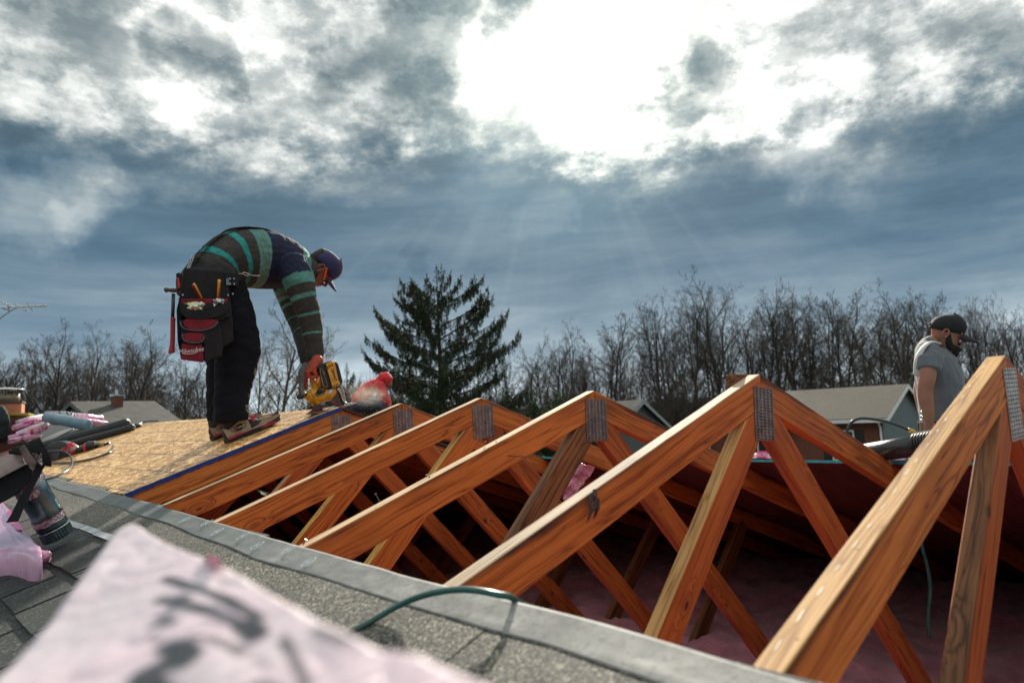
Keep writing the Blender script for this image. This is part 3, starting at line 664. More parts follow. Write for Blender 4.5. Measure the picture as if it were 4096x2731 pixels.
def grow_tree(seed, H=15.0, spread=.34, fork=.45, nl=(15, 8, 6, 4), twig=.015, lean=.0, start=.22, tops=1):
    r = random.Random(seed); trunk = ([], [], [], []); tw = ([], [], [], [])
    def seg(store, a, b, ra, rb): store[0].append(tuple(a)); store[1].append(tuple(b)); store[2].append(ra); store[3].append(rb)
    def branch(p, d, ln, rad, lvl):
        ns = (9, 7, 5, 3, 2)[lvl]; store = trunk if lvl <= 1 else tw; q = p.copy(); pts = [(q.copy(), d.copy(), rad)]; r0 = rad
        for i in range(ns):
            d = (d + Vector((r.gauss(0, 1), r.gauss(0, 1), r.gauss(0, .6)))*(.07, .13, .17, .22, .25)[lvl] + Vector((0, 0, 1))*(.05, .08, .07, .04, .02)[lvl]).normalized()
            e = q + d*ln/ns; r1 = rad*(1-(i+1)/ns*(.75 if lvl else .62)); r1 = max(r1, twig*.5); seg(store, q, e, r0, r1); r0 = r1; q = e; pts.append((q.copy(), d.copy(), r1))
        if lvl >= 4: return
        n = nl[lvl]
        for k in range(n):
            t = (start + (1-start)*(k+r.random())/n) if lvl == 0 else (.18+.82*(k+r.random())/n)
            i = min(int(t*ns), ns-1); f_ = t*ns-i; pp = pts[i][0].lerp(pts[i+1][0], f_); dd = pts[i+1][1]; rr_ = pts[i+1][2]
            az = r.uniform(0, 2*math.pi) if lvl else k*2.4+r.uniform(-.5, .5); s = dd.orthogonal().normalized(); s = Matrix.Rotation(az, 3, dd) @ s
            ang = r.uniform(.40, 1.0) if lvl else r.uniform(.30, .62)*(1.15-.5*t)/.8*spread/.34
            nd = (dd*math.cos(ang)+s*math.sin(ang)).normalized()
            l2 = ln*(.56-.28*t if lvl == 0 else r.uniform(.30, .52)*(1.05-.45*t))*r.uniform(.8, 1.15)
            branch(pp, nd, l2, min(rr_*.72, max(twig, rad*(.34 if lvl == 0 else .42))), lvl+1)
    for k in range(tops):
        d = Vector((lean+r.gauss(0, .03)+(k-(tops-1)/2)*.16, r.gauss(0, .06), 1)).normalized()
        branch(Vector((k*.25, 0, -.3)), d, H*r.uniform(.86, 1.0), H*.0125*(1 if tops == 1 else .8), 0)
    return segs_mesh('trunk', *trunk, 5), segs_mesh('crown', *tw, 3)
PROT = []; TOPZ = []
specs = [dict(H=15, spread=.46, nl=(16, 9, 7, 5)), dict(H=16, spread=.40, tops=2, nl=(12, 8, 7, 4), lean=.05), dict(H=13, spread=.60, start=.14, nl=(17, 9, 7, 4)), dict(H=16, spread=.34, start=.34, nl=(14, 8, 7, 5), lean=.06), dict(H=13, spread=.62, start=.2, lean=.12, nl=(16, 9, 7, 4)), dict(H=15, spread=.48, tops=3, nl=(9, 7, 7, 4), lean=-.07), dict(H=12, spread=.55, start=.12, tops=2, nl=(12, 8, 7, 4), lean=-.1)]
for i, s in enumerate(specs): PROT.append(grow_tree(100+i, **s))
for t, c in PROT:
    a_ = np.zeros(len(c.vertices)*3, np.float32); c.vertices.foreach_get('co', a_); TOPZ.append(float(np.percentile(a_.reshape(-1, 3)[:, 2], 99.7)))
    t.materials.append(BARK); c.materials.append(TWIG)
def tree(px, top, Z, proto, label, group, rz=None, hs=1.0, ws=1.0, mats=None, gz=-4.0):
    """px: column of the trunk in the 4096 px photo at its horizon, top: row of the crown's top, Z: distance"""
    hy = 1791.5-(px+559)*.0432; b = at(px, hy, Z); tp = at(px, top, Z); h = tp.z-gz; t, c = PROT[proto]; H = [v for v in [specs[proto]['H']]][0]
    s = h/TOPZ[proto]*1.03; rr_ = random.uniform(0, 6.28) if rz is None else rz
    e = empty('bare_tree', (b.x, b.y, gz), label, 'tree', group); e.rotation_euler = (0, 0, rr_); e.scale = (s*ws, s*ws, s)
    for nm, me_, mm in (('trunk', t, 0), ('crown', c, 1)):
        o = bpy.data.objects.new(nm, me_); COL.objects.link(o); o.parent = e
        if mats: o.material_slots[0].link = 'OBJECT'; o.material_slots[0].material = mats[mm]
    return e
G1 = 'bare trees in the wood behind the right-hand house'; G2 = 'bare trees behind the houses on the left'; G3 = 'far bare trees filling the wood behind'
front = [ # px, top, Z, proto, ws, label
 (2475, 1255, 56, 4, 1.15, 'wide leaning bare tree at the left end of the tall wood, branches reaching left'),
 (2640, 1180, 60, 1, .95, 'twin stemmed bare tree just right of the wide leaning tree'),
 (2760, 1120, 62, 3, 1.0, 'slim tall bare tree left of the tallest one in the wood'),
 (2905, 1078, 58, 0, 1.05, 'tallest bare tree of the wood, above the second nearest truss'),
 (3050, 1150, 62, 3, .95, 'straight bare tree directly over the peak of the second nearest truss'),
 (3130, 1110, 60, 5, 1.0, 'forked bare tree just right of the second truss peak'),
 (3250, 1170, 64, 1, .95, 'bare tree above the left part of the grey roofed house'),
 (3400, 1180, 60, 2, 1.0, 'rounded bare tree above the ridge of the grey roofed house'),
 (3560, 1150, 62, 5, 1.0, 'forked bare tree above the right gable of the grey roofed house'),
 (3660, 1120, 56, 0, 1.0, 'tall bare tree left of the bearded man in the black cap'),
 (3790, 1260, 60, 2, 1.0, 'lower bare tree right behind the bearded man'),
 (3950, 1190, 58, 1, .9, 'thin bare tree rising between the bearded man and the nearest truss'),
 (4080, 1240, 60, 2, 1.05, 'bare tree at the right edge of the photo')]
for px, top, Z, p, w, lab in front: tree(px, top, Z, p, lab, G1, ws=w)
rt = random.Random(12)
for i in range(46):
    px = 2330+i*40+rt.uniform(-18, 18); Z = rt.uniform(64, 86)
    env = 1340-150*min(1, max(0, (px-2330)/500))+rt.uniform(-30, 130)
    tree(px, env, Z, rt.randrange(7), 'slender bare tree in the crowded rows at the back of the right-hand wood', G3, ws=rt.uniform(.8, 1.05))
mid = [(2180, 1350, 60, 2, 'bare tree right behind the spruce, its twigs showing beside it'), (2060, 1420, 66, 0, 'small bare tree between the spruce and the taller wood'), (2270, 1300, 62, 1, 'rounded bare tree between the spruce and the leaning tree')]
for px, top, Z, p, lab in mid: tree(px, top, Z, p, lab, G1, ws=1.0)
for i in range(10):
    px = 1960+i*45; tree(px, 1400+rt.uniform(-30, 60), rt.uniform(70, 84), rt.randrange(7), 'low hazy bare tree far behind the spruce', 'low trees far behind the spruce')
tree(1110, 1235, 40, 2, 'brown budding tree seen under the arms of the sawing worker', 'budding trees behind the sawing worker', ws=1.2, mats=(BARKL, TWIGL))
tree(1255, 1310, 44, 4, 'paler budding tree right of the arms of the sawing worker', 'budding trees behind the sawing worker', ws=1.0, mats=(BARKL, TWIGL))
tree(1010, 1330, 46, 0, 'budding tree partly behind the legs of the sawing worker', 'budding trees behind the sawing worker', ws=1.1, mats=(BARKL, TWIGL))
left = [(40, 1400, 60, 2, 'bare tree at the left edge above the clay chimney pot'), (215, 1300, 56, 0, 'highest rounded bare tree of the left group'), (330, 1310, 60, 1, 'bare twin tree right of the highest one on the left'),
        (440, 1330, 58, 3, 'narrow bare tree above the chimney of the left house'), (528, 1305, 54, 2, 'dense fan shaped bare tree right of the narrow one'), (640, 1390, 58, 5, 'bare tree just left of the red hammer handle'), (760, 1400, 60, 0, 'bare tree behind the knees of the sawing worker'), (120, 1345, 62, 5, 'forked bare tree over the pink bundles on the left')]
for px, top, Z, p, lab in left: tree(px, top, Z, p, lab, G2, ws=1.15)
for i in range(26):
    px = -60+i*36+rt.uniform(-12, 12); tree(px, 1400+rt.uniform(-30, 90), rt.uniform(64, 84), rt.randrange(7), 'thin bare tree in the back rows of the left-hand wood', 'thin trees at the back of the left wood', ws=1.0)
# undergrowth: tangles of low brush merged into one mass
def brush(seed, n=260, h=3.2):
    r = random.Random(seed); A = ([], [], [], [])
    for i in range(n):
        a = r.uniform(0, 6.28); q = Vector((math.cos(a), math.sin(a), 0))*abs(r.gauss(0, 1.1)); d = Vector((r.gauss(0, .35), r.gauss(0, .35), 1)).normalized(); l = h*r.uniform(.5, 1)
        for k in range(4):
            d = (d+Vector((r.gauss(0, .2), r.gauss(0, .2), 0))).normalized(); e = q+d*l/4; A[0].append(tuple(q)); A[1].append(tuple(e)); A[2].append(.016-.003*k); A[3].append(.013-.003*k); q = e
            for j in range(2):
                dd = (d+Vector((r.gauss(0, .6), r.gauss(0, .6), .1))).normalized(); A[0].append(tuple(q)); A[1].append(tuple(q+dd*l*.2)); A[2].append(.008); A[3].append(.004)
    return A
B0 = [tuple(np.array(x) for x in brush(40+i)) for i in range(3)]
def mass(name, mat, spots, label, cat):
    P0, P1, R0, R1 = [], [], [], []; r = random.Random(len(spots))
    for (x, y, z, s) in spots:
        a, b, c, d = B0[r.randrange(3)]; th = r.uniform(0, 6.28); m = np.array([[math.cos(th), -math.sin(th), 0], [math.sin(th), math.cos(th), 0], [0, 0, 1]])*s
        P0.append(a @ m.T+(x, y, z)); P1.append(b @ m.T+(x, y, z)); R0.append(c*s); R1.append(d*s)
    me = segs_mesh(name, np.concatenate(P0), np.concatenate(P1), np.concatenate(R0), np.concatenate(R1), 3)
    return tag(link(name, me, None, mat), label, cat, kind='stuff')
sp1 = []
for i in range(62):
    px = 1950+i*36; Z = rt.uniform(46, 62); hy = 1791.5-(px+559)*.0432; p = at(px, hy, Z); sp1.append((p.x, p.y, -4, rt.uniform(1.1, 1.9)))
for i in range(34):
    px = -80+i*34; Z = rt.uniform(50, 60); hy = 1791.5-(px+559)*.0432; p = at(px, hy, Z); sp1.append((p.x, p.y, -4, rt.uniform(1.0, 1.7)))
mass('undergrowth', TWIG, sp1, 'tangled brown brush at the foot of the woods', 'undergrowth')
sp2 = []
for i in range(14):
    px = 1330+i*26; Z = rt.uniform(34, 40); hy = 1791.5-(px+559)*.0432; p = at(px, hy, Z); sp2.append((p.x, p.y, -4, rt.uniform(1.4, 1.9)))
mass('greening_brush', TWIGG, sp2, 'pale greening brush left of the spruce behind the red jacketed worker', 'brush')
# far dark tree line closing the horizon
v = []; f = []; rr = random.Random(6); NA = 420
for i in range(NA+1):
    a = R(-8+100*i/NA); d = 118; h = -4+5.5+1.6*mnoise.noise(Vector((i*.21, 0, 0)))+rr.uniform(0, .9)
    v += [(CAM.x+d*math.sin(a), CAM.y+d*math.cos(a), -4), (CAM.x+d*math.sin(a), CAM.y+d*math.cos(a), h), (CAM.x+(d+9)*math.sin(a), CAM.y+(d+9)*math.cos(a), h-.5), (CAM.x+(d+9)*math.sin(a), CAM.y+(d+9)*math.cos(a), -4)]
for i in range(NA):
    for k in range(3): f.append((4*i+k, 4*i+4+k, 4*i+5+k, 4*i+k+1))
o = link('far_woods', mesh('far_woods', v, f), None, pm('far_wood', (.050, .042, .034), .95, scale=.8, col2=(.028, .025, .022))); tag(o, 'dark far woodland closing the view above the ground', 'woodland', kind='stuff')
# ------------------------------------------------------------------ spruce
NEED = pm('spruce_needles', (.020, .042, .016), .75, scale=1.5, col2=(.008, .020, .009)); NEED2 = pm('spruce_needles_pale', (.060, .095, .026), .7, scale=3, col2=(.02, .04, .014))  # second needle tone is a paler green, scattered at random among the blades
CONE = pm('spruce_cones', (.075, .038, .020), .8, scale=20); SBARK = pm('spruce_bark', (.05, .035, .026), .9)
def spruce(name, base, H, Wd, label, cat, group, seed=5, dens=1.0, cones=True, mat=NEED):
    r = random.Random(seed); root = empty(name, base, label, cat, group); b0 = Vector(base)
    mb = MB(); mb.tube([b0+Vector((0, 0, -.1)), b0+Vector((.05, 0, H*.5)), b0+Vector((0, 0, H*.97))], [H*.017, H*.011, .012], 8); mb.build('trunk', SBARK, root)
    S = ([], [], [], []); V = []; C = MB()
    def spray(p, d, l, hang): V.append((p, d, l, hang))
    def limb(q, d, ln, lv, t):
        ns = 10
        for k in range(ns):
            s = k/ns; d = (d+Vector((0, 0, (-.04 if s < .35 else .30*s)))*.50+Vector((r.gauss(0, .06), r.gauss(0, .06), r.gauss(0, .03)))).normalized(); e = q+d*ln/ns
            S[0].append(tuple(q)); S[1].append(tuple(e)); S[2].append(.022*(1-s)*ln/2+.006); S[3].append(.022*(1-s-.1)*ln/2+.006)
            nsp = max(2, int(ln/ns*15*dens))
            for j in range(nsp):
                pp = q.lerp(e, r.random()); side = Vector((-d.y, d.x, 0)).normalized()*r.choice((-1, 1))
                dd = (side*r.uniform(.2, .9)+d*r.uniform(.3, .9)+Vector((0, 0, r.uniform(-.45, .15)))).normalized(); l2 = r.uniform(.16, .42)*(1.1-.55*s)*min(1, ln/1.6+.25)
                spray(pp, dd, l2, False)
                if ln > .6:
                    for m_ in range(2): spray(pp+dd*l2*r.uniform(.2, .9), Vector((r.gauss(0, .12), r.gauss(0, .12), -1)).normalized(), r.uniform(.20, .60)*min(1, ln/2)*(1.15-.5*s), True)
            if cones and t > .40 and k > 4 and r.random() < .6:
                for m_ in range(r.randint(1, 3)):
                    pp = e+Vector((r.gauss(0, .06), r.gauss(0, .06), -.02)); C.tube([pp, pp+Vector((0, 0, -.04)), pp+Vector((0, 0, -.11)), pp+Vector((0, 0, -.15))], [.010, .026, .023, .006], 5)
            if lv == 0 and k in (3, 5, 6, 7) and ln > .9:
                sd = Vector((-d.y, d.x, 0)).normalized()*(1 if k % 2 else -1); limb(q, (d+sd*r.uniform(.5, .9)).normalized(), ln*(1-s)*r.uniform(.6, .95), 1, t)
            q = e
        d = (d+Vector((0, 0, .8))).normalized(); spray(q, d, .26, False)
        for a_ in range(4): spray(q-d*.05*a_, (d*.6+Vector((r.gauss(0, .7), r.gauss(0, .7), .1))).normalized(), .13+.02*a_, False)
    nb = int(64*dens)
    for i in range(nb):
        t = (i+r.random()*.6)/nb; z = H*(.12+.80*t); az = i*2.399+r.uniform(-.4, .4); tt = .12+.80*t
        ln = Wd*.5*min(1, ((1-tt)/.36))**.50*r.uniform(.70, 1.18)+.15; rise = .22+.55*t
        z -= ln*rise*.45
        limb(b0+Vector((0, 0, z)), Vector((math.cos(az), math.sin(az), rise*.75)).normalized(), ln*1.12, 0, t)
    top = b0+Vector((0, 0, H*.93))
    for k in range(14):
        a_ = k*2.4; spray(top+Vector((0, 0, H*.07*k/14)), Vector((math.cos(a_), math.sin(a_), .7)).normalized(), .26-.012*k, False)
    spray(top+Vector((0, 0, H*.05)), Vector((0, 0, 1)), .35, False)
    link('limbs', segs_mesh('limbs', *S, 4), root, SBARK)
    # needles: for each twig, 5 narrow crossing blades
    P = np.array([tuple(x[0]) for x in V]); Dv = np.array([tuple(x[1]) for x in V]); Ln = np.array([x[2] for x in V])[:, None]; Hg = np.array([x[3] for x in V])
    rn = np.random.RandomState(seed); Q = []
    nbld = 7
    for k in range(nbld):
        o = rn.normal(size=P.shape); o -= Dv*(o*Dv).sum(1)[:, None]; o /= np.linalg.norm(o, axis=1)[:, None]+1e-9
        st = P+Dv*Ln*(k/nbld*.85); tipd = Dv*.75+o*.65; lb = Ln*.22+.035; w = np.cross(tipd, rn.normal(size=P.shape)); w /= np.linalg.norm(w, axis=1)[:, None]+1e-9; w *= .011+.012*Ln
        Q.append(np.stack([st-w*.5, st+tipd*lb*.5-w, st+tipd*lb, st+tipd*lb*.5+w], 1))
    w = np.cross(Dv, rn.normal(size=P.shape)); w /= np.linalg.norm(w, axis=1)[:, None]+1e-9; w *= .016
    Q.append(np.stack([P-w, P+Dv*Ln*.6-w, P+Dv*Ln, P+Dv*Ln*.6+w], 1))
    Q = np.concatenate(Q).reshape(-1, 3); F = np.arange(len(Q)).reshape(-1, 4)
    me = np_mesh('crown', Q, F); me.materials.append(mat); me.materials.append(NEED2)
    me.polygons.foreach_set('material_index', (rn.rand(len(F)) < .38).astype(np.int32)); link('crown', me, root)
    if cones and C.v: o = C.build('cones', CONE, root); o['kind'] = 'stuff'
    return root
Zs = 30; px = 1765; hy = 1791.5-(px+559)*.0432; bp = at(px, hy, Zs); tp = at(px, 1052, Zs)
spruce('spruce_tree', (bp.x, bp.y, -4), tp.z+4, 7.0, 'large dark spruce with brown cones and drooping twigs behind the trusses', 'spruce', None, seed=9, dens=.85)
for px, top, Z, wd, lab in ((1315, 1480, 33, 1.6, 'tiny spruce just right of the saw'), (1390, 1462, 35, 1.8, 'small spruce in the brush between the saw and the red jacket'), (2230, 1570, 36, 4.6, 'low broad spruce right of the big spruce')):
    hy = 1791.5-(px+559)*.0432; bp = at(px, hy, Z); tp = at(px, top, Z); spruce('small_spruce', (bp.x, bp.y, -4), tp.z+4, wd, lab, 'spruce', 'smaller spruces near the big spruce', seed=int(px), dens=.6, cones=False, mat=NEED2)
# ------------------------------------------------------------------ neighbouring houses
ROOFT = pm('tan_shingle_roof', (.125, .115, .095), .9, scale=5, col2=(.07, .065, .055), bump=.5, bscale=14, stretch=(6, .6, 6), spec=.2)
ROOFG = pm('grey_shingle_roof', (.075, .078, .073), .9, scale=1.6, col2=(.03, .032, .03), bump=.5, bscale=14)
SID = pm('grey_green_siding', (.13, .16, .165), .6, scale=2, var=.08); SIDD = pm('dark_siding', (.10, .11, .11), .7, scale=2, var=.1)
GLASS = pm('dark_window_glass', (.02, .03, .035), .08, scale=2, spec=.9); SHUT = pm('black_shutter', (.015, .016, .02), .5)
def house(name, origin, rz, Lg, Wd, wallh, rise, label, mats, parts):
    """origin: ground corner; local x along the gable wall, local y along the ridge"""
    roofm, sidm, trim = mats; root = empty(name, origin, label, 'house', 'neighbouring houses'); mw = Matrix.Translation(Vector(origin)) @ Matrix.Rotation(rz, 4, 'Z')
    mb = MB(); mb.box(0, Wd, 0, Lg, 0, wallh, 0); mb.build('wall', BRICK if 'brick' in parts else sidm, root, mw=mw)
    for yy, nm in ((-.03, 'gable_wall'), (Lg-.02, 'gable_wall')):      # siding as separate lapped boards on the gable
        g = MB(); nb_ = int((wallh+rise)/.13)
        z0 = 0 if 'fullsiding' in parts else wallh-.1
        k = 0
        z = z0
        while z < wallh+rise-.1:
            zt = z+.13; hw = Wd/2 if z < wallh else Wd/2*(1-(z-wallh)/rise); ht = Wd/2 if zt < wallh else Wd/2*(1-(zt-wallh)/rise)
            ht = max(ht, .02); s = -1 if yy < 0 else 1; y1 = yy; y2 = yy-.022 if s < 0 else yy+.06
            g.add([(Wd/2-hw, y2, z), (Wd/2+hw, y2, z), (Wd/2+ht, y1-.0*s, zt), (Wd/2-ht, y1, zt), (Wd/2-hw, y1+.04, z), (Wd/2+hw, y1+.04, z), (Wd/2+ht, y1+.04, zt), (Wd/2-ht, y1+.04, zt)], BF, 0); z += .13
        o = g.build('siding', sidm, root, mw=mw); o['kind'] = 'stuff'
    ov = .35; sl = rise/(Wd/2); n_ = Vector((-sl, 0, 1)).normalized()
    for s in (0, 1):
        a = [(-ov, -ov, wallh-ov*sl), (Wd/2, -ov, wallh+rise), (Wd/2, Lg+ov, wallh+rise), (-ov, Lg+ov, wallh-ov*sl)]
        if s: a = [(Wd-x, y, z) for x, y, z in a][::-1]
        g = MB(); g.add([(x, y, z+.02) for x, y, z in a]+[(x, y, z+.14) for x, y, z in a], BF); g.build('roof', roofm, root, mw=mw)
    for s in (0, 1):                                                        # white rake boards and gutters
        for yy in (-ov-.02, Lg+ov):
            a = [(-ov, wallh-ov*sl-.10), (Wd/2, wallh+rise-.10), (Wd/2, wallh+rise+.12), (-ov, wallh-ov*sl+.12)]
            if s: a = [(Wd-x, z) for x, z in a]
            g = MB(); g.add([(x, yy, z) for x, z in a]+[(x, yy+.03, z) for x, z in a], [(0,1,2,3),(7,6,5,4),(0,4,5,1),(1,5,6,2),(2,6,7,3),(3,7,4,0)]); g.build('rake_board', trim, root, mw=mw)
        x0 = -ov-.12 if s == 0 else Wd+ov; g = MB(); g.box(x0, x0+.12, -ov, Lg+ov, wallh-ov*sl-.06, wallh-ov*sl+.10); g.build('gutter', trim, root, mw=mw)
    for (kind, a) in [p for p in parts if isinstance(p, tuple)]:
        if kind == 'win':
            y, z, w, h = a; fr_ = MB(); t = .07
            for q in ((y-t, y, z-t, z+h+t), (y+w, y+w+t, z-t, z+h+t), (y, y+w, z-t, z), (y, y+w, z+h, z+h+t), (y+w/2-.025, y+w/2+.025, z, z+h)): fr_.box(-.07, .0, q[0], q[1], q[2], q[3])
            o = fr_.build('window', trim, root, mw=mw); g = MB(); g.box(-.035, -.015, y, y+w, z, z+h); g.build('pane', GLASS, o, mw=mw)
            for ys in (y-t-.42, y+w+t+.02): g = MB(); g.box(-.05, -.001, ys, ys+.40, z-t, z+h+t); g.build('shutter', SHUT, root, mw=mw)
        if kind == 'post': g = MB(); g.box(a[0]-.08, a[0]+.08, a[1]-.08, a[1]+.08, 0, wallh); g.build('porch_post', trim, root, mw=mw)
        if kind == 'spout':
            g = MB(); g.tube([(-ov-.05, a, wallh-.15), (-.1, a, wallh-.45), (-.08, a, .1)], .05, 6); g.build('downspout', trim, root, mw=mw)
        if kind == 'wing':                                                  # a cross gable reaching towards the camera
            ya, yb, dx, rs_ = a; g = MB(); ym = (ya+yb)/2; zt = wallh+rs_; back = Wd/2*(rs_/rise)
            g.add([(-dx-.3, ya-.3, wallh-.1), (-.0, ya-.3, wallh-.1), (back, ym, zt), (-dx-.3, ym, zt), (-dx-.3, ya-.3, wallh+.02), (0, ya-.3, wallh+.02), (back, ym, zt+.12), (-dx-.3, ym, zt+.12)], BF)
            g.add([(-dx-.3, yb+.3, wallh-.1), (-dx-.3, ym, zt), (back, ym, zt), (0, yb+.3, wallh-.1), (-dx-.3, yb+.3, wallh+.02), (-dx-.3, ym, zt+.12), (back, ym, zt+.12), (0, yb+.3, wallh+.02)], BF)
            g.build('wing_roof', roofm, root, mw=mw); g = MB(); g.box(-dx, 0, ya, yb, 0, wallh); g.build('wing_wall', BRICK, root, mw=mw)
        if kind == 'chim':
            x, y, w, h = a; g = MB(); g.box(x, x+w, y, y+w, wallh, h); o = g.build('chimney', BRICK, root, mw=mw); g = MB(); g.box(x-.06, x+w+.06, y-.06, y+w+.06, h, h+.08); g.tube([(x+w/2, y+w/2, h+.08), (x+w/2, y+w/2, h+.4)], .12, 8); g.build('chimney_cap', SILV, o, mw=mw)
    return root
c1 = at(3528, 1700, 33.5); c1e = at(3528, 1672, 33.5)
wh = c1e.z+4.0
house('neighbour_house', (c1.x, c1.y, -4), R(5), 9.5, 8.4, wh, 1.52, 'grey roofed brick and siding house with white gutters, right of the second truss', (ROOFT, SID, WHITE), ['brick', 'fullsiding', ('win', (1.35, wh-1.95, .95, 1.35)), ('spout', .06), ('post', (-.3, 4.6)), ('post', (-.3, 8.9)), ('win', (6.2, wh-1.95, .95, 1.35))])
def by_apex(px, py, Z, rz, Wd, rise):
    ap = at(px, py, Z); o = ap-Matrix.Rotation(rz, 3, 'Z') @ Vector((Wd/2, 0, 0)); return (o.x, o.y, -4), ap.z+4-rise-.12
o_, w_ = by_apex(2553, 1600, 40, R(8), 6.0, 1.5)
TRIMG = pm('grey_trim', (.30, .32, .33), .6)
house('neighbour_house', o_, R(8), 3.0, 6.0, w_, 1.5, 'small grey sided house glimpsed through the truss with the square plate', (ROOFG, SIDD, TRIMG), ['fullsiding'])
o_, w_ = by_apex(306, 1606, 42, R(-82), 8, 1.5)
house('neighbour_house', o_, R(-82), 4.2, 8, w_, 1.5, 'low dark house with a brick chimney behind the rolls on the left', (ROOFG, SIDD, SIDD), ['fullsiding', ('chim', (4.6, 1.7, .5, w_+1.9))])
# ------------------------------------------------------------------ figures: lofted volumes fused into one surface
def loft(rings, N, n=18, cap=2):
    """rings: (centre, in-plane radius, radius along N)"""
    N = Vector(N).normalized(); pts = [Vector(r[0]) for r in rings]; V = []; F = []
    T = [(pts[min(i+1, len(pts)-1)]-pts[max(i-1, 0)]).normalized() for i in range(len(pts))]
    RG = []
    def ring(p, t, ra, rb):
        nn = (N-t*N.dot(t)).normalized(); ip = nn.cross(t); return [p+ip*math.cos(2*math.pi*k/n)*ra+nn*math.sin(2*math.pi*k/n)*rb for k in range(n)]
    for s in range(cap, 0, -1):
        a = s/(cap+.35)*math.pi/2; RG.append(ring(pts[0]-T[0]*math.sin(a)*rings[0][1]*.8, T[0], rings[0][1]*math.cos(a), rings[0][2]*math.cos(a)))
    for i, r in enumerate(rings): RG.append(ring(pts[i], T[i], r[1], r[2]))
    for s in range(1, cap+1):
        a = s/(cap+.35)*math.pi/2; RG.append(ring(pts[-1]+T[-1]*math.sin(a)*rings[-1][1]*.8, T[-1], rings[-1][1]*math.cos(a), rings[-1][2]*math.cos(a)))
    for g in RG: V += g
    m = len(RG)
    for i in range(m-1):
        for k in range(n): F.append((i*n+k, i*n+(k+1) % n, (i+1)*n+(k+1) % n, (i+1)*n+k))
    F.append(tuple(reversed(range(n)))); F.append(tuple((m-1)*n+k for k in range(n)))
    return V, F
def smooth_rings(rings, k=4):
    c = spline([r[0] for r in rings], k); a = spline([(r[1], r[2], 0) for r in rings], k); return [(c[i], max(.002, a[i].x), max(.002, a[i].y)) for i in range(len(c))]
def fuse(name, shapes, voxel, mat, parent, smooth=4, wrinkle=0.0, wscale=14, seed=0, colfn=None, lab=None, dirw=None):
    V = []; F = []
    for v, f in shapes: b = len(V); V += [tuple(p) for p in v]; F += [tuple(i+b for i in q) for q in f]
    me = mesh(name+'_tmp', V, F); bm = bmesh.new(); bm.from_mesh(me); bmesh.ops.recalc_face_normals(bm, faces=bm.faces); bm.to_mesh(me); bm.free()
    o = bpy.data.objects.new('tmp', me); COL.objects.link(o)
    rm = o.modifiers.new('r', 'REMESH'); rm.mode = 'VOXEL'; rm.voxel_size = voxel; rm.use_smooth_shade = True
    sm = o.modifiers.new('s', 'SMOOTH'); sm.factor = .5; sm.iterations = smooth
    dg = bpy.context.evaluated_depsgraph_get(); me2 = bpy.data.meshes.new_from_object(o.evaluated_get(dg)); bpy.data.objects.remove(o); bpy.data.meshes.remove(me)
    if wrinkle:
        nv = len(me2.vertices); nor = np.zeros(nv*3, np.float32); me2.vertices.foreach_get('normal', nor); nor = nor.reshape(-1, 3)
        co = np.zeros(nv*3, np.float32); me2.vertices.foreach_get('co', co); co = co.reshape(-1, 3); dw = dirw or (1, 1, 1)
        d = np.array([mnoise.noise(Vector((c[0]*wscale*dw[0]+seed, c[1]*wscale*dw[1], c[2]*wscale*dw[2])))+.6*(1-2*abs(mnoise.noise(Vector((c[0]*wscale*1.9*dw[0], c[1]*wscale*1.9+seed, c[2]*wscale*1.9*dw[2]))))) for c in co], np.float32)
        co += nor*(d*wrinkle)[:, None]; me2.vertices.foreach_set('co', co.ravel()); me2.update()
    if colfn:
        nv = len(me2.vertices); co = np.zeros(nv*3, np.float32); me2.vertices.foreach_get('co', co); c = colfn(co.reshape(-1, 3)).astype(np.float32)
        at_ = me2.color_attributes.new('col', 'FLOAT_COLOR', 'POINT'); at_.data.foreach_set('color', np.concatenate([c, np.ones((nv, 1), np.float32)], 1).ravel())
    me2.materials.clear(); me2.materials.append(mat); me2.name = name
    me2.polygons.foreach_set('use_smooth', [True]*len(me2.polygons))
    ob = link(name, me2, parent)
    if lab: ob['label'] = lab
    return ob
def attr_mat(name, rough=.85, sheen=.0, bump=.3, bs=220):
    m, t, b = newmat(name); a = t.add('ShaderNodeAttribute', attribute_name='col').outputs[0]; oc = t.add('ShaderNodeTexCoord').outputs['Object']
    n = t.noise(oc, 9, 5, .65); c = t.mix(1.0, a, t.ramp(n, [(.3, .62), (.7, 1.15)]), 'MULTIPLY'); t.l.new(c, b.inputs['Base Color'])
    b.inputs['Roughness'].default_value = rough; b.inputs['Sheen Weight'].default_value = sheen
    bp = t.add('ShaderNodeBump', {'Height': t.math('ADD', t.noise(oc, bs, 2), t.math('MULTIPLY', t.noise(oc, 26, 3), 1.5)), 'Strength': bump, 'Distance': .004}); t.l.new(bp.outputs[0], b.inputs['Normal']); return m
SKIN = pm('skin', (.30, .125, .075), .5, scale=12, var=.15, bump=.1, bscale=120); SKIN.node_tree.nodes['Principled BSDF'].inputs['Subsurface Weight'].default_value = .08
SKINL = pm('skin_light', (.34, .155, .10), .5, scale=12, var=.12, bump=.1, bscale=120)
DENIM = pm('dark_navy_work_trousers', (.005, .006, .010), .9, scale=9, var=.35, bump=.5, bscale=90, spec=.25)
NAVY = pm('navy_cap_cloth', (.022, .022, .095), .8, scale=20, var=.25, bump=.3, bscale=240, sheen=.2)
GLOVE = pm('orange_red_glove', (.48, .065, .02), .65, scale=30, col2=(.26, .03, .012), bump=.5, bscale=150)
GLOVEG = pm('grey_glove', (.13, .13, .13), .8, scale=30, bump=.5, bscale=150)
POUCH = pm('black_pouch_canvas', (.010, .010, .013), .85, scale=20, var=.4, bump=.5, bscale=160)
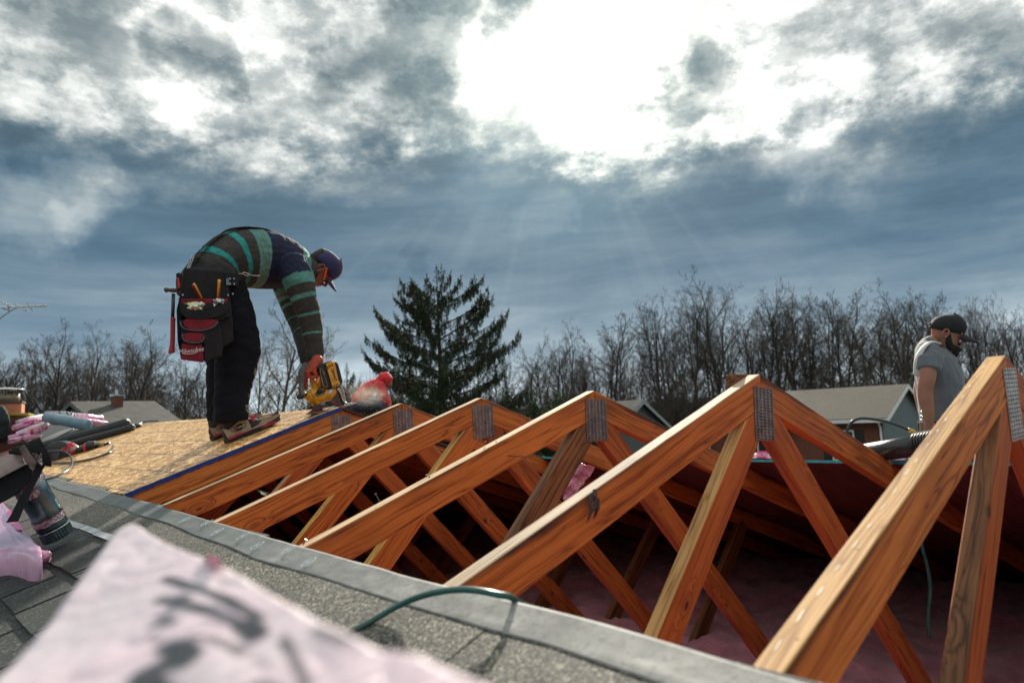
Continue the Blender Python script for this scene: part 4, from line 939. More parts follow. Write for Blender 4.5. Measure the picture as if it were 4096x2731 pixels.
POUCHR = pm('red_pouch_canvas', (.26, .008, .022), .8, scale=16, col2=(.13, .004, .012), bump=.5, bscale=160)
HAIR = pm('dark_hair', (.010, .008, .007), .7, scale=60, bump=.6, bscale=300)
ORANGE = pm('orange_temple', (.95, .12, .01), .35, scale=10, var=.05)
SHIRT = attr_mat('striped_rugby_shirt'); GREYT = pm('grey_tshirt', (.115, .132, .15), .85, scale=8, var=.15, bump=.3, bscale=60, sheen=.2)
REDJ = pm('red_jacket', (.62, .028, .035), .75, scale=9, var=.25, bump=.6, bscale=25); JEANS = pm('blue_jeans', (.035, .055, .085), .9, scale=9, bump=.4)
def head(parent, c, F_, U_, skin, lab=None, beard=None, s=1.0):
    F_ = Vector(F_).normalized(); U_ = Vector(U_); U_ = (U_-F_*U_.dot(F_)).normalized(); S = F_.cross(U_); c = Vector(c); vv = (c-CAM).normalized(); F_ = (F_-vv*F_.dot(vv)).normalized(); U_ = U_-vv*U_.dot(vv); U_ = (U_-F_*U_.dot(F_)).normalized(); S = F_.cross(U_)
    P = lambda f, u, w=0: c+(F_*f+U_*u+S*w)*s
    prof = [(-.118, .074, .040, .022), (-.108, .086, .010, .036), (-.088, .091, -.030, .050), (-.062, .091, -.058, .060), (-.035, .088, -.075, .067), (-.005, .087, -.088, .072), (.025, .090, -.096, .076), (.055, .086, -.096, .075), (.082, .070, -.085, .065), (.102, .042, -.058, .047), (.115, .012, -.025, .022)]
    V = []; Fc = []; n = 20
    for (u, f, b, w) in prof:
        m_, h = (f+b)/2, (f-b)/2
        for k in range(n):
            a = 2*math.pi*k/n; ca = math.cos(a); V.append(P(m_+h*math.copysign(abs(ca)**.85, ca), u, w*math.sin(a)))
    for i in range(len(prof)-1):
        for k in range(n): Fc.append((i*n+k, i*n+(k+1) % n, (i+1)*n+(k+1) % n, (i+1)*n+k))
    Fc += [tuple(reversed(range(n))), tuple((len(prof)-1)*n+k for k in range(n))]
    sh_ = [(V, Fc)]
    sh_.append(loft([(P(.083, .020), .008*s, .008*s), (P(.098, -.002), .010*s, .010*s), (P(.112, -.022), .011*s, .014*s), (P(.098, -.032), .009*s, .016*s)], S, 12))      # nose
    sh_.append(loft([(P(.090, -.052, -.02), .005*s, .006*s), (P(.098, -.051), .0065*s, .007*s), (P(.090, -.052, .02), .005*s, .006*s)], U_, 10))    # lips
    sh_.append(loft([(P(.088, -.064, -.016), .005*s, .006*s), (P(.095, -.064), .0065*s, .007*s), (P(.088, -.064, .016), .005*s, .006*s)], U_, 10))
    sh_.append(loft([(P(.080, .028, -.045), .006*s, .008*s), (P(.092, .030), .007*s, .008*s), (P(.080, .028, .045), .006*s, .008*s)], U_, 10))      # brow
    sh_.append(loft([(P(.072, -.104, -.012), .012*s, .014*s), (P(.084, -.104, .0), .014*s, .014*s), (P(.072, -.104, .012), .012*s, .014*s)], U_, 10))
    for sg in (-1, 1):                                                          # ears: a rim with a hollow
        pts = [P(-.002+.017*math.sin(a), .0+.030*math.cos(a), sg*(.074+.010*(1-abs(math.cos(a))*.4))) for a in [(-.5+1.0*k/9)*2*math.pi*.86 for k in range(10)]]
        sh_.append(loft([(p, .0055*s, .0055*s) for p in pts], S, 8)); sh_.append(loft([(P(-.004, -.012, sg*.068), .012*s, .006*s), (P(-.004, .014, sg*.068), .012*s, .006*s)], S, 8))
    sh_.append(loft([(P(-.035, -.07), .052*s, .052*s), (P(-.042, -.12), .050*s, .050*s), (P(-.048, -.165), .050*s, .054*s)], S, 16))                 # neck
    o = fuse('head', sh_, .0042*s, skin, parent, 2, lab=lab)
    for sg in (-1, 1):                                                          # eyes under the brow, half closed
        e = MB(); e.sphere((0, 0, 0), .0100*s, 10, 8); eo = e.build('eye', pm('eye_dark', (.02, .014, .01), .5), o, True, mw=Matrix.Translation(P(.0745, .008, sg*.030)))
        b_ = MB(); b_.tube([P(.083, .034, sg*.014), P(.088, .040, sg*.030), P(.078, .036, sg*.050)], [.003, .004, .002], 6); b_.build('eyebrow', HAIR, o)
    return o, P, S
def cap(parent, P, S, mat, brim_len=.075, lab=None, up=0.0):
    V = []; F = []; n = 24; rg = [(0.018, 1.0), (.045, 1.02), (.075, .97), (.10, .82), (.122, .56), (.133, .25), (.135, .04)]
    for (u, k_) in rg:
        for i in range(n):
            a = 2*math.pi*i/n; pk = 1+.006*math.cos(6*a)
            V.append(P(-.004+.101*k_*pk*math.cos(a), u+.010*math.cos(a)-.004, .083*k_*pk*math.sin(a)))
    for j in range(len(rg)-1):
        for i in range(n): F.append((j*n+i, j*n+(i+1) % n, (j+1)*n+(i+1) % n, (j+1)*n+i))
    F.append(tuple((len(rg)-1)*n+k for k in range(n)))
    me = mesh('cap', V, F, True); o = link('cap', me, parent, mat); s_ = o.modifiers.new('t', 'SOLIDIFY'); s_.thickness = .004; s_.offset = 1
    if lab: o['label'] = lab
    V = []; F = []; m = 12; q = 6                                               # curved brim
    for j in range(q+1):
        t = j/q
        for i in range(m+1):
            w = (i/m*2-1); f = .086+.012*(1-w*w)+t*brim_len*(1-abs(w)**2.6*.75)
            V.append(P(f-.016*w*w*(1-t), .030-.028*w*w-.12*t*brim_len+up*t*brim_len-.012*t*t, w*.078*(1-.12*t)))
    for j in range(q):
        for i in range(m): F.append((j*(m+1)+i, j*(m+1)+i+1, (j+1)*(m+1)+i+1, (j+1)*(m+1)+i))
    b = link('brim', mesh('brim', V, F, True), o, mat); s_ = b.modifiers.new('t', 'SOLIDIFY'); s_.thickness = .004
    bt = MB(); bt.sphere((0, 0, 0), .007, 8, 6); bt.build('cap_button', mat, o, True, mw=Matrix.Translation(P(0, .136)))
    return o
def hand(parent, wrist, kn, palm_n, curl, mat, name='glove', s=1.0, spread=.9, thumb=1, vox=.0036):
    """wrist point, knuckle direction, palm normal; curl: list of bend angles per finger"""
    X = Vector(kn).normalized(); Z = Vector(palm_n); Z = (Z-X*Z.dot(X)).normalized(); Y = Z.cross(X); w = Vector(wrist); P = lambda a, b, c: w+(X*a+Y*b+Z*c)*s
    sh_ = [loft([(P(-.02, 0, 0), .022*s, .030*s), (P(.02, 0, 0), .019*s, .036*s), (P(.06, 0, 0), .017*s, .043*s), (P(.088, 0, 0), .014*s, .042*s)], Y, 16)]
    for k in range(4):
        b = (-.032+.0215*k)*spread*1.05; L_ = (.072, .082, .078, .060)[k]; a = 0; p = (.080, b, 0.0); pts = [P(*p)]; d = [.42, .33, .25]
        for j in range(3):
            a += curl[k]*(.8, 1.1, .8)[j]; p = (p[0]+math.cos(a)*L_*d[j]*1.15, p[1], p[2]+math.sin(a)*L_*d[j]*1.15); pts.append(P(*p))
        sh_.append(loft([(pts[0], .0105*s, .0105*s), (pts[1], .0098*s, .0098*s), (pts[2], .0090*s, .0090*s), (pts[3], .0078*s, .0078*s)], Y, 10))
    tb = [P(.015, -.030*thumb, .004), P(.042, -.052*thumb, .018), P(.066, -.054*thumb, .038), P(.082, -.044*thumb, .054)]
    sh_.append(loft([(tb[0], .014*s, .014*s), (tb[1], .0125*s, .0125*s), (tb[2], .0108*s, .0108*s), (tb[3], .009*s, .009*s)], Y, 10))
    return fuse(name, sh_, vox, mat, parent, 2)
# ================================================================== the worker with the saw
YM = 3.50                                                                      # his mid plane
def q(px, py, y=YM): return atY(px*K, py*K, y)
w1 = empty('person', tuple(L(-.35, YM, .012)), 'worker bending over on the sheathing, striped teal and navy shirt, blue cap, cutting with a saw', 'person')
w1['label'] = 'worker bent over his saw in a teal striped shirt and blue cap'
NY_ = Vector((0, 1, 0)); m1 = K*.00137                                          # metres per 2352-pixel at his distance
# torso from pelvis to neck, then the sleeves
torso = [((488, 668), 50, .150), ((492, 640), 55, .158), ((508, 612), 60, .165), ((543, 597), 68, .175), ((588, 594), 72, .190), ((632, 602), 67, .200), ((668, 614), 55, .190), ((692, 622), 42, .135), ((708, 622), 31, .085)]
TR = smooth_rings([(q(*c), r*m1, w) for c, r, w in torso])
def arm(pts): return smooth_rings([(q(x, y, yy), r*m1, r*m1*1.02) for x, y, yy, r in pts])
nearA = arm([(668, 610, 3.34, 40), (684, 640, 3.29, 37), (697, 680, 3.27, 31), (709, 720, 3.27, 27), (717, 760, 3.27, 24), (722, 795, 3.26, 21), (724, 824, 3.25, 19)])
farA = arm([(650, 632, 3.66, 36), (660, 665, 3.68, 33), (672, 705, 3.66, 27), (686, 745, 3.60, 23), (697, 785, 3.50, 19), (702, 812, 3.44, 17), (704, 830, 3.41, 15)])
def arcs(rg):
    s = [0.0]
    for a, b in zip(rg, rg[1:]): s.append(s[-1]+(Vector(b[0])-Vector(a[0])).length)
    return s
TEALC = (.022, .33, .30); GREY = (.045, .043, .038); NAV = (.006, .012, .045); GRT = (.10, .30, .25); REDS = (.20, .10, .095)
def band(s, tab):
    out = np.tile(np.array(GREY), (len(s), 1))
    for a, b, c in tab: out[(s >= a) & (s < b)] = c
    return out
def tealred(a, w): return [(a, a+w, GRT), (a+w*.27, a+w*.33, REDS), (a+w*.48, a+w*.54, REDS), (a+w*.69, a+w*.75, REDS)]
def shirt_col(co):
    best = np.full(len(co), 1e9); col = np.zeros((len(co), 3))
    for rg, tab in ((TR, None), (nearA, 'a'), (farA, 'a')):
        s = arcs(rg); C = np.array([tuple(r[0]) for r in rg]); Rd = np.array([r[1] for r in rg])
        for i in range(len(C)-1):
            a, b = C[i], C[i+1]; ab = b-a; t = np.clip(((co-a)@ab)/(ab@ab), 0, 1); rr = Rd[i]*(1-t)+Rd[i+1]*t
            df = co-(a+t[:, None]*ab); 
            if tab is None: df = df*np.array([1, .40, 1])
            d = np.linalg.norm(df, axis=1)/rr; sv = s[i]+t*(s[i+1]-s[i]); k = d < best
            if not k.any(): continue
            best[k] = d[k]
            if tab is None: c = band(sv, TT)
            else: c = band(sv, TA)
            col[k] = c[k]
    return col
tl = arcs(TR)[-1]; al = arcs(nearA)[-1]
TT = [(tl*.20, tl*.235, TEALC), (tl*.335, tl*.375, TEALC)]+tealred(tl*.445, tl*.10)+[(tl*.545, tl*.80, NAV)]+tealred(tl*.80, tl*.10)+[(tl*.90, tl, GREY)]
TA = [(0, al*.15, NAV)]+tealred(al*.15, al*.115)+[(al*.35, al*.385, GRT), (al*.53, al*.552, GRT), (al*.735, al*.752, GRT)]
TT.sort(key=lambda x: (x[2] in (REDS,))); TA.sort(key=lambda x: (x[2] in (REDS,)))
body = fuse('body', [loft([(Vector(c), a*.86, b*.86) for c, a, b in TR], NY_), loft([(Vector(c), a*.8, b*.8) for c, a, b in nearA], NY_), loft([(Vector(c), a*.8, b*.8) for c, a, b in farA], NY_),
    loft([(q(500, 680, 3.41), 44*m1, 44*m1), (q(548, 795, 3.38), 28*m1, 28*m1), (q(532, 960, 3.36), 17*m1, 17*m1)], NY_), loft([(q(495, 680, 3.60), 42*m1, 42*m1), (q(520, 800, 3.64), 26*m1, 26*m1), (q(505, 955, 3.68), 16*m1, 16*m1)], NY_)], .012, SKIN, w1, 3)
shirt = fuse('shirt', [loft(TR, NY_, 24), loft(nearA, NY_, 18, 1), loft(farA, NY_, 18, 1)], .0046, SHIRT, w1, 3, wrinkle=.0055, wscale=13, seed=3, colfn=shirt_col)
shirt['label'] = 'striped shirt in dark grey, teal and navy'
legN = smooth_rings([(q(x, y, yy), a*m1, b*m1) for x, y, yy, a, b in [(500, 660, 3.42, 60, 58), (515, 705, 3.41, 60, 56), (533, 755, 3.39, 55, 50), (545, 805, 3.38, 51, 44), (541, 855, 3.38, 44, 40), (533, 905, 3.37, 38, 37), (530, 945, 3.36, 37, 37), (532, 968, 3.36, 35, 36)]])
legF = smooth_rings([(q(x, y, yy), a*m1, b*m1) for x, y, yy, a, b in [(496, 660, 3.60, 58, 56), (502, 705, 3.61, 57, 54), (510, 755, 3.62, 50, 46), (516, 815, 3.64, 42, 40), (512, 870, 3.66, 36, 36), (508, 925, 3.68, 32, 34), (508, 965, 3.68, 31, 33)]])
tro = fuse('trousers', [loft(legN, NY_, 20, 0), loft(legF, NY_, 20, 0), loft([(q(470, 672), 44*m1, .15), (q(520, 672), 44*m1, .16)], NY_)], .0085, DENIM, w1, 3, wrinkle=.007, wscale=11, seed=8, dirw=(1, 1, 1.8))
tro['label'] = 'dark navy work trousers'
# head, looking down at the cut
hc = atY(1283, 1072, YM-.02)
dF = atY(1283+42, 1072+90, YM-.02)-hc; dU = atY(1283+90, 1072-42, YM-.02)-hc
hd, HP, HS_ = head(w1, hc, dF, dU, SKIN, s=.98)
cp_ = cap(w1, HP, HS_, NAVY, .078, 'navy blue baseball cap', .25)
hm = fuse('hair', [loft([(HP(-.03, .03), .085, .072), (HP(-.045, -.01), .068, .070), (HP(-.060, -.045), .045, .055)], HS_, 16)], .006, HAIR, hd, 2)
tp_ = MB()
for sg in (-1, 1):
    a, b = HP(.012, .034, sg*.082), HP(.074, -.012, sg*.074); a2 = HP(.010, .040, sg*.082)
    dd = (b-a).normalized(); nn = HS_; w_ = dd.cross(nn)*.0062
    tp_.add([a-w_, a+w_, b+w_*.7, b-w_*.7, a-w_+nn*sg*.003, a+w_+nn*sg*.003, b+w_*.7+nn*sg*.003, b-w_*.7+nn*sg*.003], BF)
gl = tp_.build('safety_glasses', ORANGE, w1); gl['label'] = 'safety glasses with a bright orange temple'
ln_ = MB(); ln_.add([HP(.098, -.012, -.055), HP(.106, -.012, 0), HP(.098, -.012, .055), HP(.098, .026, .055), HP(.108, .026, 0), HP(.098, .026, -.055)], [(0,1,4,5), (1,2,3,4)]); ln_.build('lens', pm('clear_lens', (.10, .10, .10), .1, spec=.8), gl)
# collar
col_ = loft(smooth_rings([(q(706, 618), 34*m1, .085), (q(716, 617), 33*m1, .080), (q(722, 617), 30*m1, .074)]), NY_, 20, 0)
fuse('collar', [col_], .005, pm('grey_collar', (.060, .060, .055), .9, scale=20, bump=.4), shirt, 2, wrinkle=.003, wscale=30)
fuse('hem', [loft([(q(470, 652), 42*m1, .165), (q(484, 640), 60*m1, .172), (q(500, 626), 60*m1, .172)], NY_, 22, 1)], .008, pm('grey_shirt_cloth', (.042, .040, .036), .9, scale=20, bump=.4), shirt, 2, wrinkle=.006, wscale=22)
# braces over the back
rim = lambda f, dy, k=1.0: None
bk = [(438, 598), (455, 572), (487, 543), (525, 522), (570, 515), (615, 521), (655, 541), (690, 570), (706, 590)]
for dy in (-.075, .075):
    mb = MB(); mb.tube(spline([q(x, y+8, YM+dy) for x, y in bk], 5), [(.003, .019)]*(8*5+1), 8, flat=(0, 0, 1)); o = mb.build('brace_strap', POUCH, w1, True)
mb = MB(); mb.tube(spline([q(x, y+5, YM-.02) for x, y in [(455, 577), (480, 556), (498, 540), (520, 524), (545, 518), (575, 516)]], 5), .004, 6); mb.build('brace_strap', POUCH, w1)
ch = MB()
for k in range(7):
    c = q(443-3.0*k*.6, 590+4.5*k, YM-.10); ch.tube([c+Vector((.006*math.cos(a), .002*(k % 2), .008*math.sin(a))) for a in [2*math.pi*j/8 for j in range(9)]], .0016, 5, cap=False)
ch.build('chain', SILV, w1)
# belt with pouches
YB_ = 3.245
bl = loft([(q(474, 640), 53*m1, .176), (q(482, 662), 53*m1, .176)], NY_, 24, 0); bt = fuse('tool_belt', [loft([(q(462, 636, YM), 1.02*50*m1, .180), (q(466, 668, YM), 1.02*52*m1, .182)], NY_, 24, 1), loft([(q(505, 640, YM), 46*m1, .178), (q(508, 664, YM), 46*m1, .178)], NY_, 24, 1)], .008, POUCH, w1, 2)
pc = empty('tool_pouch', tuple(q(465, 740, YB_)), 'black and red tool pouch hanging from the belt of the sawing worker', 'tool pouch')
def pq(x, y, d=0.0): return atY((640+x/3.564), (1040+y/3.564), YB_-d)
def slab(name, pts, d0, d1, mat, parent, bev=.004, bulge=0.0):
    """outline in pouch-picture pixels, from depth d0 (back) to d1 (towards the camera)"""
    n = len(pts); v = [pq(x, y, d0) for x, y in pts]+[pq(x, y, d1) for x, y in pts]; c = sum((p for p in v[n:]), Vector())/n+Vector((0, -bulge, 0))
    f = [tuple(range(n))]+[(i, (i+1) % n, n+(i+1) % n, n+i) for i in range(n)]+[(n+i, n+(i+1) % n, 2*n) for i in range(n)]
    me = mesh(name, v+[c], f); bm = bmesh.new(); bm.from_mesh(me); bmesh.ops.recalc_face_normals(bm, faces=bm.faces); bm.to_mesh(me); bm.free()
    o = link(name, me, parent, mat)
    if bev: b = o.modifiers.new('b', 'BEVEL'); b.width = bev; b.segments = 2; b.limit_method = 'ANGLE'
    return o
slab('back_panel', [(340,110),(960,150),(1000,540),(1040,900),(1050,1150),(900,1240),(880,1380),(640,1440),(300,1420),(250,1150),(235,710),(280,520),(320,280)], -.05, .0, POUCH, pc, .006, .01)
slab('side_pouch', [(235,700),(300,690),(320,1180),(255,1150)], -.02, .028, POUCH, pc)
slab('upper_pouch', [(262,540),(300,560),(640,600),(960,560),(1000,560),(1010,800),(860,850),(640,880),(420,860),(300,790)], .0, .045, POUCH, pc, .006, .012)
slab('red_lining', [(305,552),(960,548),(968,600),(930,655),(640,720),(390,740),(300,640)], .040, .0475, POUCHR, pc, .002)
slab('pocket_rim', [(275,600),(300,680),(380,735),(560,760),(760,730),(930,660),(985,590),(1000,700),(860,800),(600,850),(380,830),(300,760)], .0475, .060, POUCH, pc, .004, .004)
slab('middle_pouch', [(290,860),(840,850),(850,960),(700,1010),(680,1180),(330,1200),(300,1000)], .0, .052, POUCH, pc, .005, .006)
slab('red_lining', [(330,862),(380,838),(800,846),(822,880),(740,950),(600,992),(440,992),(340,940)], .050, .0575, POUCHR, pc, .002)
mb = MB(); mb.tube(spline([pq(x, y, .060) for x, y in [(287,870),(305,940),(370,985),(500,1005),(640,995),(760,950),(825,880)]], 4), .0035, 6); mb.build('pocket_piping', pm('grey_piping', (.10, .10, .11), .7), pc)
slab('lower_pocket', [(310,1060),(640,1060),(640,1180),(480,1215),(330,1190)], .05, .062, POUCH, pc, .004)
slab('red_lining', [(330,1060),(425,1035),(600,1045),(632,1080),(590,1150),(460,1170),(360,1150)], .060, .0665, POUCHR, pc, .002)
mb = MB(); mb.tube(spline([pq(x, y, .069) for x, y in [(318,1050),(325,1110),(370,1160),(480,1180),(590,1160),(632,1090)]], 4), .0035, 6); mb.build('pocket_piping', pm('grey_piping2', (.10, .10, .11), .7), pc)
slab('red_panel', [(306,1190),(480,1215),(598,1200),(618,1350),(622,1462),(300,1418)], .035, .066, POUCHR, pc, .003)
slab('black_flank', [(622,1190),(700,1000),(860,960),(900,1240),(870,1360),(660,1440),(628,1458)], .0, .05, POUCH, pc, .006)
tmw = frame(pq(445, 1290, .0675), pq(560, 1268, .0675)-pq(330, 1300, .0675), z=(0, -1, 0)); text('logo_lettering', 'Milwaukee', .034, pm('white_thread', (.75, .62, .62), .7), tmw, pc, shear=.25, sx=.82)
mb = MB(); mb.tube(spline([pq(x, y, .068) for x, y in [(320,1330),(420,1340),(500,1325),(545,1300)]], 4), .0016, 5); mb.build('logo_swash', pm('white_thread2', (.75, .62, .62), .7), pc)
for x, y in ((320, 500), (965, 502), (1032, 484), (992, 268), (1048, 268), (992, 340), (1052, 342)): mb = MB(); c = pq(x, y, .008); mb.tube([c, c+Vector((0, -.006, 0))], .0045, 10); mb.build('rivet', SILV, pc)
mb = MB()
for k in range(4): a = pq(948+10*k, 262, .008); b = pq(948+10*k, 358, .008); mb.tube([a, b], .0012, 5)
mb.build('belt_stitching', SILV, pc)
slab('belt_flap', [(920,170),(1120,180),(1120,370),(940,372)], -.03, .006, POUCH, pc, .004)
for (a, b, w_, lab) in (((470, 340), (610, 600), .0078, 'leaning'), ((845, 290), (820, 600), .0085, 'upright')):
    e = empty('plier_handle', tuple(pq(*a, .05)), 'yellow and red plier handle standing %s in the tool pouch' % ('upright, nearer the trousers' if lab == 'upright' else 'at a slant, nearer the hammer'), 'pliers')
    A, B = pq(*a, .04), pq(*b, .04); 
    mb = MB(); mb.tube([A, A.lerp(B, .2), B], [w_*1.2, w_*1.05, w_*1.25], 8); mb.build('grip', pm('dark_red_grip', (.28, .02, .015), .4), e, True)
    off = Vector((.0035, -.006, 0)) if lab == 'leaning' else Vector((-.0035, -.006, 0))
    mb = MB(); mb.tube([A+off*.3, A.lerp(B, .1)+off, A.lerp(B, .78)+off], [w_*1.05, w_*.72, w_*.55], 8); mb.build('grip_insert', YEL, e, True)
fo = MB(); rr = random.Random(3)
for (x0, y0, x1, y1, nm) in ((350, 610, 635, 755, 'nail bag'), (765, 560, 915, 655, 'tin')):
    mb = MB(); v = []; n_, m_ = 9, 6
    for j in range(m_+1):
        for i in range(n_+1): x = x0+(x1-x0)*i/n_; y = y0+(y1-y0)*j/m_; k_ = math.sin(math.pi*i/n_)*math.sin(math.pi*j/m_); v.append(pq(x+rr.uniform(-12, 12), y+rr.uniform(-10, 10)-20*math.sin(3*i/n_), .048+.018*k_+rr.uniform(0, .008)))
    mb.add(v, [(j*(n_+1)+i, j*(n_+1)+i+1, (j+1)*(n_+1)+i+1, (j+1)*(n_+1)+i) for j in range(m_) for i in range(n_)])
    o = mb.build('crumpled_foil', pm('foil_%d' % x0, (.55, .58, .58), .2, metal=.8, col2=(.45, .50, .10) if x0 < 400 else (.3, .3, .3), scale=40), None)
    tag(o, 'crumpled silver and yellow foil bag in the pouch' if x0 < 400 else 'small crumpled silver packet in the pouch below the upright pliers', 'foil')
# hammer hanging from the belt
hm_ = empty('hammer', tuple(pq(190, 440)), 'claw hammer with a red grip hanging head up behind the tool pouch', 'hammer')
mb = MB(); mb.tube([pq(192, 480, .0), pq(185, 700), pq(178, 850)], [(.0085, .006)]*3, 8, flat=(1, 0, 0)); mb.build('shaft', pm('dark_steel', (.05, .045, .04), .4, metal=.6), hm_, True)
mb = MB(); mb.tube(spline([pq(190, 815), pq(184, 850), pq(182, 1000), pq(178, 1180), pq(165, 1290), pq(172, 1330)], 3), [.006, .009, .0125, .0115, .0110, .0112, .0112, .0112, .0112, .0115, .0120, .013, .0145, .0155, .0155, .010], 10); mb.build('grip', pm('red_rubber_grip', (.34, .018, .015), .5, bump=.2), hm_, True)
mb = MB(); mb.tube(spline([pq(70, 435), pq(100, 425), pq(140, 430), pq(200, 432), pq(240, 430), pq(275, 450), pq(310, 490)], 3), [.011, .012, .0125, .012, .010, .0085, .0095, .011, .011, .0115, .011, .010, .009, .008, .0065, .005, .004, .003, .0016], 10); mb.build('claw_head', pm('worn_steel', (.10, .08, .06), .45, metal=.8, scale=60), hm_, True)
kn_ = empty('tape_holder', tuple(pq(270, 250)), 'red and black utility tool clipped to the belt above the hammer', 'tool'); 
slabs = [('handle', [(226,200),(270,175),(330,230),(310,260),(300,430),(255,420)], POUCH), ('red_side', [(240,260),(270,250),(290,380),(258,410)], REDP)]
for nm, pts, mm in slabs: slab(nm, pts, .0 if nm == 'handle' else .012, .012 if nm == 'handle' else .016, mm, kn_, .002)
mb = MB(); mb.tube([pq(1120, 195, .02), pq(1170, 197, .02)], .002, 6); mb.tube(spline([pq(1175, 195, .02), pq(1200, 178, .02), pq(1240, 190, .02), pq(1275, 205, .02), pq(1240, 220, .02), pq(1195, 212, .02), pq(1176, 196, .02)], 4), .0022, 6, cap=False)
mb.tube([pq(1275, 205, .02), atY(600+640/1.568, 850+395/1.568, YB_-.02), atY(600+690/1.568, 850+397/1.568, YB_-.02)], .0018, 6); mb.build('belt_carabiner', SILV, w1)
# shoes
SHB = pm('shoe_black', (.012, .011, .012), .6, scale=40, bump=.3); SHT = pm('shoe_tan', (.42, .32, .23), .6, scale=22, col2=(.22, .16, .11), bump=.3); SHR = pm('shoe_red', (.42, .015, .04), .5)
def shoe(heel, toe, yc, lab):
    h = Vector(heel); t = Vector(toe); X = (t-h).normalized(); ln = (t-h).length; mw = frame((h.x, yc, h.z), X, z=(0, 0, 1)); 
    e = lambda a, b, c: mw @ Vector((a*ln, b, c*ln))
    sh_ = [loft([(e(.10, 0, .14), .040, .038), (e(.25, 0, .13), .042, .040), (e(.45, 0, .12), .036, .044), (e(.66, 0, .095), .028, .047), (e(.84, 0, .075), .022, .042), (e(.94, 0, .07), .016, .030)], (0, 1, 0), 16),
           loft([(e(.16, 0, .18), .044, .038), (e(.18, 0, .32), .042, .037), (e(.20, 0, .40), .040, .038)], (0, 1, 0), 16), loft([(e(.30, 0, .24), .030, .030), (e(.52, 0, .15), .026, .034)], (0, 1, 0), 14)]
    o = fuse('shoe', sh_, .005, SHB, w1, 2); o['label'] = lab
    sole = [(-.01,0),(.02,-.034),(.15,-.040),(.40,-.040),(.65,-.047),(.85,-.044),(.96,-.028),(1.0,0),(.96,.028),(.85,.044),(.65,.047),(.40,.040),(.15,.040),(.02,.034)]
    n = len(sole); v = []
    for z in (0.0, .085):
        for a, b in sole: tt = max(0, a-.75); v.append(e(a, b, z+(.55*tt*tt*4 if z == 0 else .55*tt*tt*4-.02*a)))
    f = [tuple(reversed(range(n))), tuple(range(n, 2*n))]+[(i, (i+1) % n, n+(i+1) % n, n+i) for i in range(n)]
    s_ = link('sole', mesh('sole', v, f), o, SHB); b = s_.modifiers.new('b', 'BEVEL'); b.width = .004; b.segments = 2; b.limit_method = 'ANGLE'
    def patch(name, pts, mat, d=.044, th=.004):
        n = len(pts); v = [e(a, -dd, c) for a, c, dd in pts]+[e(a, -dd-th, c) for a, c, dd in pts]; f = [tuple(range(n)), tuple(reversed(range(n, 2*n)))]+[(i, n+i, n+(i+1) % n, (i+1) % n) for i in range(n)]
        me = mesh(name, v, f); bm = bmesh.new(); bm.from_mesh(me); bmesh.ops.recalc_face_normals(bm, faces=bm.faces); bm.to_mesh(me); bm.free(); p_ = link(name, me, o, mat); b = p_.modifiers.new('b', 'BEVEL'); b.width = .0015; b.segments = 2; return p_
    patch('heel_panel', [(.02,.085,.036),(.42,.075,.043),(.40,.30,.043),(.30,.30,.043),(.08,.20,.040),(-.005,.25,.034)], SHT)
    patch('side_wave', [(.30,.075,.041),(.62,.072,.047),(.92,.115,.038),(.95,.16,.034),(.84,.16,.042),(.66,.20,.044),(.55,.12,.046),(.42,.095,.044)], SHT)
    patch('toe_panel', [(.60,.205,.030),(.88,.170,.022),(.90,.19,.015),(.62,.235,.022)], SHT)
    patch('heel_stripe', [(.02,.082,.040),(.20,.10,.045),(.40,.062,.046),(.20,.065,.045),(.02,.05,.041)], SHR)
    patch('sole_flash', [(.55,.03,.046),(.85,.04,.045),(.82,.07,.045),(.62,.07,.046)], SHR)
    patch('red_inlay', [(.17,.34,.044),(.30,.335,.040),(.27,.385,.040)], SHR)
    patch('red_arrow', [(.44,.30,.036),(.58,.265,.036),(.48,.18,.042)], SHR)
    patch('tongue', [(.27,.36,.030),(.40,.40,.026),(.41,.50,.024),(.30,.46,.028)], SHT)
    em = MB(); c = e(.23, -.0475, .185); 
    em.tube([c+X*(.040*math.cos(a)*ln/.32)+Vector((0, 0, 1))*(.016*math.sin(a)) for a in [2*math.pi*k/20 for k in range(21)]], .0012, 5, cap=False); em.tube([c+X*(.004+.018*math.cos(a))+Vector((0, -.0005, .011*math.sin(a))) for a in [.6+5.0*k/14 for k in range(15)]], .0042, 6); em.build('round_emblem', SHB, o)
    r_ = MB(); r_.tube([c-X*.024+Vector((0, 0, -.005)), c-X*.012+Vector((0, 0, .006))], .005, 6); r_.build('emblem_red', SHR, o)
    lc = MB()
    for k in range(4): a = e(.42+.07*k, -.03, .245-.03*k); b = e(.45+.07*k, .03, .255-.03*k); lc.tube([a, a.lerp(b, .5)+Vector((0, 0, .008)), b], .0022, 5)
    p0 = e(.40, -.02, .33); lc.tube(spline([p0, p0+X*.03+Vector((0, -.004, .014)), p0+X*.045+Vector((0, 0, .002)), p0+X*.02+Vector((0, 0, -.004)), p0], 4), .0022, 5); lc.build('laces', SHB, o)
    return o
hl = L(-.500, 3.36, .0125); to = L(-.185, 3.36, .0125); shoe(hl, to, 3.36, 'near shoe, black with tan and red panels')
hl2 = L(-.458, 3.68, .0125); to2 = L(-.15, 3.68, .0125); shoe(hl2, to2, 3.68, 'far shoe, black with tan and red panels')
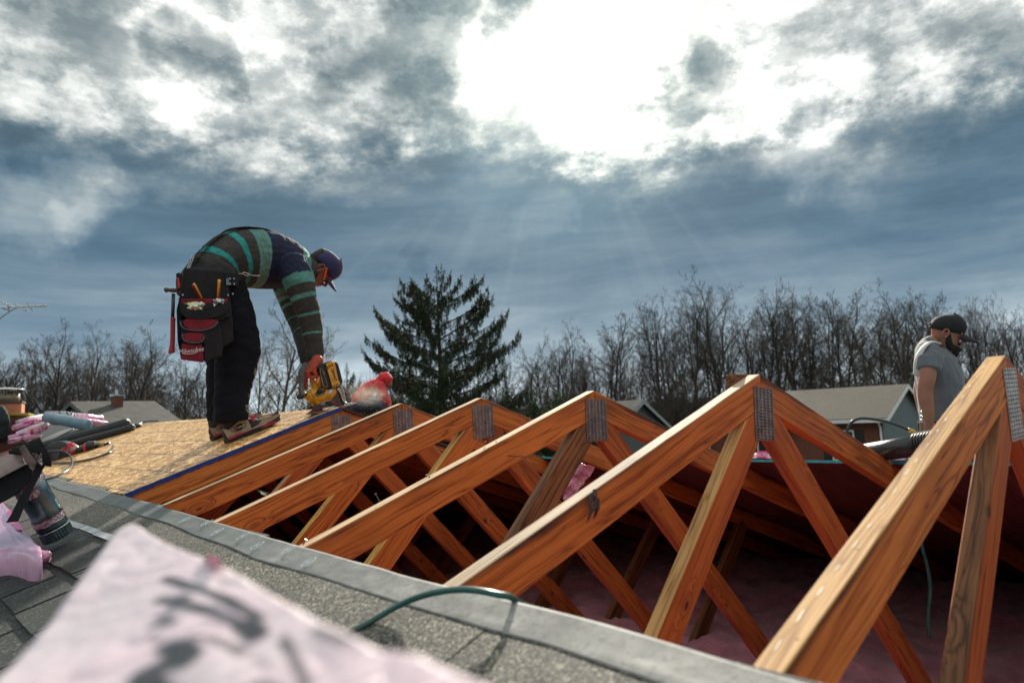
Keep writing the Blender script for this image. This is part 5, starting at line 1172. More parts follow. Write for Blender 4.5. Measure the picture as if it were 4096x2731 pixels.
# ------------------------------------------------------------------ the circular saw and the hands on it
YS = 3.20
def sq(x, y, d=0.0): return atY(1150+x/5.227, 1400+y/5.227, YS-d)
um = .000262
saw = empty('circular_saw', tuple(sq(900, 1300)), 'yellow and black cordless circular saw cutting at the ridge', 'circular saw')
def sslab(name, pts, d0, d1, mat, parent=None, bev=.003, bulge=0.0, fn=sq):
    n = len(pts); v = [fn(x, y, d0) for x, y in pts]+[fn(x, y, d1) for x, y in pts]; c = sum(v[n:], Vector())/n+Vector((0, -bulge, 0))
    f = [tuple(range(n))]+[(i, (i+1) % n, n+(i+1) % n, n+i) for i in range(n)]+[(n+i, n+(i+1) % n, 2*n) for i in range(n)]
    me = mesh(name, v+[c], f); bm = bmesh.new(); bm.from_mesh(me); bmesh.ops.recalc_face_normals(bm, faces=bm.faces); bm.to_mesh(me); bm.free()
    o = link(name, me, parent, mat)
    if bev: b = o.modifiers.new('b', 'BEVEL'); b.width = bev; b.segments = 2; b.limit_method = 'ANGLE'
    return o
house_ = [((395, 985), 70), ((430, 975), 118), ((500, 962), 160), ((620, 945), 178), ((760, 915), 172), ((880, 880), 150), ((960, 860), 115)]
mh = fuse('motor_housing', [loft(smooth_rings([(sq(*c), r*um, r*um) for c, r in house_], 3), NY_, 20, 1), loft([(sq(560, 1060), 70*um, .035), (sq(600, 1150), 50*um, .03)], NY_, 14, 1), loft([(sq(880, 960), 60*um, .04), (sq(850, 1040), 40*um, .03)], NY_, 14, 1)], .004, YEL, saw, 2)
mb = MB()
for i in range(4):
    a = sq(462+25*i, 880+38*i, .046); b = sq(500+24*i, 868+38*i, .046); mb.tube([a, b], .0022, 6)
for i in range(5): a = sq(560+27*i, 1165-10*i, .034); b = sq(575+27*i, 1185-10*i, .034); mb.tube([a, b], .0025, 6)
mb.build('vent_slots', BLACK, saw)
text('vent_lettering', 'XR', .016, BLACK, frame(sq(440, 985, .040), sq(470, 940, .04)-sq(420, 1040, .04), z=(-.45, -1, .1)), saw, ext=.0006)
sslab('label_panel', [(560,900),(640,840),(790,860),(780,930),(620,975),(585,950)], .036, .0475, pm('grey_label', (.20, .16, .12), .5, scale=60), saw, .002)
mb = MB(); mb.tube(spline([sq(640, 910, .052), sq(680, 830, .054), sq(715, 800, .052)], 4), [.010, .012, .0135, .014, .0135, .012, .010, .009, .008], 8); mb.tube([sq(640, 900, .052), sq(790, 845, .052)], .0055, 8); mb.build('lock_lever', BLACK, saw, True)
fuse('rear_handle', [loft(smooth_rings([(sq(600, 860), 75*um, .022), (sq(560, 740), 70*um, .021), (sq(510, 620), 48*um, .019), (sq(520, 520), 46*um, .019), (sq(600, 450), 50*um, .019), (sq(690, 430), 60*um, .020)], 3), NY_, 16, 1), loft([(sq(660, 740), 60*um, .022), (sq(690, 600), 50*um, .022), (sq(690, 480), 50*um, .022)], NY_, 14, 1)], .0035, YEL, saw, 2)
fuse('handle_grip', [loft([(sq(505, 445), 42*um, .020), (sq(600, 425), 46*um, .022), (sq(680, 400), 46*um, .022)], NY_, 14, 1)], .0035, BLACK, saw, 1)
bat = sslab('battery', [(640,350),(665,300),(720,280),(925,212),(1010,228),(1060,290),(1100,430),(1155,655),(1130,720),(1080,745),(940,800),(800,815),(735,770),(700,700)], -.030, .052, BLACK, saw, .005)
sslab('battery_face', [(800,290),(930,222),(985,255),(1005,330),(1060,630),(1105,680),(1080,742),(940,788),(900,640)], .050, .060, YEL, bat, .003)
text('brand_lettering', 'DEWALT', .020, BLACK, frame(sq(972, 520, .0612), sq(1010, 640, .06)-sq(930, 400, .06), z=(0, -1, 0)), bat, ext=.0006, bold=True, sx=.86)
mb = MB()
for i in range(4): mb.tube([sq(830+32*i, 330-18*i, .061), sq(845+32*i, 395-20*i, .061)], .0022, 6); mb.tube([sq(945+35*i, 735-13*i, .061), sq(955+35*i, 775-13*i, .061)], .0025, 6)
mb.build('battery_ribs', BLACK, bat)
GOLD = pm('gold_line', (.42, .32, .16), .4); mb = MB(); mb.tube([sq(x, y, .053) for x, y in [(680,375),(715,372),(770,520),(835,740),(830,772),(760,768),(735,700),(700,540),(680,375)]], .0012, 5, cap=False); mb.tube([sq(710, 560, .053), sq(760, 765, .053)], .0016, 5); mb.tube([sq(745, 440, .053), sq(775, 510, .053)], .0022, 5); mb.build('battery_outline', GOLD, bat)
sslab('grey_tag', [(870,840),(940,800),(950,860),(900,915),(850,920)], .03, .046, SILV, saw, .002)
GRD = pm('guard_brown_metal', (.10, .065, .055), .4, scale=40, metal=.5)
sslab('upper_guard', [(990,830),(1040,770),(1110,880),(1160,1020),(1200,1140),(1160,1190),(1040,1185),(960,1120),(915,1060),(975,980)], -.02, .022, GRD, saw, .006)
sslab('lower_guard', [(915,1060),(960,1050),(1040,1120),(1190,1170),(1150,1195),(1010,1175),(950,1110)], -.016, .026, pm('guard_red', (.22, .02, .03), .4), saw, .004)
for k, off in enumerate((0, 48, 88)):
    mb = MB(); mb.tube(spline([sq(1030+off*.9, 790-off*.5, .03-.02*k), sq(1100+off*.8, 880-off*.3, .03-.02*k), sq(1150+off*.6, 1020-off*.3, .03-.02*k), sq(1180+off*.4, 1080, .03-.02*k), sq(1240, 1120, .02)], 4), .0032 if k else .005, 8); mb.build('guard_rim', SILV, saw, True)
mb = MB(); a = sq(1308, 1118, .030); mb.tube([a, a+Vector((0, -.018, 0))], .0078, 12); mb.tube([sq(1235, 1130, .02), sq(1310, 1120, .02)], .005, 8); mb.build('guard_bolt', SILV, saw, True)
BPL = pm('scratched_base_plate', (.34, .24, .20), .35, metal=.7, scale=18, col2=(.13, .09, .08), spec=.6)
near_ = [(390,1332),(930,1312),(1475,1094)]; far_ = [(1345,1088),(1000,1160),(820,1180),(520,1245)]
v = [sq(x, y, .10) for x, y in near_]+[atY(1150+x/5.227, 1400+y/5.227, YS+.02) for x, y in far_]; n = len(v); v += [p-Vector((0, 0, .0035)) for p in v]
f = [tuple(range(n)), tuple(reversed(range(n, 2*n)))]+[(i, n+i, n+(i+1) % n, (i+1) % n) for i in range(n)]
me = mesh('base_plate', v, f); bm = bmesh.new(); bm.from_mesh(me); bmesh.ops.recalc_face_normals(bm, faces=bm.faces); bm.to_mesh(me); bm.free(); link('base_plate', me, saw, BPL)
sslab('bevel_bracket', [(520,1190),(560,1150),(790,1140),(800,1185),(600,1290),(480,1315),(440,1300),(520,1240)], .0, .05, pm('bracket_dark_red', (.10, .035, .03), .45, metal=.4), saw, .003)
sslab('depth_knob', [(380,1220),(520,1165),(540,1220),(400,1235)], -.02, .03, BLACK, saw, .003)
mb = MB(); mb.tube(spline([sq(425, 905, .0), sq(340, 920, .01), sq(275, 960, .015), sq(270, 1030, .015)], 4), [.008, .009, .010, .012, .014, .016, .018, .019, .020, .020, .020, .018, .012], 12); mb.build('front_handle', BLACK, saw, True)
mb = MB(); mb.tube(spline([sq(270, 870, .02), sq(200, 885, .02), sq(185, 930, .02), sq(230, 940, .02), sq(320, 870, .02), sq(340, 800, .02), sq(290, 795, .02), sq(275, 840, .02)], 4), .0042, 8); mb.build('hanging_hook', pm('brass_hook', (.28, .19, .12), .35, metal=.8), saw, True)
# right hand closed on the rear handle, left hand on the front handle
wr = sq(612, 225, .015); kn = sq(455, 430, .02)-sq(620, 250, .015)
glv = fuse('glove', [loft([(sq(640, 190, .0), 66*um*2, .030), (sq(600, 265, .01), 62*um*2, .031), (sq(540, 330, .015), 60*um*2, .034), (sq(470, 400, .02), 40*um*2, .036), (sq(425, 455, .02), 30*um*2, .036)], NY_, 16, 1),
    loft([(sq(640, 330, .0), 40*um, .02), (sq(720, 300, .01), 50*um, .018)], NY_, 12, 1)]
    +[loft([(sq(420+6*k, 450-6*k, .045-.020*k), .0112, .0112), (sq(425+8*k, 545, .046-.020*k), .0108, .0108), (sq(500+14*k, 575-10*k, .048-.020*k), .0102, .0102), (sq(585+14*k, 560-14*k, .046-.018*k), .0098, .0098), (sq(640+8*k, 530-14*k, .036-.018*k), .0088, .0088)], NY_, 10, 1) for k in range(3)]
    +[loft([(sq(415, 480, -.012), .011, .011), (sq(395, 580, -.008), .0105, .0105), (sq(385, 690, -.004), .010, .010), (sq(372, 790, .0), .009, .009)], NY_, 10, 1),
      loft([(sq(560, 380, .036), .013, .013), (sq(560, 470, .046), .0125, .0125), (sq(600, 525, .048), .011, .011)], NY_, 10, 1)], .0035, GLOVE, w1, 2)
glv['label'] = 'orange glove on the rear handle of the saw'
cf = MB(); cf.tube([sq(560, 222, .0), sq(775, 225, .0)], .004, 6); 
gl2 = fuse('glove', [loft([(sq(380, 300, -.06), 60*um, .03), (sq(320, 420, -.06), 80*um, .034), (sq(300, 560, -.05), 80*um, .036), (sq(310, 680, -.04), 62*um, .034)], NY_, 16, 1)]
    +[loft([(sq(290+10*k, 690, -.055+.021*k), .0108, .0108), (sq(255+8*k, 800, -.05+.021*k), .0103, .0103), (sq(280+8*k, 900, -.04+.021*k), .0098, .0098), (sq(330+6*k, 925, -.03+.021*k), .0088, .0088)], NY_, 10, 1) for k in range(4)]
    +[loft([(sq(350, 600, -.03), .013, .013), (sq(390, 700, -.02), .0115, .0115), (sq(395, 810, -.012), .010, .010)], NY_, 10, 1)], .0036, GLOVEG, w1, 2)
gl2['label'] = 'grey backed glove on the front handle'
# sawdust spray
rs = random.Random(9); v = []; f = []
for i in range(2600):
    t = rs.random()**1.3; a = sq(1190, 840, 0).lerp(sq(2150, 760, .25), t) if i % 3 else sq(1250, 1050, .0).lerp(sq(2500, 1290, .2), t)
    p = a+Vector((rs.gauss(0, .012+.10*t), rs.gauss(0, .012+.10*t), rs.gauss(0, .010+.09*t))); s = rs.uniform(.0004, .0014); b = len(v)
    v += [p+Vector((rs.gauss(0, s), rs.gauss(0, s), rs.gauss(0, s))) for k in range(3)]; f.append((b, b+1, b+2))
tag(link('sawdust', mesh('sawdust', v, f), None, pm('pale_sawdust', (.75, .66, .52), .8)), 'pale sawdust flying from the saw towards the red jacketed worker', 'sawdust', kind='stuff')
DV = bpy.data.materials.new('dust_air'); DV.use_nodes = True; t_ = NT(DV.node_tree); t_.n.clear(); o_ = t_.add('ShaderNodeOutputMaterial')
gco = t_.add('ShaderNodeTexCoord').outputs['Object']; dl = t_.vmath('LENGTH', gco, out=1); nz = t_.noise(gco, 2.6, 4, .6)
dn = t_.math('MULTIPLY', t_.math('MULTIPLY', t_.mr(dl, 1.0, .1, 0, 1, True), t_.mr(nz, .42, .68, .15, 1.0)), 5.0)
vs = t_.add('ShaderNodeVolumePrincipled', {'Color': (.85, .80, .70, 1), 'Density': dn, 'Anisotropy': .5}); t_.l.new(vs.outputs[0], o_.inputs[1])
mb = MB(); mb.sphere((0, 0, 0), 1.0, 16, 10); ca = sq(1200, 850, .0); cb = sq(2100, 980, .0); X = (cb-ca).normalized()
mw = frame((ca+cb)/2, X, z=(0, 0, 1)) @ Matrix.Diagonal((.17, .10, .085, 1)); tag(mb.build('dust_cloud', DV, mw=mw), 'faint cloud of fine sawdust in the air beside the saw', 'dust', kind='stuff')
# ------------------------------------------------------------------ bearded man in the grey t-shirt
Zg = 4.35; g7 = lambda x, y, d=0.0: at(2900+x/1.96, 1200+y/1.96, Zg+d); mg = Zg/2801/1.96; NG = Vector((FW.x, FW.y, 0)).normalized(); NV = (g7(1680, 700)-CAM); NV.z = 0; NV.normalize()
fx = g7(1680, 1000); fz = -M*fx.x+.03
w2 = empty('person', (fx.x, fx.y, fz), 'bearded man in a grey t-shirt and black cap standing on the far slope, looking down', 'person')
tor2 = smooth_rings([(g7(1618, 322), 60*mg, .064), (g7(1604, 345), 66*mg, .080), (g7(1600, 385), 92*mg, .14), (g7(1632, 460), 128*mg, .195), (g7(1668, 560), 156*mg, .20), (g7(1684, 660), 163*mg, .185), (g7(1690, 770), 158*mg, .175), (g7(1694, 880), 150*mg, .17), (g7(1694, 965), 146*mg, .17)])
armn = [(g7(1602, 450, -.165), 50*mg, .042), (g7(1594, 520, -.20), 56*mg, .046), (g7(1588, 600, -.21), 58*mg, .047), (g7(1570, 700, -.20), 54*mg, .043), (g7(1575, 780, -.20), 52*mg, .040), (g7(1592, 880, -.19), 44*mg, .033), (g7(1602, 970, -.18), 32*mg, .026)]
armf = [(g7(1620, 470, .17), 56*mg, .05), (g7(1560, 590, .18), 50*mg, .045), (g7(1520, 700, .17), 42*mg, .040), (g7(1535, 800, .12), 38*mg, .035), (g7(1555, 920, .08), 30*mg, .028)]
fuse('body', [loft([(c, a*.85, b*.85) for c, a, b in tor2], NV), loft(smooth_rings(armn), NV, 16), loft(smooth_rings(armf), NV, 16),
    loft([(g7(1690, 960, -.09), 80*mg, .07), (Vector((fx.x, fx.y, (g7(1690, 960).z+fz)/2))-NV*.09, .055, .055), (Vector((fx.x, fx.y, fz+.06))-NV*.09, .04, .04)], NV), loft([(g7(1690, 960, .09), 80*mg, .07), (Vector((fx.x, fx.y, (g7(1690, 960).z+fz)/2))+NV*.09, .055, .055), (Vector((fx.x, fx.y, fz+.06))+NV*.09, .04, .04)], NV)], .009, SKINL, w2, 3)
sleeve = [(g7(1604, 420, -.13), 88*mg, .070), (g7(1600, 480, -.19), 84*mg, .066), (g7(1598, 545, -.205), 80*mg, .062)]
sleevef = [(g7(1630, 430, .13), 80*mg, .066), (g7(1600, 500, .19), 76*mg, .062), (g7(1580, 560, .20), 74*mg, .058)]
fuse('shirt', [loft([(c, a, b) for c, a, b in tor2], NV, 22, 0), loft(sleeve, NV, 16, 0), loft(sleevef, NV, 16, 0)], .0085, GREYT, w2, 3, wrinkle=.010, wscale=8, seed=5, dirw=(1, 1, .6))['label'] = 'loose grey t-shirt'
hipz = g7(1694, 950)
def leg(sgn): return loft([(hipz+NV*.085*sgn, .13, .09), (Vector((fx.x+.01, fx.y, hipz.z*.5+fz*.5))+NV*.10*sgn, .085, .08), (Vector((fx.x-.01, fx.y, fz+.10))+NV*.11*sgn, .06, .06)], NV, 16, 0)
fuse('trousers', [leg(-1), leg(1), loft([(g7(1694, 935), 150*mg, .172), (g7(1694, 1010), 150*mg, .172)], NV, 20, 0)], .010, DENIM, w2, 3, wrinkle=.006)
for sg in (-1, 1):
    c = Vector((fx.x, fx.y, fz))+NV*.11*sgn if False else Vector((fx.x, fx.y, fz))+NV*.11*sg; fuse('boot', [loft([(c+RT*-.04+Vector((0,0,.045)), .045, .045), (c+RT*.06+Vector((0,0,.035)), .036, .045), (c+RT*.16+Vector((0,0,.03)), .028, .040)], (0, 0, 1), 14)], .007, BLACKR, w2, 2)
hc2 = g7(1732, 262); hd2, P2, S2 = head(w2, hc2, g7(1738+105, 258+38)-hc2, g7(1738+38, 258-105)-hc2, SKINL, s=.95)
cap(w2, P2, S2, pm('black_cap_cloth', (.010, .010, .012), .8, scale=20, bump=.3, bscale=240), .092, 'black baseball cap', .05)
mb = MB(); mb.tube([P2(-.105, .03, -.02), P2(-.112, .03, 0), P2(-.105, .03, .02)], .006, 6); mb.build('cap_strap', BLACK, w2)
fuse('beard', [loft([(P2(.070, -.075, -.038), .030, .016), (P2(.088, -.085, 0), .034, .018), (P2(.070, -.075, .038), .030, .016)], (0, 0, 1), 14), loft([(P2(.088, -.100, 0), .026, .030), (P2(.086, -.130, 0), .020, .022), (P2(.080, -.158, 0), .010, .012)], S2, 14)]
    +[loft([(P2(.018, .0, sg*.069), .012, .007), (P2(.032, -.045, sg*.066), .018, .010), (P2(.060, -.080, sg*.050), .024, .014)], S2, 12) for sg in (-1, 1)]+[loft([(P2(.092, -.042, -.022), .006, .006), (P2(.100, -.040, 0), .007, .006), (P2(.092, -.042, .022), .006, .006)], S2, 10)], .0045, HAIR, hd2, 2, wrinkle=.003, wscale=60)
hand(w2, g7(1604, 985, -.18), g7(1618, 1060, -.17)-g7(1604, 985, -.18), -NV, (.25, .3, .35, .4), SKINL, 'hand', .95, thumb=-1)
mb = MB(); mb.tube(spline([g7(1690, 345, -.16), g7(1645, 330, -.15), g7(1590, 338, -.15), g7(1535, 400, -.17), g7(1503, 490, -.17), g7(1496, 590, -.14)], 5), [(.006, .026)]*26, 8, flat=(0, 0, 1)); mb.build('shoulder_strap', pm('white_strap', (.55, .55, .52), .7), w2, True)
mb = MB()
for y in (880, 915, 945): mb.sphere(tuple(g7(1548, y, -.13)), .013, 8, 6)
mb.build('belt_hardware', SILV, w2, True); mb = MB(); mb.tube([g7(1552, 955, -.1), g7(1556, 1050, -.1)], (.02), 8); mb.build('belt_bag', pm('tan_leather', (.22, .15, .10), .7), w2)
# ------------------------------------------------------------------ crouching man in red
Zr = 9.8; r3 = lambda x, y, d=0.0: at(1100+x/2.24, 1400+y/2.24, Zr+d); mr_ = Zr/2801/2.24
w3 = empty('person', tuple(r3(850, 560)), 'man in a red hooded jacket and jeans crouching beyond the ridge', 'person')
fuse('jacket', [loft(smooth_rings([(r3(745, 455), 62*mr_, .15), (r3(785, 402), 62*mr_, .18), (r3(835, 352), 62*mr_, .19), (r3(885, 320), 56*mr_, .19), (r3(935, 295), 52*mr_, .14), (r3(962, 270), 38*mr_, .07)]), NG, 20), loft(smooth_rings([(r3(935, 320, -.15), 44*mr_, .07), (r3(968, 385, -.17), 38*mr_, .06), (r3(990, 440, -.14), 30*mr_, .05), (r3(1015, 488, -.10), 23*mr_, .04)]), NG, 14), loft([(r3(940, 330, .15), 40*mr_, .07), (r3(985, 400, .17), 34*mr_, .06), (r3(1020, 480, .12), 24*mr_, .04)], NG, 14)], .011, REDJ, w3, 3, wrinkle=.012, wscale=6)
fuse('hood', [loft([(r3(925, 300), 50*mr_, .10), (r3(950, 272), 48*mr_, .09), (r3(972, 250), 54*mr_, .10), (r3(996, 248), 55*mr_, .10), (r3(1016, 262), 44*mr_, .085)], NG, 18)], .010, REDJ, w3, 3, wrinkle=.008, wscale=9)
fuse('head', [loft([(r3(985, 262), 44*mr_, .07), (r3(1018, 285), 40*mr_, .065), (r3(1026, 305), 26*mr_, .04)], NG, 16)], .008, SKIN, w3, 2)
fuse('jeans', [loft([(r3(730, 500, -.10), 46*mr_, .08), (r3(850, 490, -.12), 50*mr_, .085), (r3(950, 495, -.12), 44*mr_, .075), (r3(990, 540, -.12), 30*mr_, .06)], NG, 16), loft([(r3(730, 500, .10), 46*mr_, .08), (r3(850, 480, .12), 50*mr_, .085), (r3(960, 490, .12), 44*mr_, .075)], NG, 16), loft([(r3(720, 520, 0), 50*mr_, .16), (r3(760, 520, 0), 45*mr_, .16)], NG, 16)], .011, JEANS, w3, 3, wrinkle=.008, wscale=8)
for d in (-.12, .12): fuse('hand', [loft([(r3(1018, 492, d), .032, .025), (r3(1030, 520, d), .026, .030)], NG, 12)]+[loft([(r3(1026, 520, d+.018*k-.03), .009, .009), (r3(1034, 545, d+.018*k-.03), .008, .008)], NG, 8, 1) for k in range(4)], .006, SKIN, w3, 1)
for d in (-.14, .12): fuse('boot', [loft([(r3(900, 560, d), .05, .045), (r3(980, 566, d), .045, .045)], NG, 12)], .010, BLACKR, w3, 1)
wz = r3(850, 590).z; xw0 = r3(700, 560).x; xw1 = r3(1040, 560).x; mb = MB(); yc = r3(850, 560).y+.1
mb.add([(xw0, yc-2.2, wz-.75), (xw1, yc-2.2, wz-.75), (xw1, yc, wz), (xw0, yc, wz), (xw1, yc+2.2, wz-.75), (xw0, yc+2.2, wz-.75)], [(0,1,2,3), (3,2,4,5)])
mb.add([(xw0, yc-2.2, -4), (xw1, yc-2.2, -4), (xw1, yc+2.2, -4), (xw0, yc+2.2, -4), (xw0, yc-2.2, wz-.76), (xw1, yc-2.2, wz-.76), (xw1, yc+2.2, wz-.76), (xw0, yc+2.2, wz-.76)], BF)
tag(mb.build('rear_wing', SHD), 'rear wing of the house under the crouching man', 'roof', kind='structure')
# ------------------------------------------------------------------ things lying about on the roof
def onroofR(px, py, off=0.0):
    d = ray(px, py); t = (off - M*CAM.x - CAM.z)/(d.z + M*d.x); return CAM + d*t
z2 = lambda x, y: (x/2.138, 1550+y/2.138)
z1 = lambda x, y: (x/2.614, 1700+y/2.614)
z7 = lambda x, y: (2900+x/1.96, 1200+y/1.96)
zF = lambda x, y: (3300+x/2.24, 1700+y/2.24)
# bricks of the near chimney
cb_ = at(112, 1652, 8.6); ch_ = empty('chimney', (cb_.x-.3, cb_.y, M*cb_.x), 'red brick chimney with mossy top, clay flue and metal cap at the left edge', 'chimney')
bw, bh = .194, .057; bm_ = MB().box(-bw/2, bw/2, -.045, .045, 0, bh).me('brick'); bm_.materials.append(BRICK)
CX, CY = .62, .62; ctop = cb_.z; rz_ = R(-14); cm = Matrix.Translation((cb_.x, cb_.y, 0)) @ Matrix.Rotation(rz_, 4, 'Z') @ Matrix.Translation((-CX, 0, 0))
rr = random.Random(1); nco = int((ctop+.75)/.067)
for j in range(min(nco, 15)):
    z = ctop-.03-(j+1)*.067; o_ = (j % 2)*.1
    for i in range(3):
        x = .1+i*.205+ (.0 if j % 2 else -.0)
        link('brick', bm_, ch_, None, cm @ Matrix.Translation((min(max(x+(.05 if j % 2 else -.0), .1), CX-.1), .045+rr.uniform(-.002, .002), z)))
        link('brick', bm_, ch_, None, cm @ Matrix.Translation((CX-.045+rr.uniform(-.002, .002), min(max(.12+i*.205+(.05 if j % 2 else 0), .19), CY-.1), z)) @ Matrix.Rotation(math.pi/2, 4, 'Z'))
mb = MB(); mb.box(.008, CX-.008, .008, CY-.008, -1.4, ctop-.03); mb.build('mortar_core', MORTAR, ch_, mw=cm)
mb = MB(); mb.box(-.02, CX+.012, -.02, CY+.02, ctop-.032, ctop+.004); mb.build('mossy_crown', MOSS, ch_, mw=cm, bevel=.01)
cl_ = at(82, 1655, 8.7); s_ = 8.7/2801
mb = MB(); x1 = CX-.08; mb.box(x1-.34, x1, .1, .44, ctop, ctop+.135); fl = mb.build('clay_flue', CLAY, ch_, mw=cm, bevel=.008); mb = MB(); mb.box(x1-.36, x1+.01, .08, .46, ctop+.135, ctop+.158); mb.build('flue_lip', pm('dark_lip', (.07, .06, .05), .7), fl, mw=cm)
mb = MB(); mb.tube([(x1-.17, .27, ctop+.158), (x1-.17, .27, ctop+.255)], .135, 16); mb.build('liner', pm('worn_liner', (.30, .24, .16), .6, metal=.4, scale=20), ch_, True, mw=cm)
mb = MB(); 
for k in range(14): a = 2*math.pi*k/14; mb.box(-.008, .008, .152, .158, ctop+.235, ctop+.30, mw=Matrix.Translation((x1-.17, .27, 0)) @ Matrix.Rotation(a, 4, 'Z'))
mb.build('cap_screen', BLACK, ch_, mw=cm)
mb = MB(); mb.tube([(x1-.17, .27, ctop+.30), (x1-.17, .27, ctop+.312), (x1-.17, .27, ctop+.335)], [.185, .18, .06], 18); mb.build('cap_lid', SILV, ch_, True, mw=cm)
fuse('draped_jacket', [loft([(at(-10, 1650, 8.25), .09, .05), (at(-4, 1690, 8.2), .12, .06), (at(12, 1750, 8.2), .07, .05)], NG, 14), loft([(at(-20, 1650, 8.4), .12, .1), (at(-20, 1720, 8.4), .14, .1)], NG, 12)], .012, pm('dark_green_cloth', (.012, .02, .02), .9, scale=9), None, 2, wrinkle=.02, wscale=9)
tag(bpy.data.objects['draped_jacket'], 'dark jacket draped over the side of the brick chimney', 'jacket')
# television aerial
an = empty('television_aerial', tuple(at(0, 1235, 11)), 'grey television aerial sticking in from the left edge against the sky', 'aerial')
za = lambda x, y, d=0: at(x/2.613, 1150+y/2.613, 11+d); mb = MB(); mb.tube([za(-300, 222), za(490, 190)], .013, 6); mb.build('boom', SILV, an)
for (a, b, c, d) in ((10,145,180,215),(80,175,95,240),(160,175,240,205),(240,225,295,250),(285,165,345,245),(365,178,385,200),(455,182,480,200),(20,215,95,240),(-80,150,-10,240)):
    mb = MB(); mb.tube([za(a, b, -.3), za(c, d, .3)], .009, 5); mb.build('element', SILV, an)
mb = MB(); mb.tube(spline([za(175, 222), za(120, 240), za(60, 280), za(0, 325), za(-80, 420)], 4), .006, 5); mb.build('lead', BLACK, an)
mb = MB(); mb.tube([za(-150, 215), za(-150, 2100)], .02, 6); mb.build('mast', SILV, an)
# bundles of wrapped shingles
def bundle(name, A, B, wdir, wd, th, label, mats=None, group=None, band=None, seed=1, cat='shingle bundle', lump=.004, txt=None):
    A, B = Vector(A), Vector(B); X = B-A; ln = X.length; X = X.normalized(); Yv = Vector(wdir); Yv = (Yv-X*Yv.dot(X)).normalized(); Z = X.cross(Yv)
    root = empty(name, tuple(A.lerp(B, .5)), label, cat, group); nx, nc = 30, 24
    def sec(u, bulge=1.0):
        out = []
        for k in range(nc):
            a = 2*math.pi*(k+.5)/nc; ca, sa = math.cos(a), math.sin(a); ex = .30
            y = math.copysign(abs(ca)**ex, ca)*wd/2; z = math.copysign(abs(sa)**ex, sa)*th/2; out.append((y*bulge, z*bulge))
        return out
    def skin(x0, x1, off, mat, nm, par):
        v = []; f = []
        for i in range(nx+1):
            t = x0+(x1-x0)*i/nx; e = min(t, 1-t)*ln; tp = min(1, (e/.018))**.5 if e < .018 else 1.0; tp = max(tp, .35)
            for (y, z) in sec(t):
                p = Vector((t*ln*3, y*6, z*6+seed)); n = mnoise.noise(p*2.2)*lump+abs(mnoise.noise(p*7))*lump*.8
                v.append(A+X*(t*ln)+Yv*(y*tp+math.copysign(n+off, y))+Z*(z*tp+math.copysign(n+off, z)))
        m = len(v); f = [(i*nc+k, i*nc+(k+1) % nc, (i+1)*nc+(k+1) % nc, (i+1)*nc+k) for i in range(nx) for k in range(nc)]
        f += [tuple(reversed(range(nc))), tuple(nx*nc+k for k in range(nc))]
        me = mesh(nm, v, f, True); bm = bmesh.new(); bm.from_mesh(me); bmesh.ops.recalc_face_normals(bm, faces=bm.faces); bm.to_mesh(me); bm.free(); return link(nm, me, par, mat)
    skin(0, 1, 0, (mats or PINK), 'wrapper', root)
    for b in (band or []): skin(b[0], b[1], .0012, b[2], b[3], root)
    return root, X, Yv, Z
BLB = pm('black_wrapper_print', (.015, .013, .015), .3, scale=10, coat=.4)
GB = 'stacked shingle bundles by the chimney'
NR = Vector((-M, 0, 1)).normalized(); NL = ray(220, 1650); NL.z = 0; NL.normalize()
for i, (a, b, dz, lab) in enumerate((((195, 290), (330, 250), 8.5, 'silvery top bundle of the leaning pink stack by the chimney'), ((160, 335), (372, 262), 8.3, 'pink bundle with a magenta band, second in the stack by the chimney'), ((200, 378), (362, 318), 8.2, 'pale pink bundle in the middle of the stack by the chimney'), ((138, 418), (350, 358), 8.1, 'pink bundle with a dark red end, fourth in the stack by the chimney'), ((132, 452), (300, 412), 8.0, 'lowest pink bundle of the stack by the chimney'))):
    bundle('shingle_bundle', at(*z2(*a), dz), at(*z2(*b), dz), NL, .30, .052, lab, (PINKP if i in (0, 2) else PINK), GB, [(.55, .93, MAG, 'magenta_band')] if i == 1 else ([(.8, .97, REDP, 'red_end')] if i == 3 else None), i, lump=.012)
dr = [z2(440, 226), z2(520, 212), z2(620, 212), z2(720, 226), z2(815, 252)]
rb, X_, Y_, Z_ = bundle('shingle_bundle', at(*z2(450, 232), 8.4), at(*z2(820, 262), 8.3), NL, .30, .075, 'black and pink shingle bundle lettered upside down, beside the blue-grey roll', PINK, GB, [(.02, .69, BLB, 'black_label'), (.70, .80, MAG, 'magenta_band')], 6, lump=.010)
text('bundle_lettering', 'DURATION', .062, pm('white_print', (.75, .72, .72), .4), frame(at(*z2(640, 226), 8.10), -(at(*z2(700, 236), 8.12)-at(*z2(590, 222), 8.12)), z=-NL), rb, ext=.001, bold=True)
bundle('shingle_bundle', at(*z2(690, 282), 8.2), at(*z2(835, 296), 8.1), NL, .30, .055, 'magenta shingle bundle end lying right under the black lettered one', PINK, GB, [(.02, .6, MAG, 'magenta_band')], 7, lump=.010)
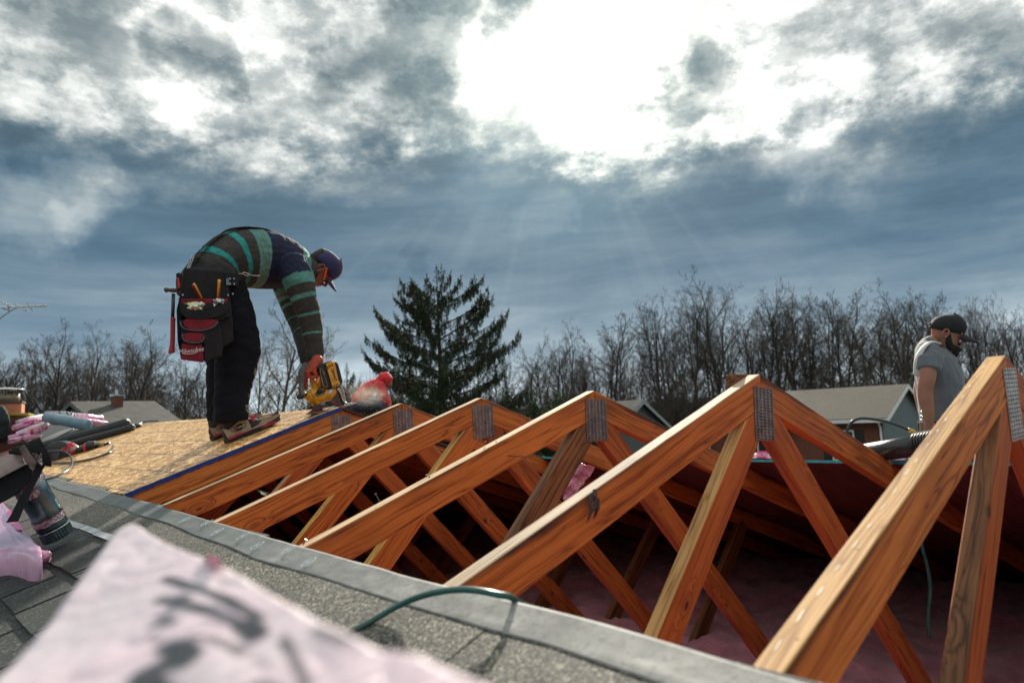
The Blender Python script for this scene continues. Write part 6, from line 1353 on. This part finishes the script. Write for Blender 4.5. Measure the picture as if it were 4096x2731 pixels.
# rolls of felt
STEEL = pm('blue_grey_roll', (.16, .26, .32), .35, scale=12, coat=.2)
r_ = empty('underlayment_roll', tuple(at(*z2(560, 280), 8.0)), 'smooth blue-grey roll lying beside the pink bundles on the left', 'roll'); mb = MB(); a, b = at(*z2(392, 250), 8.0), at(*z2(760, 322), 7.9); mb.tube([a, a.lerp(b, .5), b], .062, 20); mb.build('roll', STEEL, r_, True, bevel=.004); mb = MB(); mb.tube([a-(b-a).normalized()*.004, a], .045, 16); mb.build('core', BLACK, r_)
FD = pm('black_felt', (.022, .025, .028), .6, scale=14, bump=.3); FGR = pm('dusty_grey_felt', (.24, .25, .24), .6, scale=8, col2=(.13, .15, .15), bump=.3)
def sheet(name, pts, off, mat, label, cat):
    v = [onroof(*p, off) for p in pts]; n = len(v); c = sum(v, Vector())/n; me = mesh(name, v+[c], [(i, (i+1) % n, n) for i in range(n)]); o = link(name, me, None, mat); s_ = o.modifiers.new('t', 'SOLIDIFY'); s_.thickness = .003; s_.offset = 1
    return tag(o, label, cat)
sheet('black_felt_flap', [z2(*p) for p in [(372,290),(450,318),(620,330),(520,370),(430,410),(310,470),(330,400)]], .022, FD, 'black felt flap below the blue-grey roll', 'felt')
sheet('grey_felt_sheet', [z2(*p) for p in [(330,470),(440,400),(600,345),(760,345),(1010,330),(880,400),(640,480),(420,560),(340,560)]], .017, FGR, 'dusty grey felt sheet partly unrolled beside the black rolls', 'felt')
for i, (a, b, r, lab) in enumerate((((395, 500), (1092, 308), .050, 'longer black felt roll lying up the golden sheathing'), ((400, 545), (1140, 338), .030, 'thinner black roll in front of the longer felt roll'))):
    A, B = onroof(*z2(*a), r+.012), onroof(*z2(*b), r+.012); r_ = empty('felt_roll', tuple(A.lerp(B, .5)), lab, 'roll', 'black felt rolls on the sheathing'); mb = MB(); mb.tube([A, A.lerp(B, .4)+Vector((0, .02, .004)), A.lerp(B, .8), B], [r, r, r*1.02, r], 20); mb.build('roll', FD, r_, True)
    mb = MB(); Xd = (B-A).normalized(); mb.tube([B, B+Xd*.003], r*.62, 14); mb.build('core', BLACK, r_)
    mb = MB(); mb.tube([A+Vector((0, -.02, -r*.7)), B+Vector((0, -.02, -r*.7))], (.004), 6); mb.build('loose_edge', FD, r_)
mb = MB(); c = onroof(*z2(1160, 330), .03); mb.sphere(tuple(c), (.06, .05, .028), 12, 8); tag(mb.build('folded_strap', FD, None, True), 'small black bundle of strap at the top end of the thin roll', 'strap')
# nail gun
ng = empty('nail_gun', tuple(onroof(*z2(620, 560), .02)), 'red and black coil nail gun lying on the golden sheathing', 'nail gun')
Zn = (onroof(*z2(560, 600), .0)-CAM).dot(FW)-.05; zn = lambda x, y, d=0: at(*z2(x, y), Zn+d)
mb = MB(); c = zn(520, 572); mb.tube([c+NG*.05, c-NG*.05], .108, 22); mb.build('coil_magazine', BLACK, ng, True, bevel=.008)
mb = MB(); mb.tube([zn(520, 572)-NG*.052, zn(520, 572)-NG*.060], .03, 14); mb.build('magazine_hub', pm('dark_hub', (.05, .05, .05), .4), ng)
fuse('body', [loft([(zn(470, 535), .03, .03), (zn(540, 520), .045, .045), (zn(600, 525), .055, .05), (zn(640, 540), .045, .045)], NG, 16)], .008, pm('silver_red_body', (.35, .25, .24), .35, metal=.5, scale=14, col2=(.45, .02, .03), thresh=(.42, .52)), ng, 2)
fuse('red_guard', [loft([(zn(600, 560), .035, .03), (zn(640, 590), .03, .03)], NG, 12), loft([(zn(590, 515), .02, .03), (zn(615, 510), .02, .03)], NG, 12)], .007, REDP, ng, 2)
mb = MB(); mb.tube([zn(625, 552), zn(745, 520)], [.033, .031], 14); mb.build('handle', BLACK, ng, True); mb = MB(); mb.tube([zn(742, 521), zn(762, 516)], .048, 14); mb.build('red_ring', REDP, ng, True)
mb = MB(); a, b = zn(762, 516), zn(832, 502); mb.tube([a, b], [(.052, .062), (.044, .05)], 8); mb.build('end_cap', BLACK, ng, bevel=.008)
mb = MB(); mb.tube([b, zn(852, 500), zn(853, 500), zn(905, 490)], [.018, .018, .026, .022], 10); mb.build('brass_fitting', pm('brass', (.24, .16, .07), .4, metal=.8), ng, True); mb = MB(); mb.tube([zn(905, 490), zn(938, 482)], .02, 10); mb.build('coupler', BLACK, ng, True)
def hose(name, pts, r, mat, label, cat='hose', n=8): mb = MB(); mb.tube(spline(pts, n), r, 8); return tag(mb.build(name, mat, None, True), label, cat)
hose('air_hose', [zn(935, 480), zn(965, 492), onroof(*z2(950, 545), .03), onroof(*z2(820, 598), .022), onroof(*z2(640, 635), .022), onroof(*z2(430, 645), .022)], .0075, RUBD, 'dark air hose curving back from the coupler of the nail gun')
hose('air_hose', [zn(380, 560, -.1), zn(440, 540, -.1), zn(520, 540, -.15), zn(590, 570, -.2), onroof(*z2(618, 635), .03), onroof(*z2(590, 695), .03), onroof(*z2(480, 755), .03), onroof(*z2(355, 797), .035), onroof(*z2(200, 830), .03)], .007, RUBD, 'dark air hose looping over the magazine and down to the grey strip')
hose('thin_cord', [onroof(*z2(355, 482), .03), onroof(*z2(520, 412), .03), onroof(*z2(650, 345), .04), onroof(*z2(745, 322), .05)], .008, RUBD, 'thin black cord crossing the grey felt sheet', 'cord')
hose('thin_cord', [onroof(*z2(1165, 325), .03), onroof(*z2(1230, 294), .03), onroof(*z2(1290, 285), .03), onroof(*z2(1345, 284), .02)], .008, RUBD, 'short black cord running right from the felt rolls along the ridge', 'cord')
# near green hose, looping over the strip and into the attic
z5 = lambda x, y: (1300+x/1.68, 2050+y/1.68)
hose('green_hose', [onroof(*z5(-250, 1020), .03), onroof(*z5(-20, 890), .022), onroof(*z5(240, 768), .020), onroof(*z5(500, 620), .034), onroof(*z5(700, 545), .052), onroof(*z5(930, 515), .058), onroof(*z5(1150, 548), .048), onroof(*z5(1300, 600), .015), Vector((-1.06, .44, -.46)), Vector((-1.0, .55, -.75)), Vector((-.95, .7, -1.25))], .0054, RUB, 'green air hose arching over the grey strip in the foreground')
gh = at(*zF(745, 330), 2.62)
hose('green_hose', [at(*zF(700, 300), 2.75), at(*zF(705, 290), 2.72), at(*zF(722, 288), 2.66), at(*zF(742, 330), 2.62), at(*zF(790, 600), 2.58), at(*zF(865, 1060), 2.5), at(*zF(905, 1210), 2.5), at(*zF(935, 1360), 2.5), at(*zF(943, 1500), 2.5), at(*zF(925, 1700), 2.5), at(*zF(930, 1900), 2.5)], .0062, RUB, 'thin green hose hanging down into the dark attic behind the nearest truss')
h3 = hose('black_hose', [g7(955, 1030, -.5), g7(975, 980, -.5), g7(1010, 943, -.5), g7(1080, 926, -.5), g7(1200, 938, -.5), g7(1330, 972, -.5), g7(1440, 1018, -.5)], .0085, RUBD, 'dark hose with a yellow fitting arching in front of the neighbouring house')
mb = MB(); mb.tube([g7(1436, 1016, -.5), g7(1470, 1030, -.5), g7(1520, 1055, -.5)], [.012, .014, .010], 10); mb.build('yellow_fitting', pm('yellow_brass', (.60, .38, .08), .4), h3, True)
# black pipe on the right deck
PB = pm('black_pipe', (.016, .019, .024), .38, scale=12, bump=.15, coat=.2)
A, B = onroofR(*z7(960, 1225), .040), onroofR(*z7(1640, 1118), .040)
pp = empty('black_pipe', tuple(A.lerp(B, .5)), 'smooth black pipe with a coiled collar lying on the right slope behind the trusses', 'pipe'); mb = MB(); mb.tube([A, A.lerp(B, .5), A.lerp(B, .86)], .0375, 24); mb.build('pipe', PB, pp, True)
Xd = (B-A).normalized(); e1 = A.lerp(B, .86)
for k in range(7):
    c = e1+Xd*(.004+.013*k); n1 = Xd.orthogonal().normalized(); n2 = Xd.cross(n1); mb = MB(); mb.tube([c+(n1*math.cos(a)+n2*math.sin(a))*.040+Xd*.004*math.sin(a) for a in [2*math.pi*j/20 for j in range(21)]], .0062, 6, cap=False); mb.build('collar_ring', BLACK, pp, True)
mb = MB(); mb.tube([e1, e1+Xd*.4], .034, 18); mb.build('pipe_end', BLACK, pp, True)
text('pipe_print', 'UL  M-8000', .012, pm('grey_print', (.14, .14, .14), .5), frame(A.lerp(B, .62)+Vector((-.0275, -.0, .0265)), Xd, z=(-.72, .0, .69)), pp)
# pink wrappers beyond the teal edge
def flat_pack(p0, p1, h, label, band=None, txt=None, x=.972):
    a = atX(p0[0], p0[1], x); b = atX(p1[0], p1[1], x); y0, y1 = min(a.y, b.y), max(a.y, b.y); mw = slope_mw(x, y0, .020, 1); mb = MB(); n = 14; v = []; f = []; ln = y1-y0; rr = random.Random(int(p0[0]))
    for i in range(n+1):
        y = ln*i/n; hh = h*(.75+.25*math.sin(3.1*i/n))*(1+rr.uniform(-.15, .15)); v += [(0, y, 0), (.01, y, hh*.8), (.08, y, hh), (.28, y, hh), (.33, y, 0)]
    for i in range(n):
        for k in range(4): f.append((5*i+k, 5*i+5+k, 5*i+6+k, 5*i+k+1))
    f += [(0,1,2,3,4), (5*n+4, 5*n+3, 5*n+2, 5*n+1, 5*n)]; mb.add(v, f); root = empty('shingle_bundle', tuple(mw.translation), label, 'shingle bundle', 'pink bundles beyond the teal edge'); mb.build('wrapper', PINK, root, True, mw=mw)
    if band: g = MB(); g.box(-.002, .2, ln*band[0], ln*band[1], .001, h*.97); g.build('magenta_band', MAG, root, mw=mw)
    if txt: text('bundle_lettering', txt, .020, pm('print_'+txt[:4], (.85, .80, .82) if band else (.06, .02, .04), .5), frame(Vector((x-.004, y0+ln*.34, -M*x+.020+h*.5)), (0, 1, 0), z=(-1, 0, 0)), root, bold=True)
flat_pack(z7(392, 1285), z7(175, 1290), .034, 'pink bundle lettered PROTECTION beyond the teal edge, left of the second plate', (.30, .62), 'PROTECTION')
flat_pack(z7(1450, 1262), z7(1290, 1270), .022, 'thin pink bundle beyond the teal edge below the black pipe')
flat_pack(z7(2260, 1285), z7(2195, 1290), .05, 'white and pink bundle beyond the teal edge at the far right')
# crumpled wrapper hanging between the trusses
z6 = lambda x, y: (2000+x/1.96, 1400+y/1.96); n_ = 26; xw = .93
TL, TRr, BR_, BL = [Vector(atX(*z6(*p), xw)) for p in [(560, 880), (760, 905), (560, 1190), (425, 1115)]]
v = []; rr = random.Random(4)
for j in range(n_+1):
    for i in range(n_+1):
        s, t = i/n_, j/n_; p = TL.lerp(TRr, s).lerp(BL.lerp(BR_, s), t); q3 = Vector((s*3, t*3, 1)); p = p+Vector((mnoise.noise(q3*1.3)*.03+abs(mnoise.noise(q3*3.1))*.02-.012, mnoise.noise(q3*2+Vector((5, 0, 0)))*.016, mnoise.noise(q3*2)*.014)); v.append(p)
f = [(j*(n_+1)+i, j*(n_+1)+i+1, (j+1)*(n_+1)+i+1, (j+1)*(n_+1)+i) for j in range(n_) for i in range(n_)]
PWR = plastic_wrap('wrapper_sheet', (.80, .42, .55), (.74, .30, .47), (.82, .55, .64), 9, 0); wp = link('plastic_wrapper', mesh('plastic_wrapper', v, f, True), None, PWR); sm = wp.modifiers.new('t', 'SOLIDIFY'); sm.thickness = .0015
tag(wp, 'crumpled printed pink wrapper hanging off the sheathing between two trusses', 'wrapper')
dk = pm('dark_print', (.10, .02, .05), .5); cc = Vector(atX(*z6(620, 990), xw-.028)); Xw = (Vector(atX(*z6(655, 955), xw))-Vector(atX(*z6(560, 985), xw))).normalized()
fr_ = frame(cc, Xw, z=(-1, 0, 0))
for k, s_ in enumerate(('SHINGLES', 'ASPHALT ROOFING', 'KEEP AWAY FROM HEAT', 'STORE FLAT', 'DRY PLACE')): text('wrapper_print', s_, .0085 if k < 2 else .006, dk, fr_ @ Matrix.Translation((0, .028-.014*k, 0)), wp, ext=.0002)
mb = MB(); mb.tube([fr_ @ Vector(p) for p in [(-.055, .04, 0), (.052, .04, 0), (.052, -.045, 0), (-.055, -.045, 0), (-.055, .04, 0)]], .0006, 4, cap=False); mb.tube([fr_ @ Vector(p) for p in [(-.095, -.02, .0), (-.075, -.02, 0), (-.078, -.045, 0), (-.092, -.045, 0), (-.095, -.02, 0)]], .0007, 4, cap=False); mb.build('print_frame', dk, wp)
# ------------------------------------------------------------------ torn-off vent pieces at the left
DUCT = pm('galvanised_duct', (.20, .29, .31), .24, metal=.85, scale=9, col2=(.05, .09, .10), bump=.1)
Zd = 2.36; zd = lambda x, y, d=0: at(*z1(x, y), Zd+d)
vp = empty('vent_pipe', tuple(zd(600, 1130)), 'dented galvanised vent pipe with a crimped end and foil tape', 'vent pipe')
A, B = zd(560, 1070), zd(215, 455, -.055); Xd = (B-A).normalized(); r0 = .0475
mb = MB(); mb.tube([A, A.lerp(B, .3), A.lerp(B, .6), B], [r0, r0, r0*.99, r0], 32, cap=False); mb.build('pipe', DUCT, vp, True).modifiers.new('t', 'SOLIDIFY').thickness = .0008
mb = MB(); n1 = Xd.orthogonal().normalized(); n2 = Xd.cross(n1); v = []; NC = 64
E_ = A-Xd*.036
for c_, r in ((A, r0), (A-Xd*.006, r0*1.0), (E_, r0*.985)):
    for k in range(NC): a = 2*math.pi*k/NC; rr_ = r-(.0024 if (k % 2 and c_ is not A) else 0); v.append(c_+(n1*math.cos(a)+n2*math.sin(a))*rr_)
mb.add(v, [(j*NC+k, j*NC+(k+1) % NC, (j+1)*NC+(k+1) % NC, (j+1)*NC+k) for j in range(2) for k in range(NC)]); mb.build('crimped_end', DUCT, vp).modifiers.new('t', 'SOLIDIFY').thickness = .0008
mb = MB(); mb.tube([A+(n1*math.cos(a)+n2*math.sin(a))*(r0+.001) for a in [2*math.pi*j/32 for j in range(33)]], .0022, 6, cap=False); mb.build('bead', SILV, vp, True)
FOIL = pm('foil_tape', (.42, .42, .43), .22, metal=.85, scale=22, col2=(.50, .30, .38), bump=.9, bscale=60)
for t0, t1, a0, a1 in ((.10, .20, 0, 6.3), (.56, .74, 1.0, 4.2), (.74, .95, 0, 6.3)):
    v = []; f = []; NA_, NT_ = 30, 6; rr = random.Random(int(t0*100))
    for j in range(NT_+1):
        for k in range(NA_+1):
            a = a0+(a1-a0)*k/NA_; t = t0+(t1-t0)*(j/NT_)+rr.uniform(-.01, .01)*(1 if j in (0, NT_) else .2); v.append(A.lerp(B, t)+(n1*math.cos(a)+n2*math.sin(a))*(r0+.0012+rr.uniform(0, .0016)))
    f = [(j*(NA_+1)+k, j*(NA_+1)+k+1, (j+1)*(NA_+1)+k+1, (j+1)*(NA_+1)+k) for j in range(NT_) for k in range(NA_)]; link('foil_tape', mesh('foil_tape', v, f, True), vp, FOIL)
vw_ = (CAM-A.lerp(B, .3)).normalized(); nn_ = (vw_-Xd*vw_.dot(Xd)).normalized(); prn = pm('red_tape_print', (.35, .02, .06), .5)
for t, s_, sz in ((.17, 'Nashua  UL', .013), (.55, 'UL  181', .011), (.66, 'INSULATION', .010), (.80, 'Nashua', .012)):
    c = A.lerp(B, t)+nn_*(r0+.004); Y2 = Xd; X2 = Y2.cross(nn_); text('tape_print', s_, sz, prn, frame(c, X2+Xd*.35, z=nn_), vp, ext=.0003)
MET = pm('brown_pink_metal', (.26, .17, .15), .38, metal=.55, scale=7, col2=(.09, .05, .045), bump=.2, thresh=(.35, .6))
Zc = 2.22; zc = lambda x, y, d=0: at(*z1(x, y), Zc+d)
mt_ = empty('metal_gutter_piece', tuple(zc(150, 400)), 'short brown metal gutter piece with a bent end at the left edge', 'gutter piece')
def poly3(name, top, bot, mat, parent, bev=.002):
    n = len(top); v = list(top)+list(bot); f = [tuple(range(n)), tuple(reversed(range(n, 2*n)))]+[(i, n+i, n+(i+1) % n, (i+1) % n) for i in range(n)]
    me = mesh(name, v, f); bm = bmesh.new(); bm.from_mesh(me); bmesh.ops.recalc_face_normals(bm, faces=bm.faces); bm.to_mesh(me); bm.free(); o = link(name, me, parent, mat)
    if bev: b = o.modifiers.new('b', 'BEVEL'); b.width = bev; b.segments = 2; b.limit_method = 'ANGLE'
    return o
poly3('trough', [zc(-500, 560, .1), zc(203, 232, .1), zc(262, 394, -.02), zc(-500, 790, -.02)], [p+Vector((0, .02, -.012)) for p in (zc(-500, 560, .1), zc(203, 232, .1), zc(262, 394, -.02), zc(-500, 790, -.02))], MET, mt_, .004)
poly3('lip', [zc(-500, 790, -.03), zc(265, 394, -.03), zc(270, 412, -.03), zc(-500, 815, -.03)], [zc(-500, 790, .0), zc(265, 394, .0), zc(270, 412, .0), zc(-500, 815, .0)], pm('dusty_lip', (.30, .27, .24), .6, scale=40), mt_, .001)
poly3('end_plate', [zc(198, 240, -.03), zc(252, 200, -.03), zc(388, 398, -.04), zc(345, 460, -.04), zc(262, 392, -.04)], [zc(198, 240, -.015), zc(252, 200, -.015), zc(388, 398, -.02), zc(345, 460, -.02), zc(262, 392, -.02)], MET, mt_, .002)
poly3('underside', [zc(-500, 815, -.01), zc(268, 412, -.01), zc(345, 470, -.0), zc(305, 590, .0), zc(150, 740, .0), zc(-500, 1090, .0)], [zc(-500, 815, .15), zc(268, 412, .15), zc(345, 470, .12), zc(305, 590, .12), zc(150, 740, .12), zc(-500, 1090, .15)], BLACKR, mt_, .004)
sc_ = empty('shingle_scrap', tuple(zc(400, 300)), 'torn stack of black shingles leaning over the gutter piece', 'shingle scrap'); rr = random.Random(2)
for k in range(3):
    o3 = [(95-6*k, 262+8*k), (200, 205+7*k), (410+8*k, 124+14*k), (455+10*k, 205+16*k), (515+6*k, 300+20*k), (537, 398+8*k), (440, 400), (395, 385), (330, 300)]; pts = [(x+rr.uniform(-7, 7), y+rr.uniform(-7, 7)) for x, y in o3]
    poly3('shingle', [zc(x, y, .10-.045*k) for x, y in pts], [zc(x, y, .115-.045*k)+Vector((0, 0, -.006)) for x, y in pts], BLACKR if k != 1 else SHD, sc_, .001)
mb = MB(); v = []; 
for j in range(8):
    for i in range(10): v.append(zc(335+12*i+rr.uniform(-6, 6), 260+18*j+4*i+rr.uniform(-6, 6), -.02-.012*rr.random()))
mb.add(v, [(j*10+i, j*10+i+1, (j+1)*10+i+1, (j+1)*10+i) for j in range(7) for i in range(9)]); tag(mb.build('crumpled_foil', pm('foil_white', (.55, .50, .48), .3, metal=.6, col2=(.10, .06, .05), scale=22, thresh=(.4, .55))), 'crumpled silver foil stuck on the torn shingle stack', 'foil')
st = [(392, 392), (482, 402), (440, 480), (330, 700), (245, 880), (190, 1008), (120, 1012), (58, 1022), (110, 940), (210, 740), (300, 590), (345, 480)]
o = poly3('shingle_strip', [zd(x, y, -.14) for x, y in st], [zd(x, y, -.128) for x, y in st], BLACKR, None, .001); tag(o, 'black strip of torn shingle leaning down over the vent pipe', 'shingle strip')
# pink bundle at the lower left
def rp(x, y, off): return onroof(*z1(x, y), off)
tpx = [(-420, 560), (-60, 760), (40, 835), (230, 1090), (340, 1215), (438, 1330), (330, 1356), (120, 1312), (-420, 1240)]
lb = empty('shingle_bundle', tuple(rp(100, 1200, .05)), 'shiny pink shingle bundle with a magenta stripe at the lower left', 'shingle bundle')
def bgrid(tp, h0, h1, name, mat, off=0.0, n=26):
    """outline pulled into a soft block standing on the slope"""
    P = spline([rp(x, y, h0) for x, y in tp]+[rp(*tp[0], h0)], 6)[:-1]; c = sum(P, Vector())/len(P); v = []; N_ = len(P); lev = [(1.0, 0), (1.012, .25), (1.015, .7), (1.0, .93), (.965, 1.0), (.8, 1.008), (.55, 1.0), (.28, 1.0), (.05, 1.0)]
    for s, z in lev:
        for i, p in enumerate(P):
            q_ = c+(p-c)*s; nzz = mnoise.noise(Vector((q_.x*16, q_.y*16, z*3)))*.010+abs(mnoise.noise(Vector((q_.x*38, q_.y*30, z*5))))*.006; v.append(q_+Vector((0, 0, (h1-h0)*z+nzz*(1 if z > .2 else .2)+off)))
    f = [(j*N_+i, j*N_+(i+1) % N_, (j+1)*N_+(i+1) % N_, (j+1)*N_+i) for j in range(len(lev)-1) for i in range(N_)]; f.append(tuple((len(lev)-1)*N_+i for i in range(N_)))
    return link(name, mesh(name, v, f, True), lb, mat)
SHP = plastic_wrap('shiny_pink_wrapper', (.66, .36, .50), (.78, .60, .70), (.58, .24, .42), 7, 0, bump=.8, rough=.18)
bot = [(x+ (12 if x > -300 else 0), y+(120 if y > 1000 else 40)) for x, y in tpx]
P0 = []; 
PINKB = plastic_wrap('glossy_pink_wrapper', (.70, .34, .55), (.78, .50, .68), None, 4, 0, bump=.25, rough=.2)
def bb(mat):
    Tp = spline([rp(x, y, .095) for x, y in tpx]+[rp(*tpx[0], .095)], 7)[:-1]; N_ = len(Tp); c = sum(Tp, Vector())/N_; v = []
    lev = [(1.0, -.080, 0), (1.015, -.06, 0), (1.02, -.03, 0), (1.012, -.006, 0), (.985, .004, 0), (.9, .006, 0), (.7, .004, 0), (.45, .004, 0), (.2, .003, 0), (.02, .003, 0)]
    for s, z, _ in lev:
        for i, p in enumerate(Tp): q_ = c+(p-c)*s; nz_ = mnoise.noise(Vector((q_.x*14, q_.y*14, z*20)))*.005+abs(mnoise.noise(Vector((q_.x*45, q_.y*30, z*30))))*.003; v.append(q_+Vector((nz_*.5, nz_*.5, z+nz_)))
    f = [(j*N_+i, j*N_+(i+1) % N_, (j+1)*N_+(i+1) % N_, (j+1)*N_+i) for j in range(len(lev)-1) for i in range(N_)]; f.append(tuple((len(lev)-1)*N_+i for i in range(N_)))
    return link('wrapper', mesh('wrapper', v, f, True), lb, mat)
bb(PINKB)
poly3('magenta_stripe', [rp(x, y, .1065) for x, y in [(70, 905), (110, 880), (225, 1060), (240, 1090), (180, 1092), (120, 1030)]], [rp(x, y, .1035) for x, y in [(70, 905), (110, 880), (225, 1060), (240, 1090), (180, 1092), (120, 1030)]], MAG, lb, 0)
mb = MB(); c = rp(455, 1385, .065); rr = random.Random(5)
fuse('twisted_end', [loft([(rp(430, 1340, .085), .010, .010), (rp(465, 1350, .08), .014, .012), (rp(462, 1400, .055), .016, .014), (rp(400, 1450, .03), .018, .016), (rp(335, 1490, .018), .018, .014)], (0, 0, 1), 14)], .003, PINK, lb, 1, wrinkle=.0035, wscale=60)
# ------------------------------------------------------------------ big blurred bundle in the foreground, on a stack
HB = .13
def fp(x, y, off=0.0):
    d = ray(x*K, y*K); k0 = CAM.z-HB-M*CAM.x+off; t = (k0+M*CAM.x-CAM.z)/(d.z-M*d.x); return CAM+d*t
Lc = [(284, 1203), (262, 1217), (238, 1243), (170, 1330), (100, 1424), (0, 1530), (-120, 1650), (-260, 1850), (-500, 2300)]
Rc = [(316, 1202), (344, 1210), (365, 1222), (450, 1262), (530, 1300), (542, 1293), (640, 1352), (760, 1412), (900, 1478), (1010, 1498), (1170, 1568), (1450, 1720), (1900, 2300)]
def resamp(c, n):
    P = [fp(*p) for p in c]; S = [0]
    for a, b in zip(P, P[1:]): S.append(S[-1]+(b-a).length)
    out = []
    for i in range(n+1):
        s = S[-1]*(i/n)**1.15; j = max(0, min(len(S)-2, next((k for k in range(len(S)-1) if S[k+1] >= s), len(S)-2))); out.append(P[j].lerp(P[j+1], (s-S[j])/max(1e-9, S[j+1]-S[j])))
    return out
NJ, NI = 210, 120; LL, RR_ = resamp(Lc, NJ), resamp(Rc, NJ); v = []
dtop = (LL[0]-LL[12]).normalized()
for jj in range(-4, NJ+1):
    j = max(0, jj)
    for i in range(-3, NI+4):
        t = min(1, max(0, i/NI)); p = LL[j].lerp(RR_[j], t)+(dtop*.002-Vector((0, 0, .008)))*(-jj if jj < 0 else 0); e = min(t, 1-t); e2 = min(1, (e*(LL[j]-RR_[j]).length)/.012)
        dn = -(1-math.sqrt(max(0, 1-(1-e2)**2)))*.010 if 0 <= i <= NI else -.010-.022*(-i if i < 0 else i-NI)
        w = mnoise.noise(Vector((p.x*13, p.y*10, 0)))*.004+abs(mnoise.noise(Vector((p.x*38, p.y*24, 4))))*.0035
        v.append(p+Vector((0, 0, dn+w*min(1, e2+.2))))
WI = NI+7; f = [(j*WI+i, j*WI+i+1, (j+1)*WI+i+1, (j+1)*WI+i) for j in range(NJ+4) for i in range(WI-1)]
fb = empty('shingle_bundle', tuple(fp(600, 1500, -.08)), 'large out of focus pale pink shingle bundle filling the lower left foreground', 'shingle bundle')
wrp = link('wrapper', mesh('wrapper', v, f, True), fb, PINKP); vkeep = v
mb = MB(); q1 = [fp(x, y, -.030) for x, y in [(285, 1235), (330, 1240), (800, 1470), (1700, 2250), (-400, 2250), (80, 1480)]]; n = len(q1); v = q1+[p-Vector((0, 0, .045)) for p in q1]; mb.add(v, [tuple(range(n)), tuple(reversed(range(n, 2*n)))]+[(i, n+i, n+(i+1) % n, (i+1) % n) for i in range(n)]); mb.build('shingles', BLACKR, fb)
INK = pm('black_ink', (.02, .02, .03), .3, coat=.3); INKG = pm('grey_ink', (.22, .20, .22), .35)
z4 = lambda x, y: (x/1.68/K, (2050+y/1.68)/K)
strokes = [([(1110, 415), (1300, 470), (1560, 560), (1740, 650)], .0034, .95), ([(1070, 545), (1180, 545), (1240, 560)], .0045, .95), ([(1150, 590), (1400, 610), (1640, 700)], .0030, .95), ([(1050, 700), (1100, 695), (1150, 700)], .0050, 1), ([(1640, 690), (1690, 720), (1730, 760)], .0060, 1),
  ([(1060, 645), (1140, 640)], .0026, .7), ([(1120, 850), (1200, 880), (1270, 950)], .0065, 1), ([(1000, 800), (1080, 810)], .0020, .5), ([(1240, 800), (1460, 820), (1640, 870)], .0030, .8), ([(1090, 980), (1000, 1030), (985, 1110), (1040, 1160)], .0085, 1), ([(1160, 985), (1060, 1000)], .0050, .9),
  ([(1150, 1140), (1300, 1180), (1500, 1150)], .005, .5), ([(1700, 900), (1800, 930)], .0018, .5), ([(1900, 770), (1980, 900), (2060, 1080)], .0026, .8), ([(2110, 720), (2180, 760), (2330, 810)], .0028, .6), ([(1680, 1110), (1800, 1170)], .007, .9), ([(1370, 660), (1500, 690)], .0015, .5)]
co_ = np.array([tuple(p) for p in vkeep]); inkv = np.zeros(len(co_))
for pts, w, k_ in strokes:
    P = np.array([tuple(p) for p in spline([fp(*z4(x, y), .004) for x, y in pts], 4)])
    for a_, b_ in zip(P, P[1:]):
        ab = b_-a_; t = np.clip(((co_-a_)@ab)/(ab@ab+1e-12), 0, 1); dd = np.linalg.norm((co_-(a_+t[:, None]*ab))[:, :2], axis=1); inkv = np.maximum(inkv, k_*np.clip((w*1.15-dd)/(w*.5), 0, 1))
fm = wrp.data; ca_ = fm.color_attributes.new('ink', 'FLOAT_COLOR', 'POINT'); ca_.data.foreach_set('color', np.repeat(inkv[:, None], 4, 1).astype(np.float32).ravel())
PRM = PINKP.copy(); PRM.name = 'pale_pink_wrapper_printed'; t_ = NT(PRM.node_tree); b_ = [n for n in t_.n if n.type == 'BSDF_PRINCIPLED'][0]; src = b_.inputs['Base Color'].links[0].from_socket
t_.l.new(t_.mix(t_.add('ShaderNodeAttribute', attribute_name='ink').outputs[2], src, (.018, .02, .025)), b_.inputs['Base Color']); fm.materials[0] = PRM
poly3('magenta_fold', [fp(*z4(x, y), .006) for x, y in [(1390, 285), (1440, 300), (1490, 345), (1430, 335)]], [fp(*z4(x, y), .000) for x, y in [(1390, 285), (1440, 300), (1490, 345), (1430, 335)]], MAG, fb, 0)
for k in range(4):
    off = -.088-.086*k; q1 = [fp(x, y, -.0)+Vector((0, 0, off)) for x, y in [(300, 1245), (345, 1250), (760, 1470), (1500, 2200), (-300, 2200), (110, 1480)]]; n = len(q1); v = q1+[p-Vector((0, 0, .078)) for p in q1]
    root = empty('shingle_bundle', tuple(q1[0]), ['second', 'third', 'fourth', 'lowest'][k]+' bundle of the foreground stack, hidden beneath the top one', 'shingle bundle', 'stacked bundles under the foreground one'); mb = MB(); mb.add(v, [tuple(range(n)), tuple(reversed(range(n, 2*n)))]+[(i, n+i, n+(i+1) % n, (i+1) % n) for i in range(n)]); mb.build('wrapper', PINKP, root, bevel=.008)
